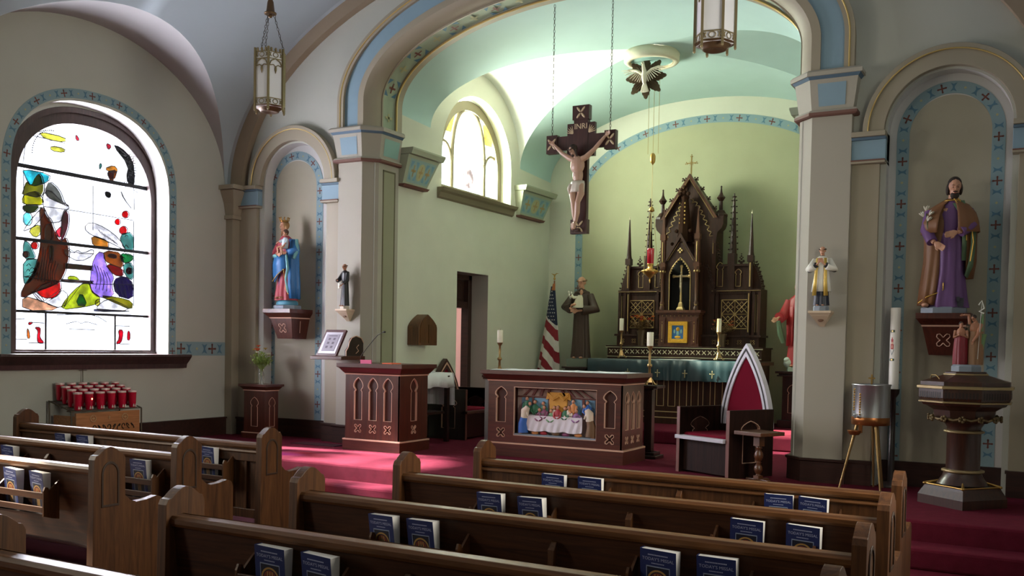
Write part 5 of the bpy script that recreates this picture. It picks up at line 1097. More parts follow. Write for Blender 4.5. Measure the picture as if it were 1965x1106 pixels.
# narrow the post
m = MB(); m.box((-.085, -.003, .1), (.085, .053, 1.3)); m.box((-.30, 0, .93), (.30, .05, 1.08)); m.box((-.165, .002, .845), (.165, .048, 1.21))
m.box((-.10, -.012, 0), (.10, .058, .155)); m.box((-.10, -.012, 1.245), (.10, .058, 1.40)); m.box((-.415, -.012, .90), (-.285, .058, 1.10)); m.box((.285, -.012, .90), (.415, .058, 1.10))
m.build('cross', cw_, CRX)
lf = mat('leaf_gilt', '#cbb896', .45, .2); m = MB()
for cx, cz in ((0, .078), (0, 1.322), (-.35, 1.0), (.35, 1.0)):
    for k in range(4): a = PI/4+k*PI/2; d = Vector((math.cos(a)*.8, 0, math.sin(a))).normalized(); m.ell((cx+d.x*.042, -.010, cz+d.z*.042), (.015, .013, .036), n=8, m=6, rot=d.to_track_quat('Z', 'Y'))
for sx in (-1, 1):
    for k in range(5): a = .25+k*.28; d = Vector((sx*math.cos(a), 0, math.sin(a))); m.ell((sx*.09+d.x*.05, -.0, 1.095+d.z*.05), (.006, .005, .045), n=6, m=5, rot=d.to_track_quat('Z', 'Y'))
m.build('leaf_ornament', lf, CRX)
m = MB(); v, f = text_mb('INRI', .085); m.add([(x, y*.5-.004, z+1.145) for x, y, z in v], f); m.build('lettering', lf, CRX)
m = MB()
def chain(m, a, b, sz=.024):
    a, b = Vector(a), Vector(b); L = (b-a).length; n = int(L/(sz*1.3)); d = (b-a)/n; u = d.normalized(); p = u.orthogonal().normalized(); q = u.cross(p)
    for i in range(n):
        C = a+d*(i+.5); s = p if i % 2 else q
        m.tube([C+u*sz*.8*math.cos(e)+s*sz*.36*math.sin(e) for e in [j*PI/4 for j in range(9)]], sz*.10, 4)
for x, z in ((-.36, 2.55), (.34, 2.55)):
    m = MB(); chain(m, (x, .02, 1.10), (x, .02, z), .026); m.build('chain', MT['chain_dark'], CRX)
# ================================================================ HIGH ALTAR
hw1 = wood('reredos_wood', '#22120c', '#402417', .5, 2, 1, .03, .3); hwL = wood('reredos_wood_light', '#3a2014', '#5c361f', .45, 2, 1, .05, .35)
gl_ = mat('reredos_gilt', '#b89c68', .4, .6); 
cx = -4.46
t = thing('high_altar', 'dark carved wooden high altar table below the reredos with gilded base lines', 'altar', (cx, 12.8, .62))
m = MB(); m.box((-5.62, 12.60, .62), (-3.30, 13.3, 1.46)); m.build('body', hw1, t, True)
m = MB(); m.box((-5.66, 12.55, .62), (-3.26, 13.3, .70)); m.box((-5.64, 12.57, .70), (-3.28, 13.3, .78)); m.build('plinth', hw1, t, True)
m = MB(); m.box((-5.66, 12.545, .70), (-3.26, 12.56, .712)); m.box((-5.64, 12.565, .78), (-3.28, 12.58, .792))
for x in [-5.5+.165*i for i in range(14)]:
    for a, b, c_, d in ((x, .86, x+.006, 1.40), (x+.10, .86, x+.106, 1.40), (x, .86, x+.106, .866)): m.box((a, 12.59, b), (c_, 12.60, d))
m.build('gilt_line', mat('gilt_line_bright', '#cdb888', .4, .4), t, True)
m = MB(); m.box((-5.68, 12.50, 1.45), (-3.24, 13.3, 1.495)); m.build('mensa', hwL, t, True, bevel=.004)
m = MB(); rows = []; R = random.Random(3)
for i in range(97):
    x = -5.68+2.44*i/96; s = .006*math.sin(i*.55)+.004*math.sin(i*1.3+1); k = 1 if -4.9 < x < -4.1 else .35
    rows.append([(x, 12.97, 1.499), (x, 12.70, 1.50), (x, 12.50, 1.501), (x, 12.488+s*k, 1.49), (x+.02*math.sin(i*.2)*k, 12.478+s*1.6*k, 1.36), (x+.035*math.sin(i*.2)*k, 12.474+s*2.2*k, 1.22+.004*math.sin(i*.9))])
m.loft(rows, 0, False, True, False)
o = m.build('altar_frontal_cloth', mat('teal_satin', '#0d2c33', .38, bump=.05, bscale=30, spec=.6), loc=(cx, 12.7, 1.5)); tag(o, 'dark teal satin cloth hanging over the front of the high altar', 'altar cloth')
cloth = o
for x in (-5.06, -4.62, -4.23, -3.85):
    m = MB(); m.box((x-.006, 12.456, 1.27), (x+.006, 12.462, 1.36)); m.box((x-.03, 12.456, 1.318), (x+.03, 12.462, 1.330))
    for q, r in ((x-.03, 1.324), (x+.03, 1.324), (x, 1.36), (x, 1.27)): m.ell((q, 12.459, r), (.008, .003, .008), n=6, m=4)
    o = m.build('embroidered_cross', mat('embroidery', '#9c9470', .5, .2), cloth); o.data.transform(Matrix.Translation(-Vector((cx, 12.7, 1.5))))
m = MB(); m.box((-4.75, 12.52, 1.503), (-4.15, 12.9, 1.508)); o = m.build('altar_linen', linenM, loc=(-4.45, 12.7, 1.503)); tag(o, 'narrow white linen strip on the high altar in front of the tabernacle', 'cloth')
# ---- reredos
t = thing('reredos', 'tall dark carved gothic reredos with spires and gilded tracery behind the high altar', 'reredos', (cx, 13.3, 1.50)); W = dict(parent=t, world=True)
YF = 13.15
def bx(m, a, b, y0, z0, z1, mi=0, y1=13.5): m.box((cx+a, y0, z0), (cx+b, y1, z1), mi)
m = MB(); bx(m, -1.13, 1.13, 12.97, 1.50, 1.67); bx(m, -1.15, 1.15, 12.95, 1.67, 1.69); m.build('gradine', hw1, bevel=.003, **W)
m = MB()
for i in range(27):
    x = cx-1.07+2.14*i/26
    for a, b in (((-.028, .028), (.028, -.028)), ((.028, .028), (-.028, -.028))): m.tube([(x+a[0], 12.965, 1.605+a[1]), (x+b[0], 12.965, 1.605+b[1])], .0055, 4)
m.tube([(cx-1.13, 12.965, 1.53), (cx+1.13, 12.965, 1.53)], .005, 4); m.tube([(cx-1.15, 12.95, 1.665), (cx+1.15, 12.95, 1.665)], .004, 4); m.build('gilt_zigzag', mat('zigzag_gilt', '#d8cdb0', .4, .3), **W)
m = MB(); bx(m, -1.05, 1.05, 13.12, 1.69, 1.83); bx(m, -1.08, 1.08, 13.09, 1.83, 1.86); m.build('plinth', hw1, bevel=.003, **W)
m = MB()
for s in (-1, 1):
    for q in (.42, .60, .78, .96): m = MB(); P = quatre(cx+s*q, 1.76, .045); m.tube([(x, 13.115, z) for x, z in P+[P[0]]], .0035, 4); m.build('gilt_quatrefoil', gl_, **W)
def lines(m, P, y, r=.004): m.tube([(x, y, z) for x, z in P], r*1.3, 4)
for s in (-1, 1):
    m = MB(); X = lambda v: cx+s*v
    m.box((X(.36), 13.18, 1.86), (X(1.0), 13.5, 2.47)); m.box((X(.36), 13.14, 2.47), (X(1.05), 13.5, 2.50)); m.box((X(.40), 13.16, 2.44), (X(1.02), 13.5, 2.47))
    for v in (.95, 1.03): m.box((X(v-.02), 13.15, 1.86), (X(v+.02), 13.5, 2.47))
    m.box((X(.87), 13.14, 1.86), (X(.91), 13.3, 2.47)); m.box((X(.42), 13.14, 1.86), (X(.46), 13.3, 2.47)); m.box((X(.38), 13.2, 2.50), (X(.92), 13.45, 2.83)); m.box((X(.46), 13.17, 2.82), (X(.92), 13.45, 2.85))
    m.prism([(X(.92), 2.5), (X(1.04), 2.5), (X(1.02), 2.62), (X(.97), 2.76), (X(.92), 2.84)], 'y', 13.22, 13.4)
    m.build('wing', hw1, **W)
    m = MB()
    for i in range(2):
        for j in range(2):
            a, b, c_, d = .50+.19*i, .50+.19*(i+1), 1.95+.20*j, 1.95+.20*(j+1)
            for P in (((a, c_), (b, d)), ((a, d), (b, c_)), ((a, c_), (b, c_)), ((b, c_), (b, d)), ((a, c_), (a, d)), ((a, d), (b, d))): lines(m, [(X(p), z) for p, z in P], 13.17, .0045)
            for e in range(4):
                g = e*PI/2; mx, mz = (a+b)/2, (c_+d)/2; lines(m, [(X(mx+.05*math.cos(g+.5)), mz+.05*math.sin(g+.5)), (X(mx+.075*math.cos(g)), mz+.075*math.sin(g)), (X(mx+.05*math.cos(g-.5)), mz+.05*math.sin(g-.5))], 13.168, .004)
    for v in (.63, .72, ): P = lancet(cx+s*v, 2.54, .085, .24); lines(m, P+[P[0]], 13.19)
    P = lancet(cx+s*.46, 2.54, .10, .34); lines(m, P+[P[0]], 13.19); P = [(X(.975), 1.9), (X(.975), 2.42), (X(1.005), 2.42), (X(1.005), 1.9)]; lines(m, P, 13.17)
    lines(m, [(X(.89), 1.9), (X(.89), 2.44)], 13.132, .007); lines(m, [(X(.90), 2.53), (X(.90), 2.86)], 13.13, .008); lines(m, [(X(.36), 2.475), (X(1.05), 2.475)], 13.138, .003)
    m.build('gilt_tracery', gl_, **W)
    # outer pinnacle
    m = MB(); m.box((X(.875), 13.13, 2.50), (X(.925), 13.2, 2.87)); m.box((X(.86), 13.11, 2.87), (X(.94), 13.21, 2.96)); m.lathe([(.045, 2.96), (.036, 3.0), (.008, 3.52), (.003, 3.54)], (X(.90), 13.16, 0), 8, 0, False); m.lathe([(.004, 3.53), (.010, 3.55), (.004, 3.57), (.001, 3.59)], (X(.90), 13.16, 0), 8, 1); m.build('pinnacle', [hw1, mat('pale_tip', '#c9bea0', .4)], **W)
    # crocketed spire
    m = MB(); m.box((X(.62)-.05, 13.165, 2.5), (X(.62)+.05, 13.3, 3.0)); m.lathe([(.055, 2.98), (.05, 3.02), (.018, 3.72), (.008, 3.84)], (X(.62), 13.25, 0), 8, 0, False)
    for k in range(9):
        z = 3.06+.085*k; r = .05-.035*(k/9)+.012
        for e in range(4): a = e*PI/2; m.ell((X(.62)+r*math.cos(a), 13.25+r*math.sin(a), z), (.014, .014, .010), n=6, m=4)
    m.ell((X(.62), 13.25, 3.79), (.035, .02, .014)); m.build('crocketed_spire', hw1, **W)
    # fleuron, side crockets
    m = MB()
    for (dx, dz, r) in ((0, .0, .022), (-.03, .02, .018), (.03, .02, .018), (0, .05, .016), (0, .09, .013), (-.02, .07, .010), (.02, .07, .010), (0, .12, .009)): m.ell((X(.75)+dx, 13.22, 2.87+dz), (r, r*.6, r))
    m.build('fleuron', hw1, **W); m = MB()
    for k in range(7): u = k/6; m.tube([(X(.94+.11*u+.018*math.cos(e)), 13.25, 2.86-.34*u**1.3+.018*math.sin(e)) for e in [j*.8 for j in range(8)]], .007, 5); m.ell((X(.96+.11*u), 13.25, 2.88-.34*u**1.3), (.012, .01, .012), n=6, m=4)
    m.build('openwork_cresting', hw1, **W); m = MB()
    for k in range(7): u = k/6; m.tube([(X(.40+.07*u+.022*math.cos(e)), 13.20, 3.14-.30*u+.022*math.sin(e)) for e in [j*.8 for j in range(8)]], .007, 5)
    m.build('openwork_cresting', hw1, **W); m = MB()
    for k in range(8): u = k/7; m.tube([(X(.30+.12*u+.02*math.cos(e)), 13.10, 2.82-.36*u**1.2+.02*math.sin(e)) for e in [j*.8 for j in range(8)]], .007, 5)
    m.build('openwork_cresting', hw1, **W)
    # shoulder turret with octagonal finial
    m = MB(); m.prism([(X(.36), 3.15), (X(.40), 3.15), (X(.42), 3.30), (X(.48), 3.36), (X(.50), 3.42), (X(.50), 3.52), (X(.34), 3.52)], 'y', 13.15, 13.34)
    m.lathe([(.10, 3.52), (.10, 3.55), (.075, 3.57), (.05, 3.61), (.028, 3.62), (.026, 3.74), (.035, 3.75), (.062, 3.79), (.03, 3.83), (.016, 3.87), (.010, 3.93), (.014, 3.945), (.002, 3.96)], (X(.43), 13.25, 0), 8, 0, False)
    m.build('turret', hw1, **W)
    m = MB()
    for e in range(6): a = e*PI/3; m.ell((X(.43)+.022*math.cos(a), 13.155, 3.42+.022*math.sin(a)), (.009, .004, .009), n=6, m=4)
    m.build('rosette', gl_, **W)
# centre tower and gable
m = MB(); m.box((cx-.40, 13.16, 1.86), (cx+.40, 13.5, 3.40)); m.prism([(cx-.40, 3.40), (cx-.40, 3.50), (cx, 4.10), (cx+.40, 3.50), (cx+.40, 3.40)], 'y', 13.18, 13.45)
m.build('tower', hw1, **W)
m = MB(); m.strip([(cx-.42, 3.50), (cx, 4.14), (cx+.42, 3.50)], [(cx-.36, 3.50), (cx, 4.05), (cx+.36, 3.50)], 'y', 13.13, 13.2, 0); lines(m, [(cx-.365, 3.50), (cx, 4.06), (cx+.365, 3.50)], 13.128); m.build('gable_moulding', [hwL], **W)
m = MB(); lines(m, [(cx-.37, 3.50), (cx, 4.07), (cx+.37, 3.50)], 13.127)
A = []
for k in range(8):
    u = k/7; bx_, bz = .02+.27*u**.8, 3.78-.46*u**1.25
    for e in range(6): g = PI*e/5; A.append((bx_+.035*math.sin(g)*.9+.012*e/5, bz-.06*e/5+.012*math.sin(g)))
for s in (-1, 1): lines(m, [(cx+s*x, z) for x, z in A], 13.155, .0045); lines(m, [(cx+s*.30, 3.25), (cx+s*.36, 3.25), (cx+s*.36, 3.0)], 13.155)
m.build('gilt_cusped_arch', gl_, **W)
for s in (-1, 1):
    for k in range(4):
        m = MB(); u = .18+.22*k; x, z = cx+s*.42*(1-u), 3.50+.64*u
        for dx, dz, r in ((.02, .02, .018), (.04, .04, .014), (.0, .045, .012), (.045, .01, .012)): m.ell((x+s*dx, 13.17, z+dz), (r, r*.7, r), n=8, m=5)
        m.build('crocket', hw1, **W)
m = MB(); m.box((cx-.008, 13.2, 4.12), (cx+.008, 13.215, 4.40)); m.box((cx-.07, 13.2, 4.29), (cx+.07, 13.215, 4.305))
for dx, dz in ((-.075, 4.297), (.075, 4.297), (0, 4.40)):
    for e in range(3): a = e*2*PI/3+PI/2; m.ell((cx+dx+.014*math.cos(a), 13.207, dz+.014*math.sin(a)), (.009, .006, .009), n=6, m=4)
for a in range(4): g = PI/4+a*PI/2; m.tube([(cx, 13.207, 4.297), (cx+.04*math.cos(g), 13.207, 4.297+.04*math.sin(g))], .003, 4)
m.build('cross', mat('old_gilt', '#8a7444', .4, .7), **W)
# projecting turret over the niche
tc = -4.515
m = MB(); m.box((tc-.29, 12.98, 1.69), (tc+.29, 13.2, 2.14)); m.box((tc-.31, 12.96, 2.14), (tc+.31, 13.2, 2.165)); m.box((tc-.33, 12.94, 2.165), (tc+.33, 13.2, 2.20)); m.box((tc-.30, 12.97, 1.69), (tc+.30, 13.2, 1.73))
for s in (-1, 1): m.box((tc+s*.20, 12.955, 1.73), (tc+s*.27, 13.0, 2.09)); m.box((tc+s*.19, 12.945, 2.06), (tc+s*.28, 13.0, 2.09))
m.build('tabernacle', wood('tabernacle_wood', '#3c1f12', '#62361f', .45, 2), **W)
m = MB()
for x in [tc-.24+.06*i for i in range(9)]: m.ell((x, 12.975, 2.12), (.008, .005, .008), n=6, m=4)
for s in (-1, 1):
    for z in (1.76, 2.03): m.ell((tc+s*.235, 12.952, z), (.009, .005, .009), n=6, m=4)
    m.tube([(tc+s*.235, 12.953, 1.79), (tc+s*.235, 12.953, 2.0)], .005, 5)
m.build('gilt_studs', gl_, **W)
m = MB(); m.strip([(tc-.14, 1.74), (tc+.14, 1.74), (tc+.14, 2.04), (tc-.14, 2.04)], [(tc-.085, 1.795), (tc+.085, 1.795), (tc+.085, 1.985), (tc-.085, 1.985)], 'y', 12.94, 12.98, 0, True)
for i in range(10):
    for z in (1.767, 2.012): m.ell((tc-.115+.0255*i, 12.94, z), (.009, .005, .009), 0, 6, 4)
for j in range(9):
    for s in (-1, 1): m.ell((tc+s*.113, 12.94, 1.79+.0247*j), (.009, .005, .009), 0, 6, 4)
tb = m.build('tabernacle_door_frame', mat('bright_gold', '#e0b040', .3, .7), **W)
m = MB(); m.box((tc-.085, 12.955, 1.795), (tc+.085, 12.975, 1.985), 0); m.ell((tc, 12.953, 1.93), (.028, .005, .03), 1); m.ell((tc, 12.953, 1.87), (.02, .005, .035), 2); m.ell((tc, 12.953, 1.82), (.045, .005, .018), 1); m.ell((tc-.05, 12.953, 1.90), (.012, .005, .03), 2); m.ell((tc+.05, 12.953, 1.90), (.012, .005, .03), 2)
m.build('enamel_door', [mat('enamel_blue', '#1f62a0', .3, coat=.4), mat('bright_gold', '#e0b040', .25, .9), mat('enamel_teal', '#7ca8a0', .3)], **W)
m = MB(); m.box((tc-.17, 13.12, 2.20), (tc+.17, 13.15, 2.95), 0); m.build('niche', mat('niche_black', '#0d0908', .7), **W)
N = [(tc-.155, 2.20), (tc-.155, 2.70)]+[(tc-.155*(1-(i/10)**1.7), 2.70+.24*i/10) for i in range(1, 11)]; N = N+[(2*tc-x, z) for x, z in reversed(N[:-1])]
m = MB(); m.plate([(tc-.28, 2.20), (tc+.28, 2.20), (tc+.28, 2.84), (tc+.20, 2.90), (tc, 3.24), (tc-.20, 2.90), (tc-.28, 2.84)], [N], 'y', 12.99, 13.03)
m.prism([(tc-.24, 2.88), (tc-.22, 2.86), (tc, 3.22), (tc, 3.29)], 'y', 12.96, 13.0); m.prism([(tc+.24, 2.88), (tc+.22, 2.86), (tc, 3.22), (tc, 3.29)], 'y', 12.96, 13.0); m.box((tc-.28, 13.0, 2.2), (tc-.22, 13.2, 2.84)); m.box((tc+.22, 13.0, 2.2), (tc+.28, 13.2, 2.84))
m.build('niche_front', hw1, **W)
m = MB(); lines(m, N, 12.988, .006); lines(m, [(tc-.19, 2.90), (tc, 3.19), (tc+.19, 2.90)], 12.985, .004)
for k in range(7): u = .1+.13*k; x = tc-.155*(1-u**1.7); z = 2.70+.24*u; m.ell((x+.012, 12.985, z), (.012, .006, .012), n=6, m=4); m.ell((2*tc-x-.012, 12.985, z), (.012, .006, .012), n=6, m=4)
for e in range(4): a = e*PI/2; m.ell((tc+.024*math.cos(a), 12.982, 3.04+.024*math.sin(a)), (.017, .006, .017), n=8, m=5)
m.build('gilt_tracery', gl_, **W)
for s in (-1, 1):
    m = MB(); x = tc+s*.25; m.lathe([(.04, 2.20), (.04, 2.24), (.025, 2.26), (.035, 2.30), (.022, 2.33), (.021, 2.72), (.03, 2.74), (.045, 2.78), (.045, 2.81)], (x, 12.97, 0), 12); m.build('column', hwL, **W)
    m = MB()
    for k in range(6): a = k*PI/3; m.ell((x+.035*math.cos(a), 12.97+.035*math.sin(a), 2.745), (.014, .014, .018), n=6, m=4)
    m.tube([(x, 12.945, 2.88), (x, 12.945, 3.16)], .008, 5); m.ell((x, 12.95, 2.28), (.02, .01, .02)); m.build('gilt_capital', gl_, **W)
    m = MB(); m.box((x-.045, 12.93, 2.81), (x+.045, 13.02, 2.86)); m.box((x-.03, 12.95, 2.86), (x+.03, 13.01, 3.19)); m.box((x-.04, 12.94, 3.19), (x+.04, 13.02, 3.27)); m.lathe([(.035, 3.27), (.004, 3.66)], (x, 12.98, 0), 4, 0, False, rot=PI/4); m.build('pinnacle', hwL, **W)
m = MB(); m.lathe([(.12, 3.16), (.10, 3.24), (.09, 3.40), (.05, 3.76), (.06, 3.80), (.03, 3.84)], (tc+.02, 13.08, 0), 8, 0, False)
for dx, dz, r in ((-.06, 3.84, .03), (.06, 3.84, .03), (0, 3.86, .03), (-.04, 3.90, .022), (.04, 3.90, .022), (0, 3.94, .022), (-.10, 3.32, .03), (.10, 3.32, .03), (0, 3.33, .03), (-.05, 3.37, .025), (.05, 3.37, .025), (-.16, 3.14, .025), (.16, 3.14, .025)): m.ell((tc+.02+dx, 13.03, dz), (r, r*.6, r), n=8, m=6)
m.build('canopy_spire', mat('dull_brown', '#2c1a10', .9, spec=.1), **W)
m = MB()
for k in range(6): m.ell((tc+.045, 12.995, 3.43+.055*k), (.011, .006, .015), n=6, m=4); m.ell((tc-.03, 12.995, 3.43+.055*k), (.007, .005, .012), n=6, m=4)
m.build('gold_drops', goldM, **W)
# small standing crucifix in the niche
SC = thing('niche_crucifix', 'small gilt standing crucifix in the dark niche above the tabernacle', 'crucifix', (tc, 13.05, 2.20))
m = MB(); m.lathe([(.07, 0), (.07, .02), (.045, .05), (.035, .10), (.02, .12), (.018, .22)], n=4, smooth=False, rot=PI/4); m.box((-.012, -.008, .12), (.012, .008, .62)); m.box((-.115, -.008, .47), (.115, .008, .495))
for x, z in ((-.115, .482), (.115, .482), (0, .62)): m.ell((x, 0, z), (.024, .01, .024), n=8, m=6)
m.build('cross', gl_, SC)
# ================================================================ FLAG
t = thing('flag_pole', 'wooden flag pole with a small gilt eagle in the sanctuary corner', 'flag pole', (-6.62, 13.25, .62))
m = MB(); m.tube([(0, 0, 0), (0, 0, 2.05)], .012, 10); m.lathe([(.14, 0), (.13, .03), (.05, .06), (.02, .10)], n=18); m.build('pole', wood('pole_wood', '#6a3a1c', '#8a5028', .4, 2), t)
m = MB(); m.ell((0, 0, 2.08), (.018, .018, .022)); m.ell((0, 0, 2.12), (.012, .010, .022)); m.tube([(0, 0, 2.13), (.035, 0, 2.16), (.07, 0, 2.155)], [.009, .008, .002], 6); m.tube([(0, 0, 2.13), (-.03, 0, 2.15), (-.055, 0, 2.16)], [.009, .007, .002], 6); m.ell((-.005, -.008, 2.145), (.008, .008, .008)); m.build('eagle', goldM, t)
m = MB(); RF = mat('flag_red', '#7c1522', .8); WF = mat('flag_white', '#c8c2ba', .8); BF = mat('flag_blue', '#141c38', .8); NA, NZ_ = 260, 150
def fp(a, u):   # u 0 top .. 1 bottom
    z = 1.96-1.30*u; w = .035+.145*u; f = 1+.14*math.sin(a*7+u*3)*u+.08*math.sin(a*3+1)
    return (-.02-.05*u+w*math.cos(a)*f, -.01-.0*u+w*.5*math.sin(a)*f, z)
vs = [fp(2*PI*i/NA, j/NZ_) for j in range(NZ_+1) for i in range(NA)]
for mi in range(3):
    fs = []
    for j in range(NZ_):
        for i in range(NA):
            u = (j+.5)/NZ_; a = 2*PI*(i+.5)/NA; x = -math.cos(a)
            d = u*2.6+x*.42*u
            k = 2 if u < .40+.06*math.cos(a) else (0 if int((d+5)*3.4+.2) % 2 else 1)
            if k == mi: fs.append((j*NA+i, j*NA+(i+1) % NA, (j+1)*NA+(i+1) % NA, (j+1)*NA+i))
    m.add(vs, fs, mi, True)
for j in range(9):
    u = .06+.042*j; n = 1+j//2
    for i in range(-n, n+1):
        if (i+j) % 2: continue
        a = -PI/2+i*.30*(1-.03*j); p = Vector(fp(a, u)); P = []
        q = Vector(fp(a+.02, u))-p; q.normalize(); nn = Vector((0, -1, 0))*.004
        for e in range(10): r = .013 if e % 2 == 0 else .0055; g = PI/2+e*PI/5; P.append(p+nn+q*r*math.cos(g)+Vector((0, 0, r*math.sin(g))))
        m.add(P, [tuple(range(10))], 1)
m.tube([(0, -.012, 2.0), (0, -.03, 1.9)], [.02, .03], 8, 3)
o = m.build('flag', [RF, WF, BF, mat('flag_fringe', '#a05a2c', .7)], loc=(0, 0, 0)); o.location = (-6.62, 13.25, .62); tag(o, 'furled flag with white stars on dark blue above red and white stripes', 'flag')
# ================================================================ SHELVES FOR STATUES
def wshelf(name, label, c, yw, w, d, z0, z1, mats, small=False):
    t = thing(name, label, 'shelf', (c, yw, z0)); h = z1-z0
    S = lambda k, dd, z: [(c-k, yw-dd, z), (c+k, yw-dd, z), (c+k, yw, z), (c-k, yw, z)]
    m = MB(); k0 = w*.60 if not small else .02
    m.loft([S(k0*(.9 if not small else 1), d*(.62 if not small else .1), z0), S(w*.78, d*.80, z0+h*.68)], 0, True, False)
    m.loft([S(w*.80, d*.82, z0+h*.68), S(w*.82, d*.84, z0+h*.72)], 1, True, False); m.loft([S(w*.82, d*.84, z0+h*.72), S(w*.95, d*.96, z0+h*.84), S(w, d, z0+h*.87), S(w, d, z1)], 0, True, False)
    m.build('bracket', mats, t, True)
    if not small:
        m = MB(); P = quatre(c, z0+h*.36, .085); fr_ = lambda z: yw-d*(.62+.18*(z-z0)/(h*.68))-.003; P = P+[P[0]]
        m.tube([(x, fr_(z), z) for x, z in P], .004, 5)
        m.build('carving', trimM, t, True); m = MB(); m.tube([(c+w*.72, yw-d*.4, z0+h*.2), (c+w*.76, yw-d*.4, z0+h*.6)], .004, 5); m.build('carving', trimM, t, True)
    else:
        m = MB(); m.ell((c, yw-d*.52, z0+h*.45), (.028, .012, .022)); m.build('carving', mat('carving_brown', '#6a4c38', .6), t, True)
    return t
wshelf('statue_shelf', 'dark red carved wall shelf under the crowned mother and child in the left niche', -8.24, 9.3, .22, .42, 1.69, 2.055, [mahM, trimM])
wshelf('statue_shelf', 'dark red carved wall shelf under the bearded saint in the right niche', -.755, 9.3, .215, .40, 1.64, 2.0, [mahM, trimM])
cr = mat('plaster_cream_bracket', '#c9b59c', .6)
wshelf('statue_bracket', 'small cream plaster wall bracket under the black-robed friar on the left pier', -7.245, 9.05, .085, .16, 1.91, 2.05, [cr, cr], True)
wshelf('statue_bracket', 'small cream plaster wall bracket under the surpliced priest on the right pier', -1.775, 9.05, .10, .16, 1.88, 2.02, [cr, cr], True)
for nm, lab, X in (('statue_pedestal', 'dark wooden pedestal under the brown-robed friar beside the flag', -6.12), ('statue_pedestal', 'dark wooden pedestal under the red-robed statue half behind the right pier', -2.93)):
    t = thing(nm, lab, 'pedestal', (X, 13.2, .62)); m = MB(); zt = 1.36 if X < -5 else 1.38
    m.box((X-.18, 13.0, .62), (X+.18, 13.4, .72)); m.box((X-.13, 13.05, .72), (X+.13, 13.36, zt-.07)); m.box((X-.19, 12.98, zt-.07), (X+.19, 13.42, zt-.05)); m.box((X-.21, 12.96, zt-.03), (X+.21, 13.44, zt)); m.box((X-.17, 13.0, zt-.05), (X+.17, 13.4, zt-.03)); m.build('body', mahD, t, True, bevel=.004)
    m = MB(); P = lancet(X, .82, .12, .38); m.tube([(x, 13.048, z) for x, z in P+[P[0]]], .003, 5); m.build('carving', trimM, t, True)
# ================================================================ STATUES
def V(*a): return Vector(a)
def hand(m, w, d, s, curl=.5, side=1, nrm=None):
    """palm and five fingers, w wrist, d pointing direction, side = thumb side"""
    d = V(*d).normalized(); n = V(*(nrm or (0, -1, 0))); n = (n-d*n.dot(d)).normalized(); a = d.cross(n).normalized()*side
    w = V(*w); pc = w+d*.045*s
    m.ell(pc, (.040*s, .016*s, .050*s), 0, 10, 7, rot=Matrix((a, n, d)).transposed().to_quaternion())
    for k, (o, L) in enumerate(((-.03, .058), (-.011, .072), (.010, .078), (.029, .070))):
        b = w+d*.085*s+a*o*s; c = b+(d*.5*L+n*.25*L*curl)*s*1.0; e = c+(d*(.5-.4*curl)*L+n*.5*L*curl)*s
        m.tube([b-d*.02*s, b, c, e], [.0105*s, .010*s, .009*s, .007*s], 6)
    b = w+d*.03*s+a*.036*s; m.tube([b-a*.015*s, b+a*.015*s+d*.025*s, b+a*.018*s+d*.06*s+n*.01*s], [.013*s, .011*s, .008*s], 6)
def head(mb, hc, s, yaw=0, tilt=0):
    """head with nose, chin, brow, ears; hc centre"""
    R = Matrix.Rotation(yaw, 3, 'Z')@Matrix.Rotation(tilt, 3, 'X'); q = R.to_quaternion(); P = lambda x, y, z: V(*hc)+R@V(x*s, y*s, z*s)
    mb.ell(P(0, .008, .018), (.074*s, .092*s, .092*s), 0, 16, 12, q); mb.ell(P(0, -.02, -.055), (.055*s, .062*s, .062*s), 0, 12, 9, q); mb.ell(P(0, -.062, -.085), (.024*s, .022*s, .02*s), 0, 8, 6, q)
    mb.tube([P(0, -.080, .022), P(0, -.098, -.010), P(0, -.104, -.028)], [.009*s, .013*s, .015*s], 8); mb.ell(P(0, -.082, .028), (.045*s, .014*s, .010*s), 0, 10, 6, q)
    for e in (-1, 1): mb.ell(P(e*.074, .01, -.01), (.010*s, .02*s, .03*s), 0, 8, 6, q)
    mb.ell(P(0, -.082, -.058), (.024*s, .012*s, .009*s), 0, 8, 5, q)
    return P, q
def face(t, P, q, s, lips='#8c4a40', eyes='#2c1d16'):
    m = MB()
    for e in (-1, 1): m.ell(P(e*.028, -.083, .006), (.010*s, .005*s, .0045*s), 0, 8, 5, q); m.tube([P(e*.014, -.0935, .030), P(e*.03, -.0925, .035), P(e*.046, -.082, .030)], .0022*s, 5)
    m.ell(P(0, -.094, -.060), (.019*s, .006*s, .006*s), 1, 8, 5, q)
    m.build('face_paint', [mat('eyes'+eyes, eyes, .4), mat('lips'+lips, lips, .5)], t)
def loftrobe(m, secs, n=56, fold=.06, nf=9, seed=0, mi=0, a0=0, a1=2*PI, cap=True):
    """secs: (z, cx, cy, rx, ry, fold strength)"""
    R = random.Random(seed); ph = [R.uniform(0, 6.28) for _ in range(4)]; rows = []; full = a1-a0 > 2*PI-.01
    for z, x, y, rx, ry, f in secs:
        row = []
        for i in range(n if full else n+1):
            a = a0+(a1-a0)*i/n; g = 1+fold*f*(math.sin(nf*a+ph[0]+z*1.2)+.6*math.sin((nf*1.7//1)*a+ph[1]-z*2)+.4*math.sin(3*a+ph[2]+z*3))
            row.append((x+rx*g*math.cos(a), y+ry*g*math.sin(a), z))
        rows.append(row)
    m.loft(rows, mi, cap and full, True, full)
def sleeve(m, pts, r, mi=0): m.tube(pts, r, 14, mi)
def hem(m, secs, a, n=0, r=.004, mi=0, fold=0): m.tube([(x+rx*1.01*math.cos(a), y+ry*1.01*math.sin(a), z) for z, x, y, rx, ry, f in secs], r, 6, mi)
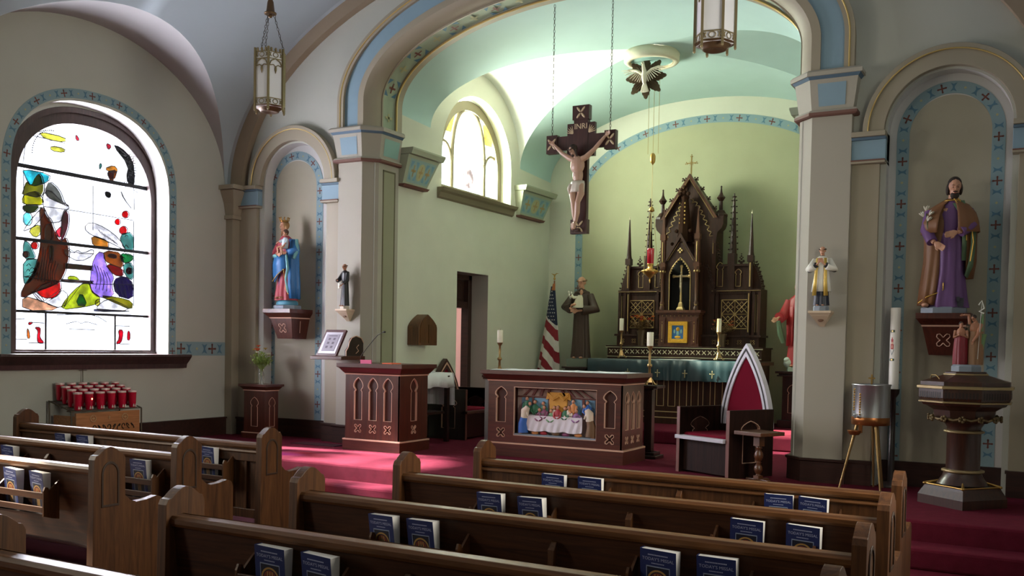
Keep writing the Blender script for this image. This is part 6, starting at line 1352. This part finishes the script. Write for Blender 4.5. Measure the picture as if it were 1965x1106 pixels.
SK = mat('painted_skin', '#c08e72', .45); SKd = mat('painted_skin_tanned', '#a87458', .45)
PG = mat('statue_gold_trim', '#c9a24c', .35, .7)
def base_plate(t, w, d, h, m_, round_=False):
    m = MB()
    if round_: m.lathe([(w, 0), (w, h*.5), (w*.85, h)], n=24, sy=d/w)
    else: m.lathe([(w*1.25, 0), (w*1.25, h*.8), (w*1.15, h)], n=8, smooth=False, rot=PI/8, sy=d/w)
    m.build('base', m_, t)
# --- bearded saint with lily (right niche)
t = thing('saint_statue', 'large painted statue of a bearded saint in brown mantle and violet robe, right niche', 'statue', (-.765, 9.08, 2.0)); s = .68
base_plate(t, .155, .13, .055, mat('base_bluegrey', '#7c8590', .6))
B = MB(); P, q = head(B, (.055, -.02, 1.085), s*1.05, math.radians(12), math.radians(14)); B.tube([(.04, .01, .92), (.045, 0, 1.02)], [.045, .038], 10)
B.tube([(-.15, .0, .90), (-.16, -.06, .70), (-.08, -.14, .60)], [.03, .028, .02], 8); hand(B, (-.075, -.145, .60), (.75, -.15, -.55), s*1.05, .5, 1)
B.tube([(.16, .0, .90), (.20, -.06, .72), (.10, -.14, .685)], [.03, .028, .02], 8); hand(B, (.095, -.145, .685), (-.85, -.2, -.25), s*1.05, .5, -1)
B.tube([(0, 0, .1), (0, 0, .9)], [.06, .08], 8); B.ell((-.14, -.11, .07), (.03, .055, .02))
B.build('body', SK, t, remesh=.0042, smoothit=2); face(t, P, q, s*1.05)
m = MB(); m.ell(P(0, .022, .035), (.084*s, .092*s, .093*s), 0, 14, 10, q); 
for e in (-1, 1): m.ell(P(e*.072, .02, -.03), (.024*s, .045*s, .075*s), 0, 10, 8, q)
m.ell(P(0, .05, -.06), (.07*s, .05*s, .07*s), 0, 10, 8, q); m.build('hair', mat('hair_dark', '#2e221a', .7), t)
m = MB(); m.ell(P(0, -.052, -.092), (.054*s, .040*s, .052*s), 0, 12, 8, q); m.ell(P(0, -.093, -.043), (.032*s, .010*s, .008*s), 0, 8, 5, q); m.build('beard', MT['hair_dark'], t)
vio = mat('violet_robe', '#684678', .55); brn = mat('brown_mantle', '#7a5232', .55); grn = mat('green_lining', '#5a7458', .55)
m = MB(); loftrobe(m, [(.05, .02, -.02, .165, .12, 1), (.12, .02, -.02, .15, .11, 1), (.35, .03, -.01, .115, .10, .8), (.6, .03, -.01, .105, .095, .5), (.72, .03, 0, .10, .085, .3), (.85, .03, 0, .125, .085, .2), (.93, .035, 0, .09, .07, .1), (.97, .04, 0, .05, .05, 0)], fold=.07, seed=2)
sleeve(m, [(-.13, .0, .88), (-.155, -.05, .72), (-.10, -.12, .61)], [.05, .05, .045]); sleeve(m, [(.16, 0, .88), (.20, -.05, .74), (.12, -.12, .69)], [.05, .052, .045])
m.build('robe', vio, t)
m = MB(); cape = [(.69, .03, -.01, .235, .15, .8), (.78, .03, -.01, .225, .145, .4), (.86, .03, 0, .20, .12, .2), (.93, .035, 0, .14, .09, .1), (.965, .04, 0, .07, .065, 0), (.985, .04, 0, .052, .055, 0)]
loftrobe(m, cape, a0=math.radians(-72), a1=math.radians(248), seed=9, fold=.05, nf=8)
S = [(.07, -.11, .01, .10, .13, 1), (.25, -.09, .02, .105, .12, 1), (.45, -.075, .02, .10, .11, .7), (.60, -.07, .02, .105, .105, .4), (.78, -.05, .02, .135, .10, .3), (.90, .0, .02, .16, .09, .1), (.965, .035, .02, .09, .07, 0), (.985, .04, .02, .055, .055, 0)]
loftrobe(m, S, a0=math.radians(60), a1=math.radians(318), seed=5, fold=.05, nf=7); S2 = [(.30, .15, .05, .07, .06, .7), (.45, .14, .04, .10, .09, .7), (.62, .14, .03, .10, .09, .5), (.74, .13, .02, .115, .10, .3), (.86, .10, .02, .125, .095, .2), (.94, .06, .02, .09, .08, 0), (.985, .04, .02, .055, .055, 0)]
loftrobe(m, S2, a0=math.radians(-75), a1=math.radians(110), seed=6, fold=.05, nf=7); m.build('mantle', brn, t).modifiers.new('solid', 'SOLIDIFY').thickness = .008
m = MB(); ed = [(x+rx*.98*math.cos(math.radians(318)), y+ry*.98*math.sin(math.radians(318)), z) for z, x, y, rx, ry, f in S]; ed2 = [(x+rx*.98*math.cos(math.radians(-75)), y+ry*.98*math.sin(math.radians(-75)), z) for z, x, y, rx, ry, f in S2]
m.loft([[V(*p)+V(0, -.012, 0), V(*p)+V(.035, -.022, .0)] for p in ed[2:-1]], 0, False, True, False); m.loft([[V(*p)+V(0, -.012, 0), V(*p)+V(-.035, -.018, .0)] for p in ed2[1:-1]], 0, False, True, False)
m.loft([[(.20, -.09, .71), (.235, -.05, .70)], [(.205, -.09, .58), (.235, -.05, .56)], [(.19, -.08, .44), (.22, -.05, .40)], [(.16, -.07, .32), (.18, -.04, .30)]], 0, False, True, False)
m.build('mantle_lining', grn, t).modifiers.new('solid', 'SOLIDIFY').thickness = .006
m = MB(); m.tube([V(*p)+V(.002, -.016, 0) for p in ed], .005, 6); m.tube([V(*p)+V(0, -.016, 0) for p in ed2[2:]], .005, 6); m.tube([(.04+.065*math.cos(a), -.0+.062*math.sin(a), .968) for a in [PI+.3+i*.25 for i in range(11)]], .006, 6); m.tube([(.205, -.092, .71), (.22, -.09, .6), (.20, -.085, .44)], .005, 6)
m.tube([(-.20, -.06, .09), (-.13, -.11, .14), (-.05, -.12, .17), (0, -.12, .20), (.0, -.125, .26)], .005, 6); m.build('gold_hem', PG, t)
m = MB(); m.tube([(-.10, -.12, .60), (-.14, -.11, .74), (-.155, -.10, .86)], .005, 6, 1)
for x, z, a in ((-.155, .88, 0), (-.13, .84, .7), (-.175, .83, -.6), (-.14, .79, .4)):
    for k in range(5): g = k*2*PI/5; d = V(math.sin(a)+.5*math.cos(g), -.3+.4*math.sin(g), .8).normalized(); m.ell(V(x, -.11, z)+d*.025, (.009, .006, .026), 0, 8, 6, rot=d.to_track_quat('Z', 'Y'))
m.build('lily', [mat('lily_white', '#d8d4c4', .5), mat('lily_stem', '#50663c', .6)], t)
m = MB(); m.box((.11, -.10, .055), (.16, -.06, .13)); m.box((.105, -.115, .10), (.13, -.10, .14)); m.build('carpenter_block', mat('block_grey', '#3a3a44', .5), t)
# --- crowned mother and child (left niche)
t = thing('madonna_statue', 'painted statue of a crowned woman in blue mantle and red gown holding a child', 'statue', (-8.245, 9.08, 2.055)); s = .60
blu = mat('blue_mantle', '#2f6ea8', .45); rd = mat('red_gown', '#a03a44', .5); tq = mat('turquoise_lining', '#6aa6ac', .5)
base_plate(t, .15, .13, .05, mat('base_bluegrey', '#7c8590', .6)); m = MB(); m.ell((0, 0, .07), (.15, .12, .065)); m.build('cloud_base', mat('cloud_blue', '#4f8aa0', .5), t)
B = MB(); P, q = head(B, (-.045, -.015, 1.03), s, math.radians(-14), math.radians(8)); B.tube([(-.03, 0, .88), (-.04, 0, .97)], [.036, .03], 10)
B.tube([(-.12, 0, .82), (-.14, -.05, .70), (-.04, -.14, .67)], [.026, .024, .016], 8); hand(B, (-.04, -.14, .67), (.9, -.2, .1), s, .5, 1); B.tube([(.10, 0, .82), (.14, -.06, .70), (.05, -.13, .68)], [.026, .024, .016], 8); hand(B, (.06, -.13, .69), (-.8, -.3, .2), s, .5, -1)
B.tube([(0, 0, .1), (0, 0, .85)], [.05, .06], 8); B.ell((-.05, -.12, .14), (.022, .04, .015)); B.ell((.01, -.12, .14), (.022, .04, .015)); B.build('body', SK, t, remesh=.0042, smoothit=2); face(t, P, q, s)
m = MB(); m.ell(P(0, .02, .02), (.086*s, .095*s, .10*s), 0, 14, 10, q)
for e in (-1, 1): m.tube([P(e*.066, .0, .0), P(e*.075, -.01, -.09), P(e*.07, -.05, -.19)], [.024*s, .024*s, .012*s], 8)
m.build('hair', mat('hair_gold_brown', '#9a7448', .6), t)
m = MB(); m.lathe([(.052, 0), (.054, .008), (.056, .022), (.052, .022), (.050, .0)], (P(0, .01, .10).x, P(0, .01, .10).y, P(0, .01, .08).z), 20)
for k in range(8): a = k*PI/4; c = P(0, .01, .08); m.tube([(c.x+.054*math.cos(a), c.y+.054*math.sin(a), c.z+.018), (c.x+.058*math.cos(a), c.y+.058*math.sin(a), c.z+.045)], [.008, .005], 6); m.ell((c.x+.06*math.cos(a), c.y+.06*math.sin(a), c.z+.052), (.010, .010, .010), n=6, m=4)
m.build('crown', mat('crown_gilt', '#8a6836', .35, .8), t)
m = MB(); loftrobe(m, [(.11, -.01, -.01, .155, .115, 1), (.2, -.01, -.01, .14, .11, 1), (.45, 0, 0, .115, .095, .7), (.62, 0, 0, .105, .085, .4), (.74, -.02, 0, .12, .085, .2), (.82, -.02, 0, .125, .08, .1), (.88, -.03, 0, .08, .06, 0), (.91, -.035, 0, .045, .045, 0)], fold=.07, seed=12)
sleeve(m, [(-.12, 0, .83), (-.155, -.03, .70), (-.10, -.10, .67)], [.045, .052, .045]); m.build('gown', rd, t)
m = MB(); S = [(.13, .03, .01, .14, .12, 1), (.3, .03, .01, .135, .12, 1), (.5, .02, .01, .13, .11, .8), (.66, .01, .01, .14, .11, .5), (.72, .02, .01, .145, .10, .3), (.80, .03, .015, .125, .085, .1), (.87, .01, .02, .08, .06, 0)]
loftrobe(m, S, a0=math.radians(-62), a1=math.radians(250), seed=15, fold=.06, nf=8)
m.loft([[(-.10, -.115, .68), (-.02, -.14, .70), (.10, -.12, .69)], [(-.135, -.12, .55), (-.03, -.155, .56), (.10, -.13, .56)], [(-.13, -.12, .42), (-.03, -.15, .46), (.09, -.13, .50)], [(-.10, -.12, .33), (-.02, -.145, .42), (.07, -.14, .49)]], 0, False, True, False)
sleeve(m, [(.11, 0, .84), (.15, -.03, .72), (.09, -.10, .69)], [.045, .055, .05]); m.build('mantle', blu, t).modifiers.new('solid', 'SOLIDIFY').thickness = .007
m = MB(); sleeve(m, [(-.165, -.03, .69), (-.12, -.10, .655), (-.04, -.13, .65)], [.025, .028, .02]); m.tube([(.16, -.02, .86), (.175, -.03, .72), (.15, -.06, .62)], [.02, .03, .02], 8); m.tube([(.10, -.135, .66), (.12, -.13, .5), (.09, -.13, .36), (.12, -.12, .2)], [.014, .018, .014, .01], 8); m.build('mantle_lining', tq, t)
m = MB(); m.tube([(-.135, -.12, .34), (-.03, -.15, .42), (.07, -.145, .49), (.075, -.14, .40), (.10, -.135, .33), (.09, -.13, .24), (.13, -.12, .18)], .004, 6); m.tube([(.10, -.14, .68), (.11, -.14, .58)], .003, 5); m.build('gold_hem', PG, t)
ch = MB(); C = V(.055, -.115, .80); cp_, cq = head(ch, (C.x+.01, C.y, C.z+.13), s*.62, math.radians(-20), 0); ch.ell(C+V(.01, 0, .02), (.035, .03, .05)); ch.tube([C+V(-.02, -.01, .04), C+V(-.06, -.04, .02), C+V(-.09, -.05, .0)], [.012, .011, .007], 6); ch.tube([C+V(.04, 0, .04), C+V(.05, -.04, .0), C+V(.03, -.06, -.03)], [.012, .011, .007], 6)
ch.tube([C+V(-.01, -.02, -.03), C+V(-.07, -.05, -.05), C+V(-.05, -.06, -.12)], [.02, .017, .009], 8); ch.tube([C+V(.02, -.02, -.03), C+V(.0, -.06, -.06), C+V(.01, -.06, -.14)], [.02, .017, .009], 8); co = ch.build('child', SK, t, remesh=.0035, smoothit=1, label='small child with brown hair')
m = MB(); loftrobe(m, [(C.z-.06, C.x, C.y-.01, .045, .045, .5), (C.z-.02, C.x+.005, C.y, .042, .038, .3), (C.z+.04, C.x+.01, C.y, .043, .035, .1), (C.z+.075, C.x+.01, C.y, .024, .022, 0)], 30); sleeve(m, [C+V(-.02, -.01, .045), C+V(-.055, -.03, .02)], [.017, .016]); sleeve(m, [C+V(.04, 0, .045), C+V(.052, -.03, .0)], [.017, .016]); m.build('tunic', mat('tunic_pale_blue', '#b4c4cc', .6), co)
m = MB(); m.ell(cp_(0, .02, .03), (.09*s*.62, .098*s*.62, .098*s*.62), 0, 12, 9, cq); m.build('hair', mat('hair_brown', '#4a3222', .7), co)
# --- generic smaller robed saints
def friar(t, h, robe, skin, hair, z0, arms, tons=True, extra=None, cord=True, hood=True, seed=1, wide=1., sm=1.0):
    s = h/1.75*1.12; k = h
    B = MB(); P, q = head(B, (0, -.01*k, z0+.925*k), s, 0, math.radians(8)); B.tube([(0, .005, z0+.78*k), (0, 0, z0+.87*k)], [.035*s*1.6, .035*s*1.5], 10); B.tube([(0, 0, z0+.1*k), (0, 0, z0+.75*k)], [.05*k, .06*k], 8)
    for e, el, wr, d in arms:
        B.tube([(e*.115*k, 0, z0+.76*k), (el[0]*k, el[1]*k, z0+el[2]*k), (wr[0]*k, wr[1]*k, z0+wr[2]*k)], [.022*k, .02*k, .014*k], 8); hand(B, (wr[0]*k, wr[1]*k, z0+wr[2]*k), d, s*.95, .4, -e)
    for e in (-1, 1): B.ell((e*.045*k, -.085*k, z0+.012*k), (.022*k, .045*k, .014*k))
    B.build('body', skin, t, remesh=max(.0022, .0036*h), smoothit=2); face(t, P, q, s)
    m = MB()
    if tons:
        m.tube([P(.086*math.cos(a), .012+.098*math.sin(a), .035+.006*math.sin(a)) for a in [-.9+i*.25 for i in range(21)]], .017*s, 6)
    else: m.ell(P(0, .025, .03), (.084*s, .092*s, .092*s), 0, 12, 9, q)
    m.build('hair', hair, t)
    m = MB(); loftrobe(m, [(z0+.01*k, 0, 0, .125*k*wide, .095*k, 1), (z0+.10*k, 0, 0, .115*k*wide, .09*k, 1), (z0+.35*k, 0, 0, .10*k*wide, .082*k, .8), (z0+.55*k, 0, 0, .092*k*wide, .075*k, .4), (z0+.60*k, 0, 0, .09*k*wide, .072*k, .3), (z0+.70*k, 0, 0, .12*k, .078*k, .15), (z0+.78*k, 0, 0, .115*k, .07*k, .05), (z0+.83*k, 0, 0, .06*k, .05*k, 0), (z0+.845*k, 0, 0, .035*k, .035*k, 0)], fold=.06, seed=seed, nf=8)
    for e, el, wr, d in arms:
        w3 = V(wr[0], wr[1], wr[2])*k; w3.z += z0; e3 = V(el[0], el[1], el[2])*k; e3.z += z0; mid = e3.lerp(w3, .75)
        sleeve(m, [(e*.11*k, 0, z0+.77*k), e3, mid], [.045*k, .05*k*sm, .048*k*sm])
    if hood: m.tube([(.075*k*math.cos(a), .01*k+.07*k*math.sin(a), z0+.80*k) for a in [i*PI/8 for i in range(17)]], .022*k, 8)
    m.build('habit', robe, t)
    if cord:
        m = MB(); m.tube([(.094*k*wide*math.cos(a), .077*k*math.sin(a), z0+.575*k) for a in [i*PI/12 for i in range(25)]], .006*k, 6); m.tube([(.02*k, -.082*k, z0+.57*k), (.025*k, -.092*k, z0+.4*k), (.022*k, -.098*k, z0+.2*k)], .005*k, 6); m.build('cord', mat('cord', '#8a7c68', .8), t)
    return P, q, s
t = thing('friar_statue', 'small statue of a friar in a black habit holding a book on the left pier', 'statue', (-7.245, 8.965, 2.05)); m = MB(); m.lathe([(.055, 0), (.055, .025), (.05, .035)], n=8, smooth=False); m.build('base', mat('base_offwhite', '#c4b8a8', .6), t)
t.rotation_euler = (0, 0, math.radians(-20))
friar(t, .50, mat('black_habit', '#1c1b1e', .4), SKd, mat('hair_greybrown', '#5a4c40', .7), .035, [(-1, (-.19, -.05, .62), (-.10, -.15, .60), (.6, -.3, .2)), (1, (.16, -.04, .60), (.12, -.15, .50), (-.2, -.6, -.5))], seed=21)
m = MB(); m.box((.02, -.105, .24), (.05, -.09, .30)); m.build('book', mat('book_page', '#c8c0b4', .6), t)
t = thing('priest_statue', 'small statue of a praying priest in white surplice and gold stole on the right pier', 'statue', (-1.775, 8.965, 2.02)); m = MB(); m.lathe([(.07, 0), (.07, .03), (.065, .045)], n=8, smooth=False); m.build('base', mat('base_bluegrey', '#7c8590', .6), t)
P, q, s = friar(t, .54, mat('navy_cassock', '#141c2c', .4), SK, mat('hair_dark', '#2e221a', .7), .045, [(-1, (-.19, -.03, .60), (-.035, -.14, .71), (.25, -.2, .9)), (1, (.19, -.03, .60), (.035, -.14, .71), (-.25, -.2, .9))], cord=False, hood=False, seed=31)
m = MB(); k = .54; z0 = .045; loftrobe(m, [(z0+.24*k, 0, 0, .155*k, .115*k, 1), (z0+.40*k, 0, 0, .135*k, .105*k, .7), (z0+.58*k, 0, 0, .115*k, .095*k, .3), (z0+.70*k, 0, 0, .135*k, .092*k, .1), (z0+.78*k, 0, 0, .12*k, .078*k, 0), (z0+.835*k, 0, 0, .055*k, .05*k, 0)], fold=.05, seed=33, cap=False)
for e in (-1, 1): sleeve(m, [(e*.115*k, 0, z0+.77*k), (e*.20*k, -.04*k, z0+.61*k), (e*.10*k, -.12*k, z0+.65*k)], [.05*k, .065*k, .055*k])
m.build('surplice', mat('white_surplice', '#dcdad0', .6), t).modifiers.new('solid', 'SOLIDIFY').thickness = .003
m = MB()
for e in (-1, 1): m.loft([[(e*.04*k, -.078*k, z0+.80*k), (e*.085*k, -.07*k, z0+.80*k)], [(e*.05*k, -.108*k, z0+.62*k), (e*.10*k, -.10*k, z0+.62*k)], [(e*.055*k, -.125*k, z0+.4*k), (e*.11*k, -.115*k, z0+.4*k)], [(e*.06*k, -.132*k, z0+.17*k), (e*.13*k, -.118*k, z0+.17*k)]], 0, False, True, False)
m.build('stole', mat('gold_stole', '#c8a850', .4, .3), t).modifiers.new('solid', 'SOLIDIFY').thickness = .004
# brown friar with child by the flag
t = thing('friar_statue', 'tall statue of a tonsured friar in a brown habit carrying a child, beside the flag', 'statue', (-6.12, 13.18, 1.36)); m = MB(); m.box((-.17, -.14, 0), (.17, .14, .12)); m.build('base', mat('base_greygreen', '#6c7468', .6), t)
friar(t, 1.24, mat('brown_habit', '#46342a', .6), SK, mat('hair_tonsure', '#7a6248', .7), .12, [(-1, (-.19, -.04, .62), (-.06, -.16, .60), (.85, -.3, .05)), (1, (.20, -.04, .60), (.03, -.17, .575), (-.9, -.2, .05))], cord=False, seed=41, sm=1.25)
ch = MB(); C = V(.03, -.21, .98); P, q = head(ch, (C.x+.05, C.y+.02, C.z+.14), .42, math.radians(30), 0); ch.ell(C+V(.03, 0, .02), (.045, .035, .06)); ch.tube([C+V(-.0, -.02, .05), C+V(-.06, -.04, .05), C+V(-.10, -.03, .08)], [.015, .013, .008], 6); ch.tube([C+V(0, -.02, -.05), C+V(-.07, -.05, -.06), C+V(-.09, -.05, -.09)], [.022, .018, .010], 6); co = ch.build('child', SK, t, remesh=.004, smoothit=1, label='small child in white')
m = MB(); loftrobe(m, [(C.z-.10, C.x+.01, C.y, .085, .05, .6), (C.z-.04, C.x+.015, C.y, .075, .045, .5), (C.z+.04, C.x+.03, C.y, .055, .045, .2), (C.z+.085, C.x+.04, C.y, .03, .03, 0)], 30, seed=3); sleeve(m, [C+V(.0, -.01, .05), C+V(-.05, -.03, .05), C+V(-.08, -.03, .07)], [.022, .022, .02]); m.build('tunic', mat('tunic_cream', '#cfcab2', .6), co)
m = MB(); m.ell(P(0, .02, .03), (.038, .041, .041), 0, 12, 9, q); m.build('hair', MT['hair_brown'], co)
m = MB()
for dx, dz in ((-.10, .12), (-.13, .09), (-.08, .08), (-.11, .05), (-.14, .13)): m.ell(C+V(dx, -.02, dz), (.018, .014, .022), n=8, m=6)
m.build('lilies', mat('lily_white', '#d8d4c4', .5), t)
# red-robed statue behind the right pier
t = thing('saint_statue', 'statue in a red mantle with open hand, half hidden behind the right pier', 'statue', (-2.90, 13.18, 1.38)); m = MB(); m.lathe([(.14, 0), (.14, .05), (.12, .06)], n=8, smooth=False); m.build('base', mat('base_pale', '#a8b4a4', .6), t); m = MB(); m.ell((-.10, -.05, .11), (.07, .06, .07)); m.ell((-.12, -.07, .15), (.045, .04, .04)); m.build('cloud', mat('cloud_pale', '#b4c4b8', .6), t)
friar(t, 1.16, mat('red_mantle', '#a02c30', .45), SK, mat('hair_brown', '#4a3222', .7), .06, [(-1, (-.16, -.04, .60), (-.20, -.16, .56), (-.6, -.5, -.5)), (1, (.16, -.04, .60), (.18, -.15, .56), (.5, -.5, -.5))], tons=False, cord=False, hood=False, seed=51)
m = MB(); k = 1.16; loftrobe(m, [(.34, 0, .01, .15, .12, 1), (.5, 0, .01, .15, .12, .8), (.7, 0, .01, .16, .11, .4), (.9, 0, .01, .15, .095, .1), (.98, 0, .0, .09, .07, 0)], a0=math.radians(-72), a1=math.radians(252), seed=52, fold=.06); sleeve(m, [(-.13, 0, .94), (-.19, -.03, .76), (-.215, -.14, .72)], [.05, .07, .075]); sleeve(m, [(.13, 0, .94), (.19, -.03, .76), (.2, -.14, .72)], [.05, .07, .075]); m.build('mantle', mat('red_mantle', '#a02c30', .45), t).modifiers.new('solid', 'SOLIDIFY').thickness = .008
m = MB(); m.tube([(-.235, -.13, .68), (-.21, -.12, .5), (-.17, -.1, .38)], [.03, .035, .025], 10); m.build('mantle_lining', grn, t)
# baptism group on the font lid
t = thing('baptism_statue', 'small painted pair of figures, one in red, one in brown, on the font lid', 'statue', (-.53, 8.40, Z0+1.065)); m = MB(); m.lathe([(.115, 0), (.115, .04), (.10, .055)], n=8, smooth=False, rot=PI/8); m.build('base', mat('base_bluegrey', '#7c8590', .6), t)
for nm, X, Y, h, robe, lab in (('praying_figure', -.045, -.01, .345, '#7c1828', 'bare-shouldered figure in a red cloth'), ('baptising_figure', .055, .015, .40, '#8a6444', 'figure with raised arm in a brown cloth')):
    B = MB(); z0 = .055; P, q = head(B, (X+(0 if X < 0 else -.012), Y-.01, z0+h*.92), h*.56, math.radians(20 if X < 0 else -40), math.radians(10 if X < 0 else 25)); B.ell((X, Y, z0+h*.72), (h*.105, h*.075, h*.13)); B.tube([(X, Y, z0+h*.8), (X, Y, z0+h*.88)], [h*.05, h*.035], 8); B.tube([(X, Y, z0+.02), (X, Y, z0+h*.6)], [h*.06, h*.07], 8)
    if X < 0:
        for e in (-1, 1): B.tube([(X+e*h*.12, Y, z0+h*.78), (X+e*h*.14, Y-.02, z0+h*.62), (X+e*.006, Y-.045, z0+h*.68)], [h*.035, h*.03, h*.022], 8); hand(B, (X+e*.006, Y-.045, z0+h*.68), (-e*.1, -.3, .9), h*.5, .2, e)
    else:
        B.tube([(X-h*.10, Y, z0+h*.80), (X-.05, Y-.01, z0+h*.98), (X-.085, Y-.015, z0+h*.985)], [h*.035, h*.03, h*.022], 8); hand(B, (X-.085, Y-.015, z0+h*.985), (-.9, -.1, -.2), h*.5, .3, 1)
        B.tube([(X+h*.10, Y, z0+h*.80), (X+.02, Y-.05, z0+h*.58), (X-.01, Y-.06, z0+h*.46)], [h*.04, h*.033, h*.024], 8); hand(B, (X-.01, Y-.06, z0+h*.46), (-.3, -.3, -.8), h*.5, .3, 1)
    b = B.build(nm, SKd, t, remesh=.0022, smoothit=1, label=lab); face(t, P, q, h*.56)
    m = MB(); m.ell(P(0, .022, .028), (.084*h*.56, .095*h*.56, .095*h*.56), 0, 12, 9, q); m.build('hair', mat('hair_dark', '#2e221a', .7), b)
    m = MB(); loftrobe(m, [(z0+.0, X, Y, h*.15, h*.12, 1), (z0+h*.25, X, Y, h*.15, h*.12, 1), (z0+h*.5, X, Y, h*.14, h*.11, .6), (z0+h*.66, X+.004, Y, h*.135, h*.10, .3)], 40, fold=.07, seed=int(h*100)); m.build('cloth', mat('cloth'+robe, robe, .45), b)
m = MB(); m.tube([(.085, .03, .24), (.10, .035, .40), (.105, .035, .46)], [.02, .012, .004], 8); m.tube([(.095, .02, .16), (.11, .02, .30)], [.02, .028], 8); m.build('green_mantle', mat('green_cloth', '#6c8a5c', .5), t)
m = MB(); m.tube([(.075, -.03, .525), (.095, -.03, .56), (.115, -.03, .50), (.08, -.03, .475), (.115, -.03, .46)], .006, 6); m.tube([(.08, -.03, .1), (.098, -.03, .56)], .002, 5); m.build('banner', mat('banner_white', '#d0d0c8', .5), t)
# --- corpus
B = MB(); s = .50; T = CRX
P, q = head(B, (-.05, -.085, .90), .52, math.radians(-25), math.radians(32)); B.tube([(-.02, -.06, .80), (-.035, -.07, .87)], [.03, .026], 10)
B.ell((-.005, -.06, .74), (.085, .052, .10)); B.ell((0, -.055, .63), (.062, .042, .10)); B.ell((.005, -.055, .53), (.072, .05, .06))
for e, w, el in ((-1, (-.305, -.03, .985), (-.20, -.05, .885)), (1, (.305, -.03, 1.035), (.19, -.05, .90))):
    B.tube([(e*.05, -.06, .80), (e*.10, -.06, .82), el, ((el[0]+w[0])/2, -.04, (el[2]+w[2])/2), w], [.035, .032, .023, .022, .014], 10); hand(B, w, (e*.8, -.1, .55), .52, .5, -e)
B.tube([(-.035, -.06, .53), (-.045, -.075, .42), (-.03, -.10, .34), (-.025, -.075, .22), (-.02, -.06, .12)], [.042, .042, .030, .030, .018], 10); B.tube([(.04, -.06, .53), (.05, -.08, .42), (.03, -.11, .33), (.015, -.085, .22), (-.005, -.075, .12)], [.042, .042, .030, .030, .018], 10)
B.ell((-.035, -.09, .075), (.02, .022, .045)); B.ell((-.01, -.10, .08), (.02, .022, .045))
B.build('figure', mat('corpus_skin', '#b08e78', .4), T, remesh=.0035, smoothit=2, label='pale carved figure with arms outstretched'); face(T, P, q, .52)
m = MB(); m.ell(P(0, .022, .025), (.086*.52, .097*.52, .097*.52), 0, 12, 9, q); m.tube([P(.07, 0, 0), P(.085, -.02, -.08), P(.08, -.03, -.14)], [.013, .014, .006], 8); m.tube([P(-.07, 0, 0), P(-.085, -.02, -.08), P(-.08, -.03, -.14)], [.013, .014, .006], 8); m.ell(P(0, -.06, -.09), (.02, .018, .022), 0, 8, 6, q); m.build('hair', MT['hair_dark'], T)
m = MB(); m.tube([P(.088*math.cos(a), .01+.10*math.sin(a), .05+.006*math.sin(5*a)) for a in [i*PI/10 for i in range(21)]], .006, 6); m.build('crown_of_thorns', mat('thorn', '#3a2a1a', .7), T)
m = MB(); loftrobe(m, [(.44, .0, -.07, .085, .058, 1), (.48, 0, -.062, .083, .058, .7), (.53, .003, -.056, .08, .056, .4), (.565, .003, -.055, .074, .05, .2)], 36, fold=.06, seed=8, cap=False); m.tube([(-.07, -.09, .53), (-.09, -.09, .48), (-.085, -.08, .42)], [.016, .02, .008], 8); m.build('loincloth', mat('loincloth', '#c4bcac', .5), T).modifiers.new('solid', 'SOLIDIFY').thickness = .006
m = MB(); m.prism([(-.05, .02), (.02, .02), (.03, .05), (-.06, .05)], 'y', -.08, 0); m.build('foot_rest', cw_, T)
# tiny corpus in the niche
B = MB(); B.ell((0, -.02, .53), (.011, .011, .014)); B.tube([(0, -.018, .50), (0, -.018, .46), (0, -.018, .40)], [.018, .015, .017], 8)
for e in (-1, 1): B.tube([(e*.012, -.018, .495), (e*.05, -.014, .485), (e*.095, -.01, .50)], [.008, .006, .004], 6); B.tube([(e*.008, -.018, .40), (e*.009, -.028, .33), (0, -.018, .25)], [.010, .008, .004], 6)
B.build('figure', mat('old_ivory', '#a8987c', .5), SC, remesh=.003, smoothit=1)
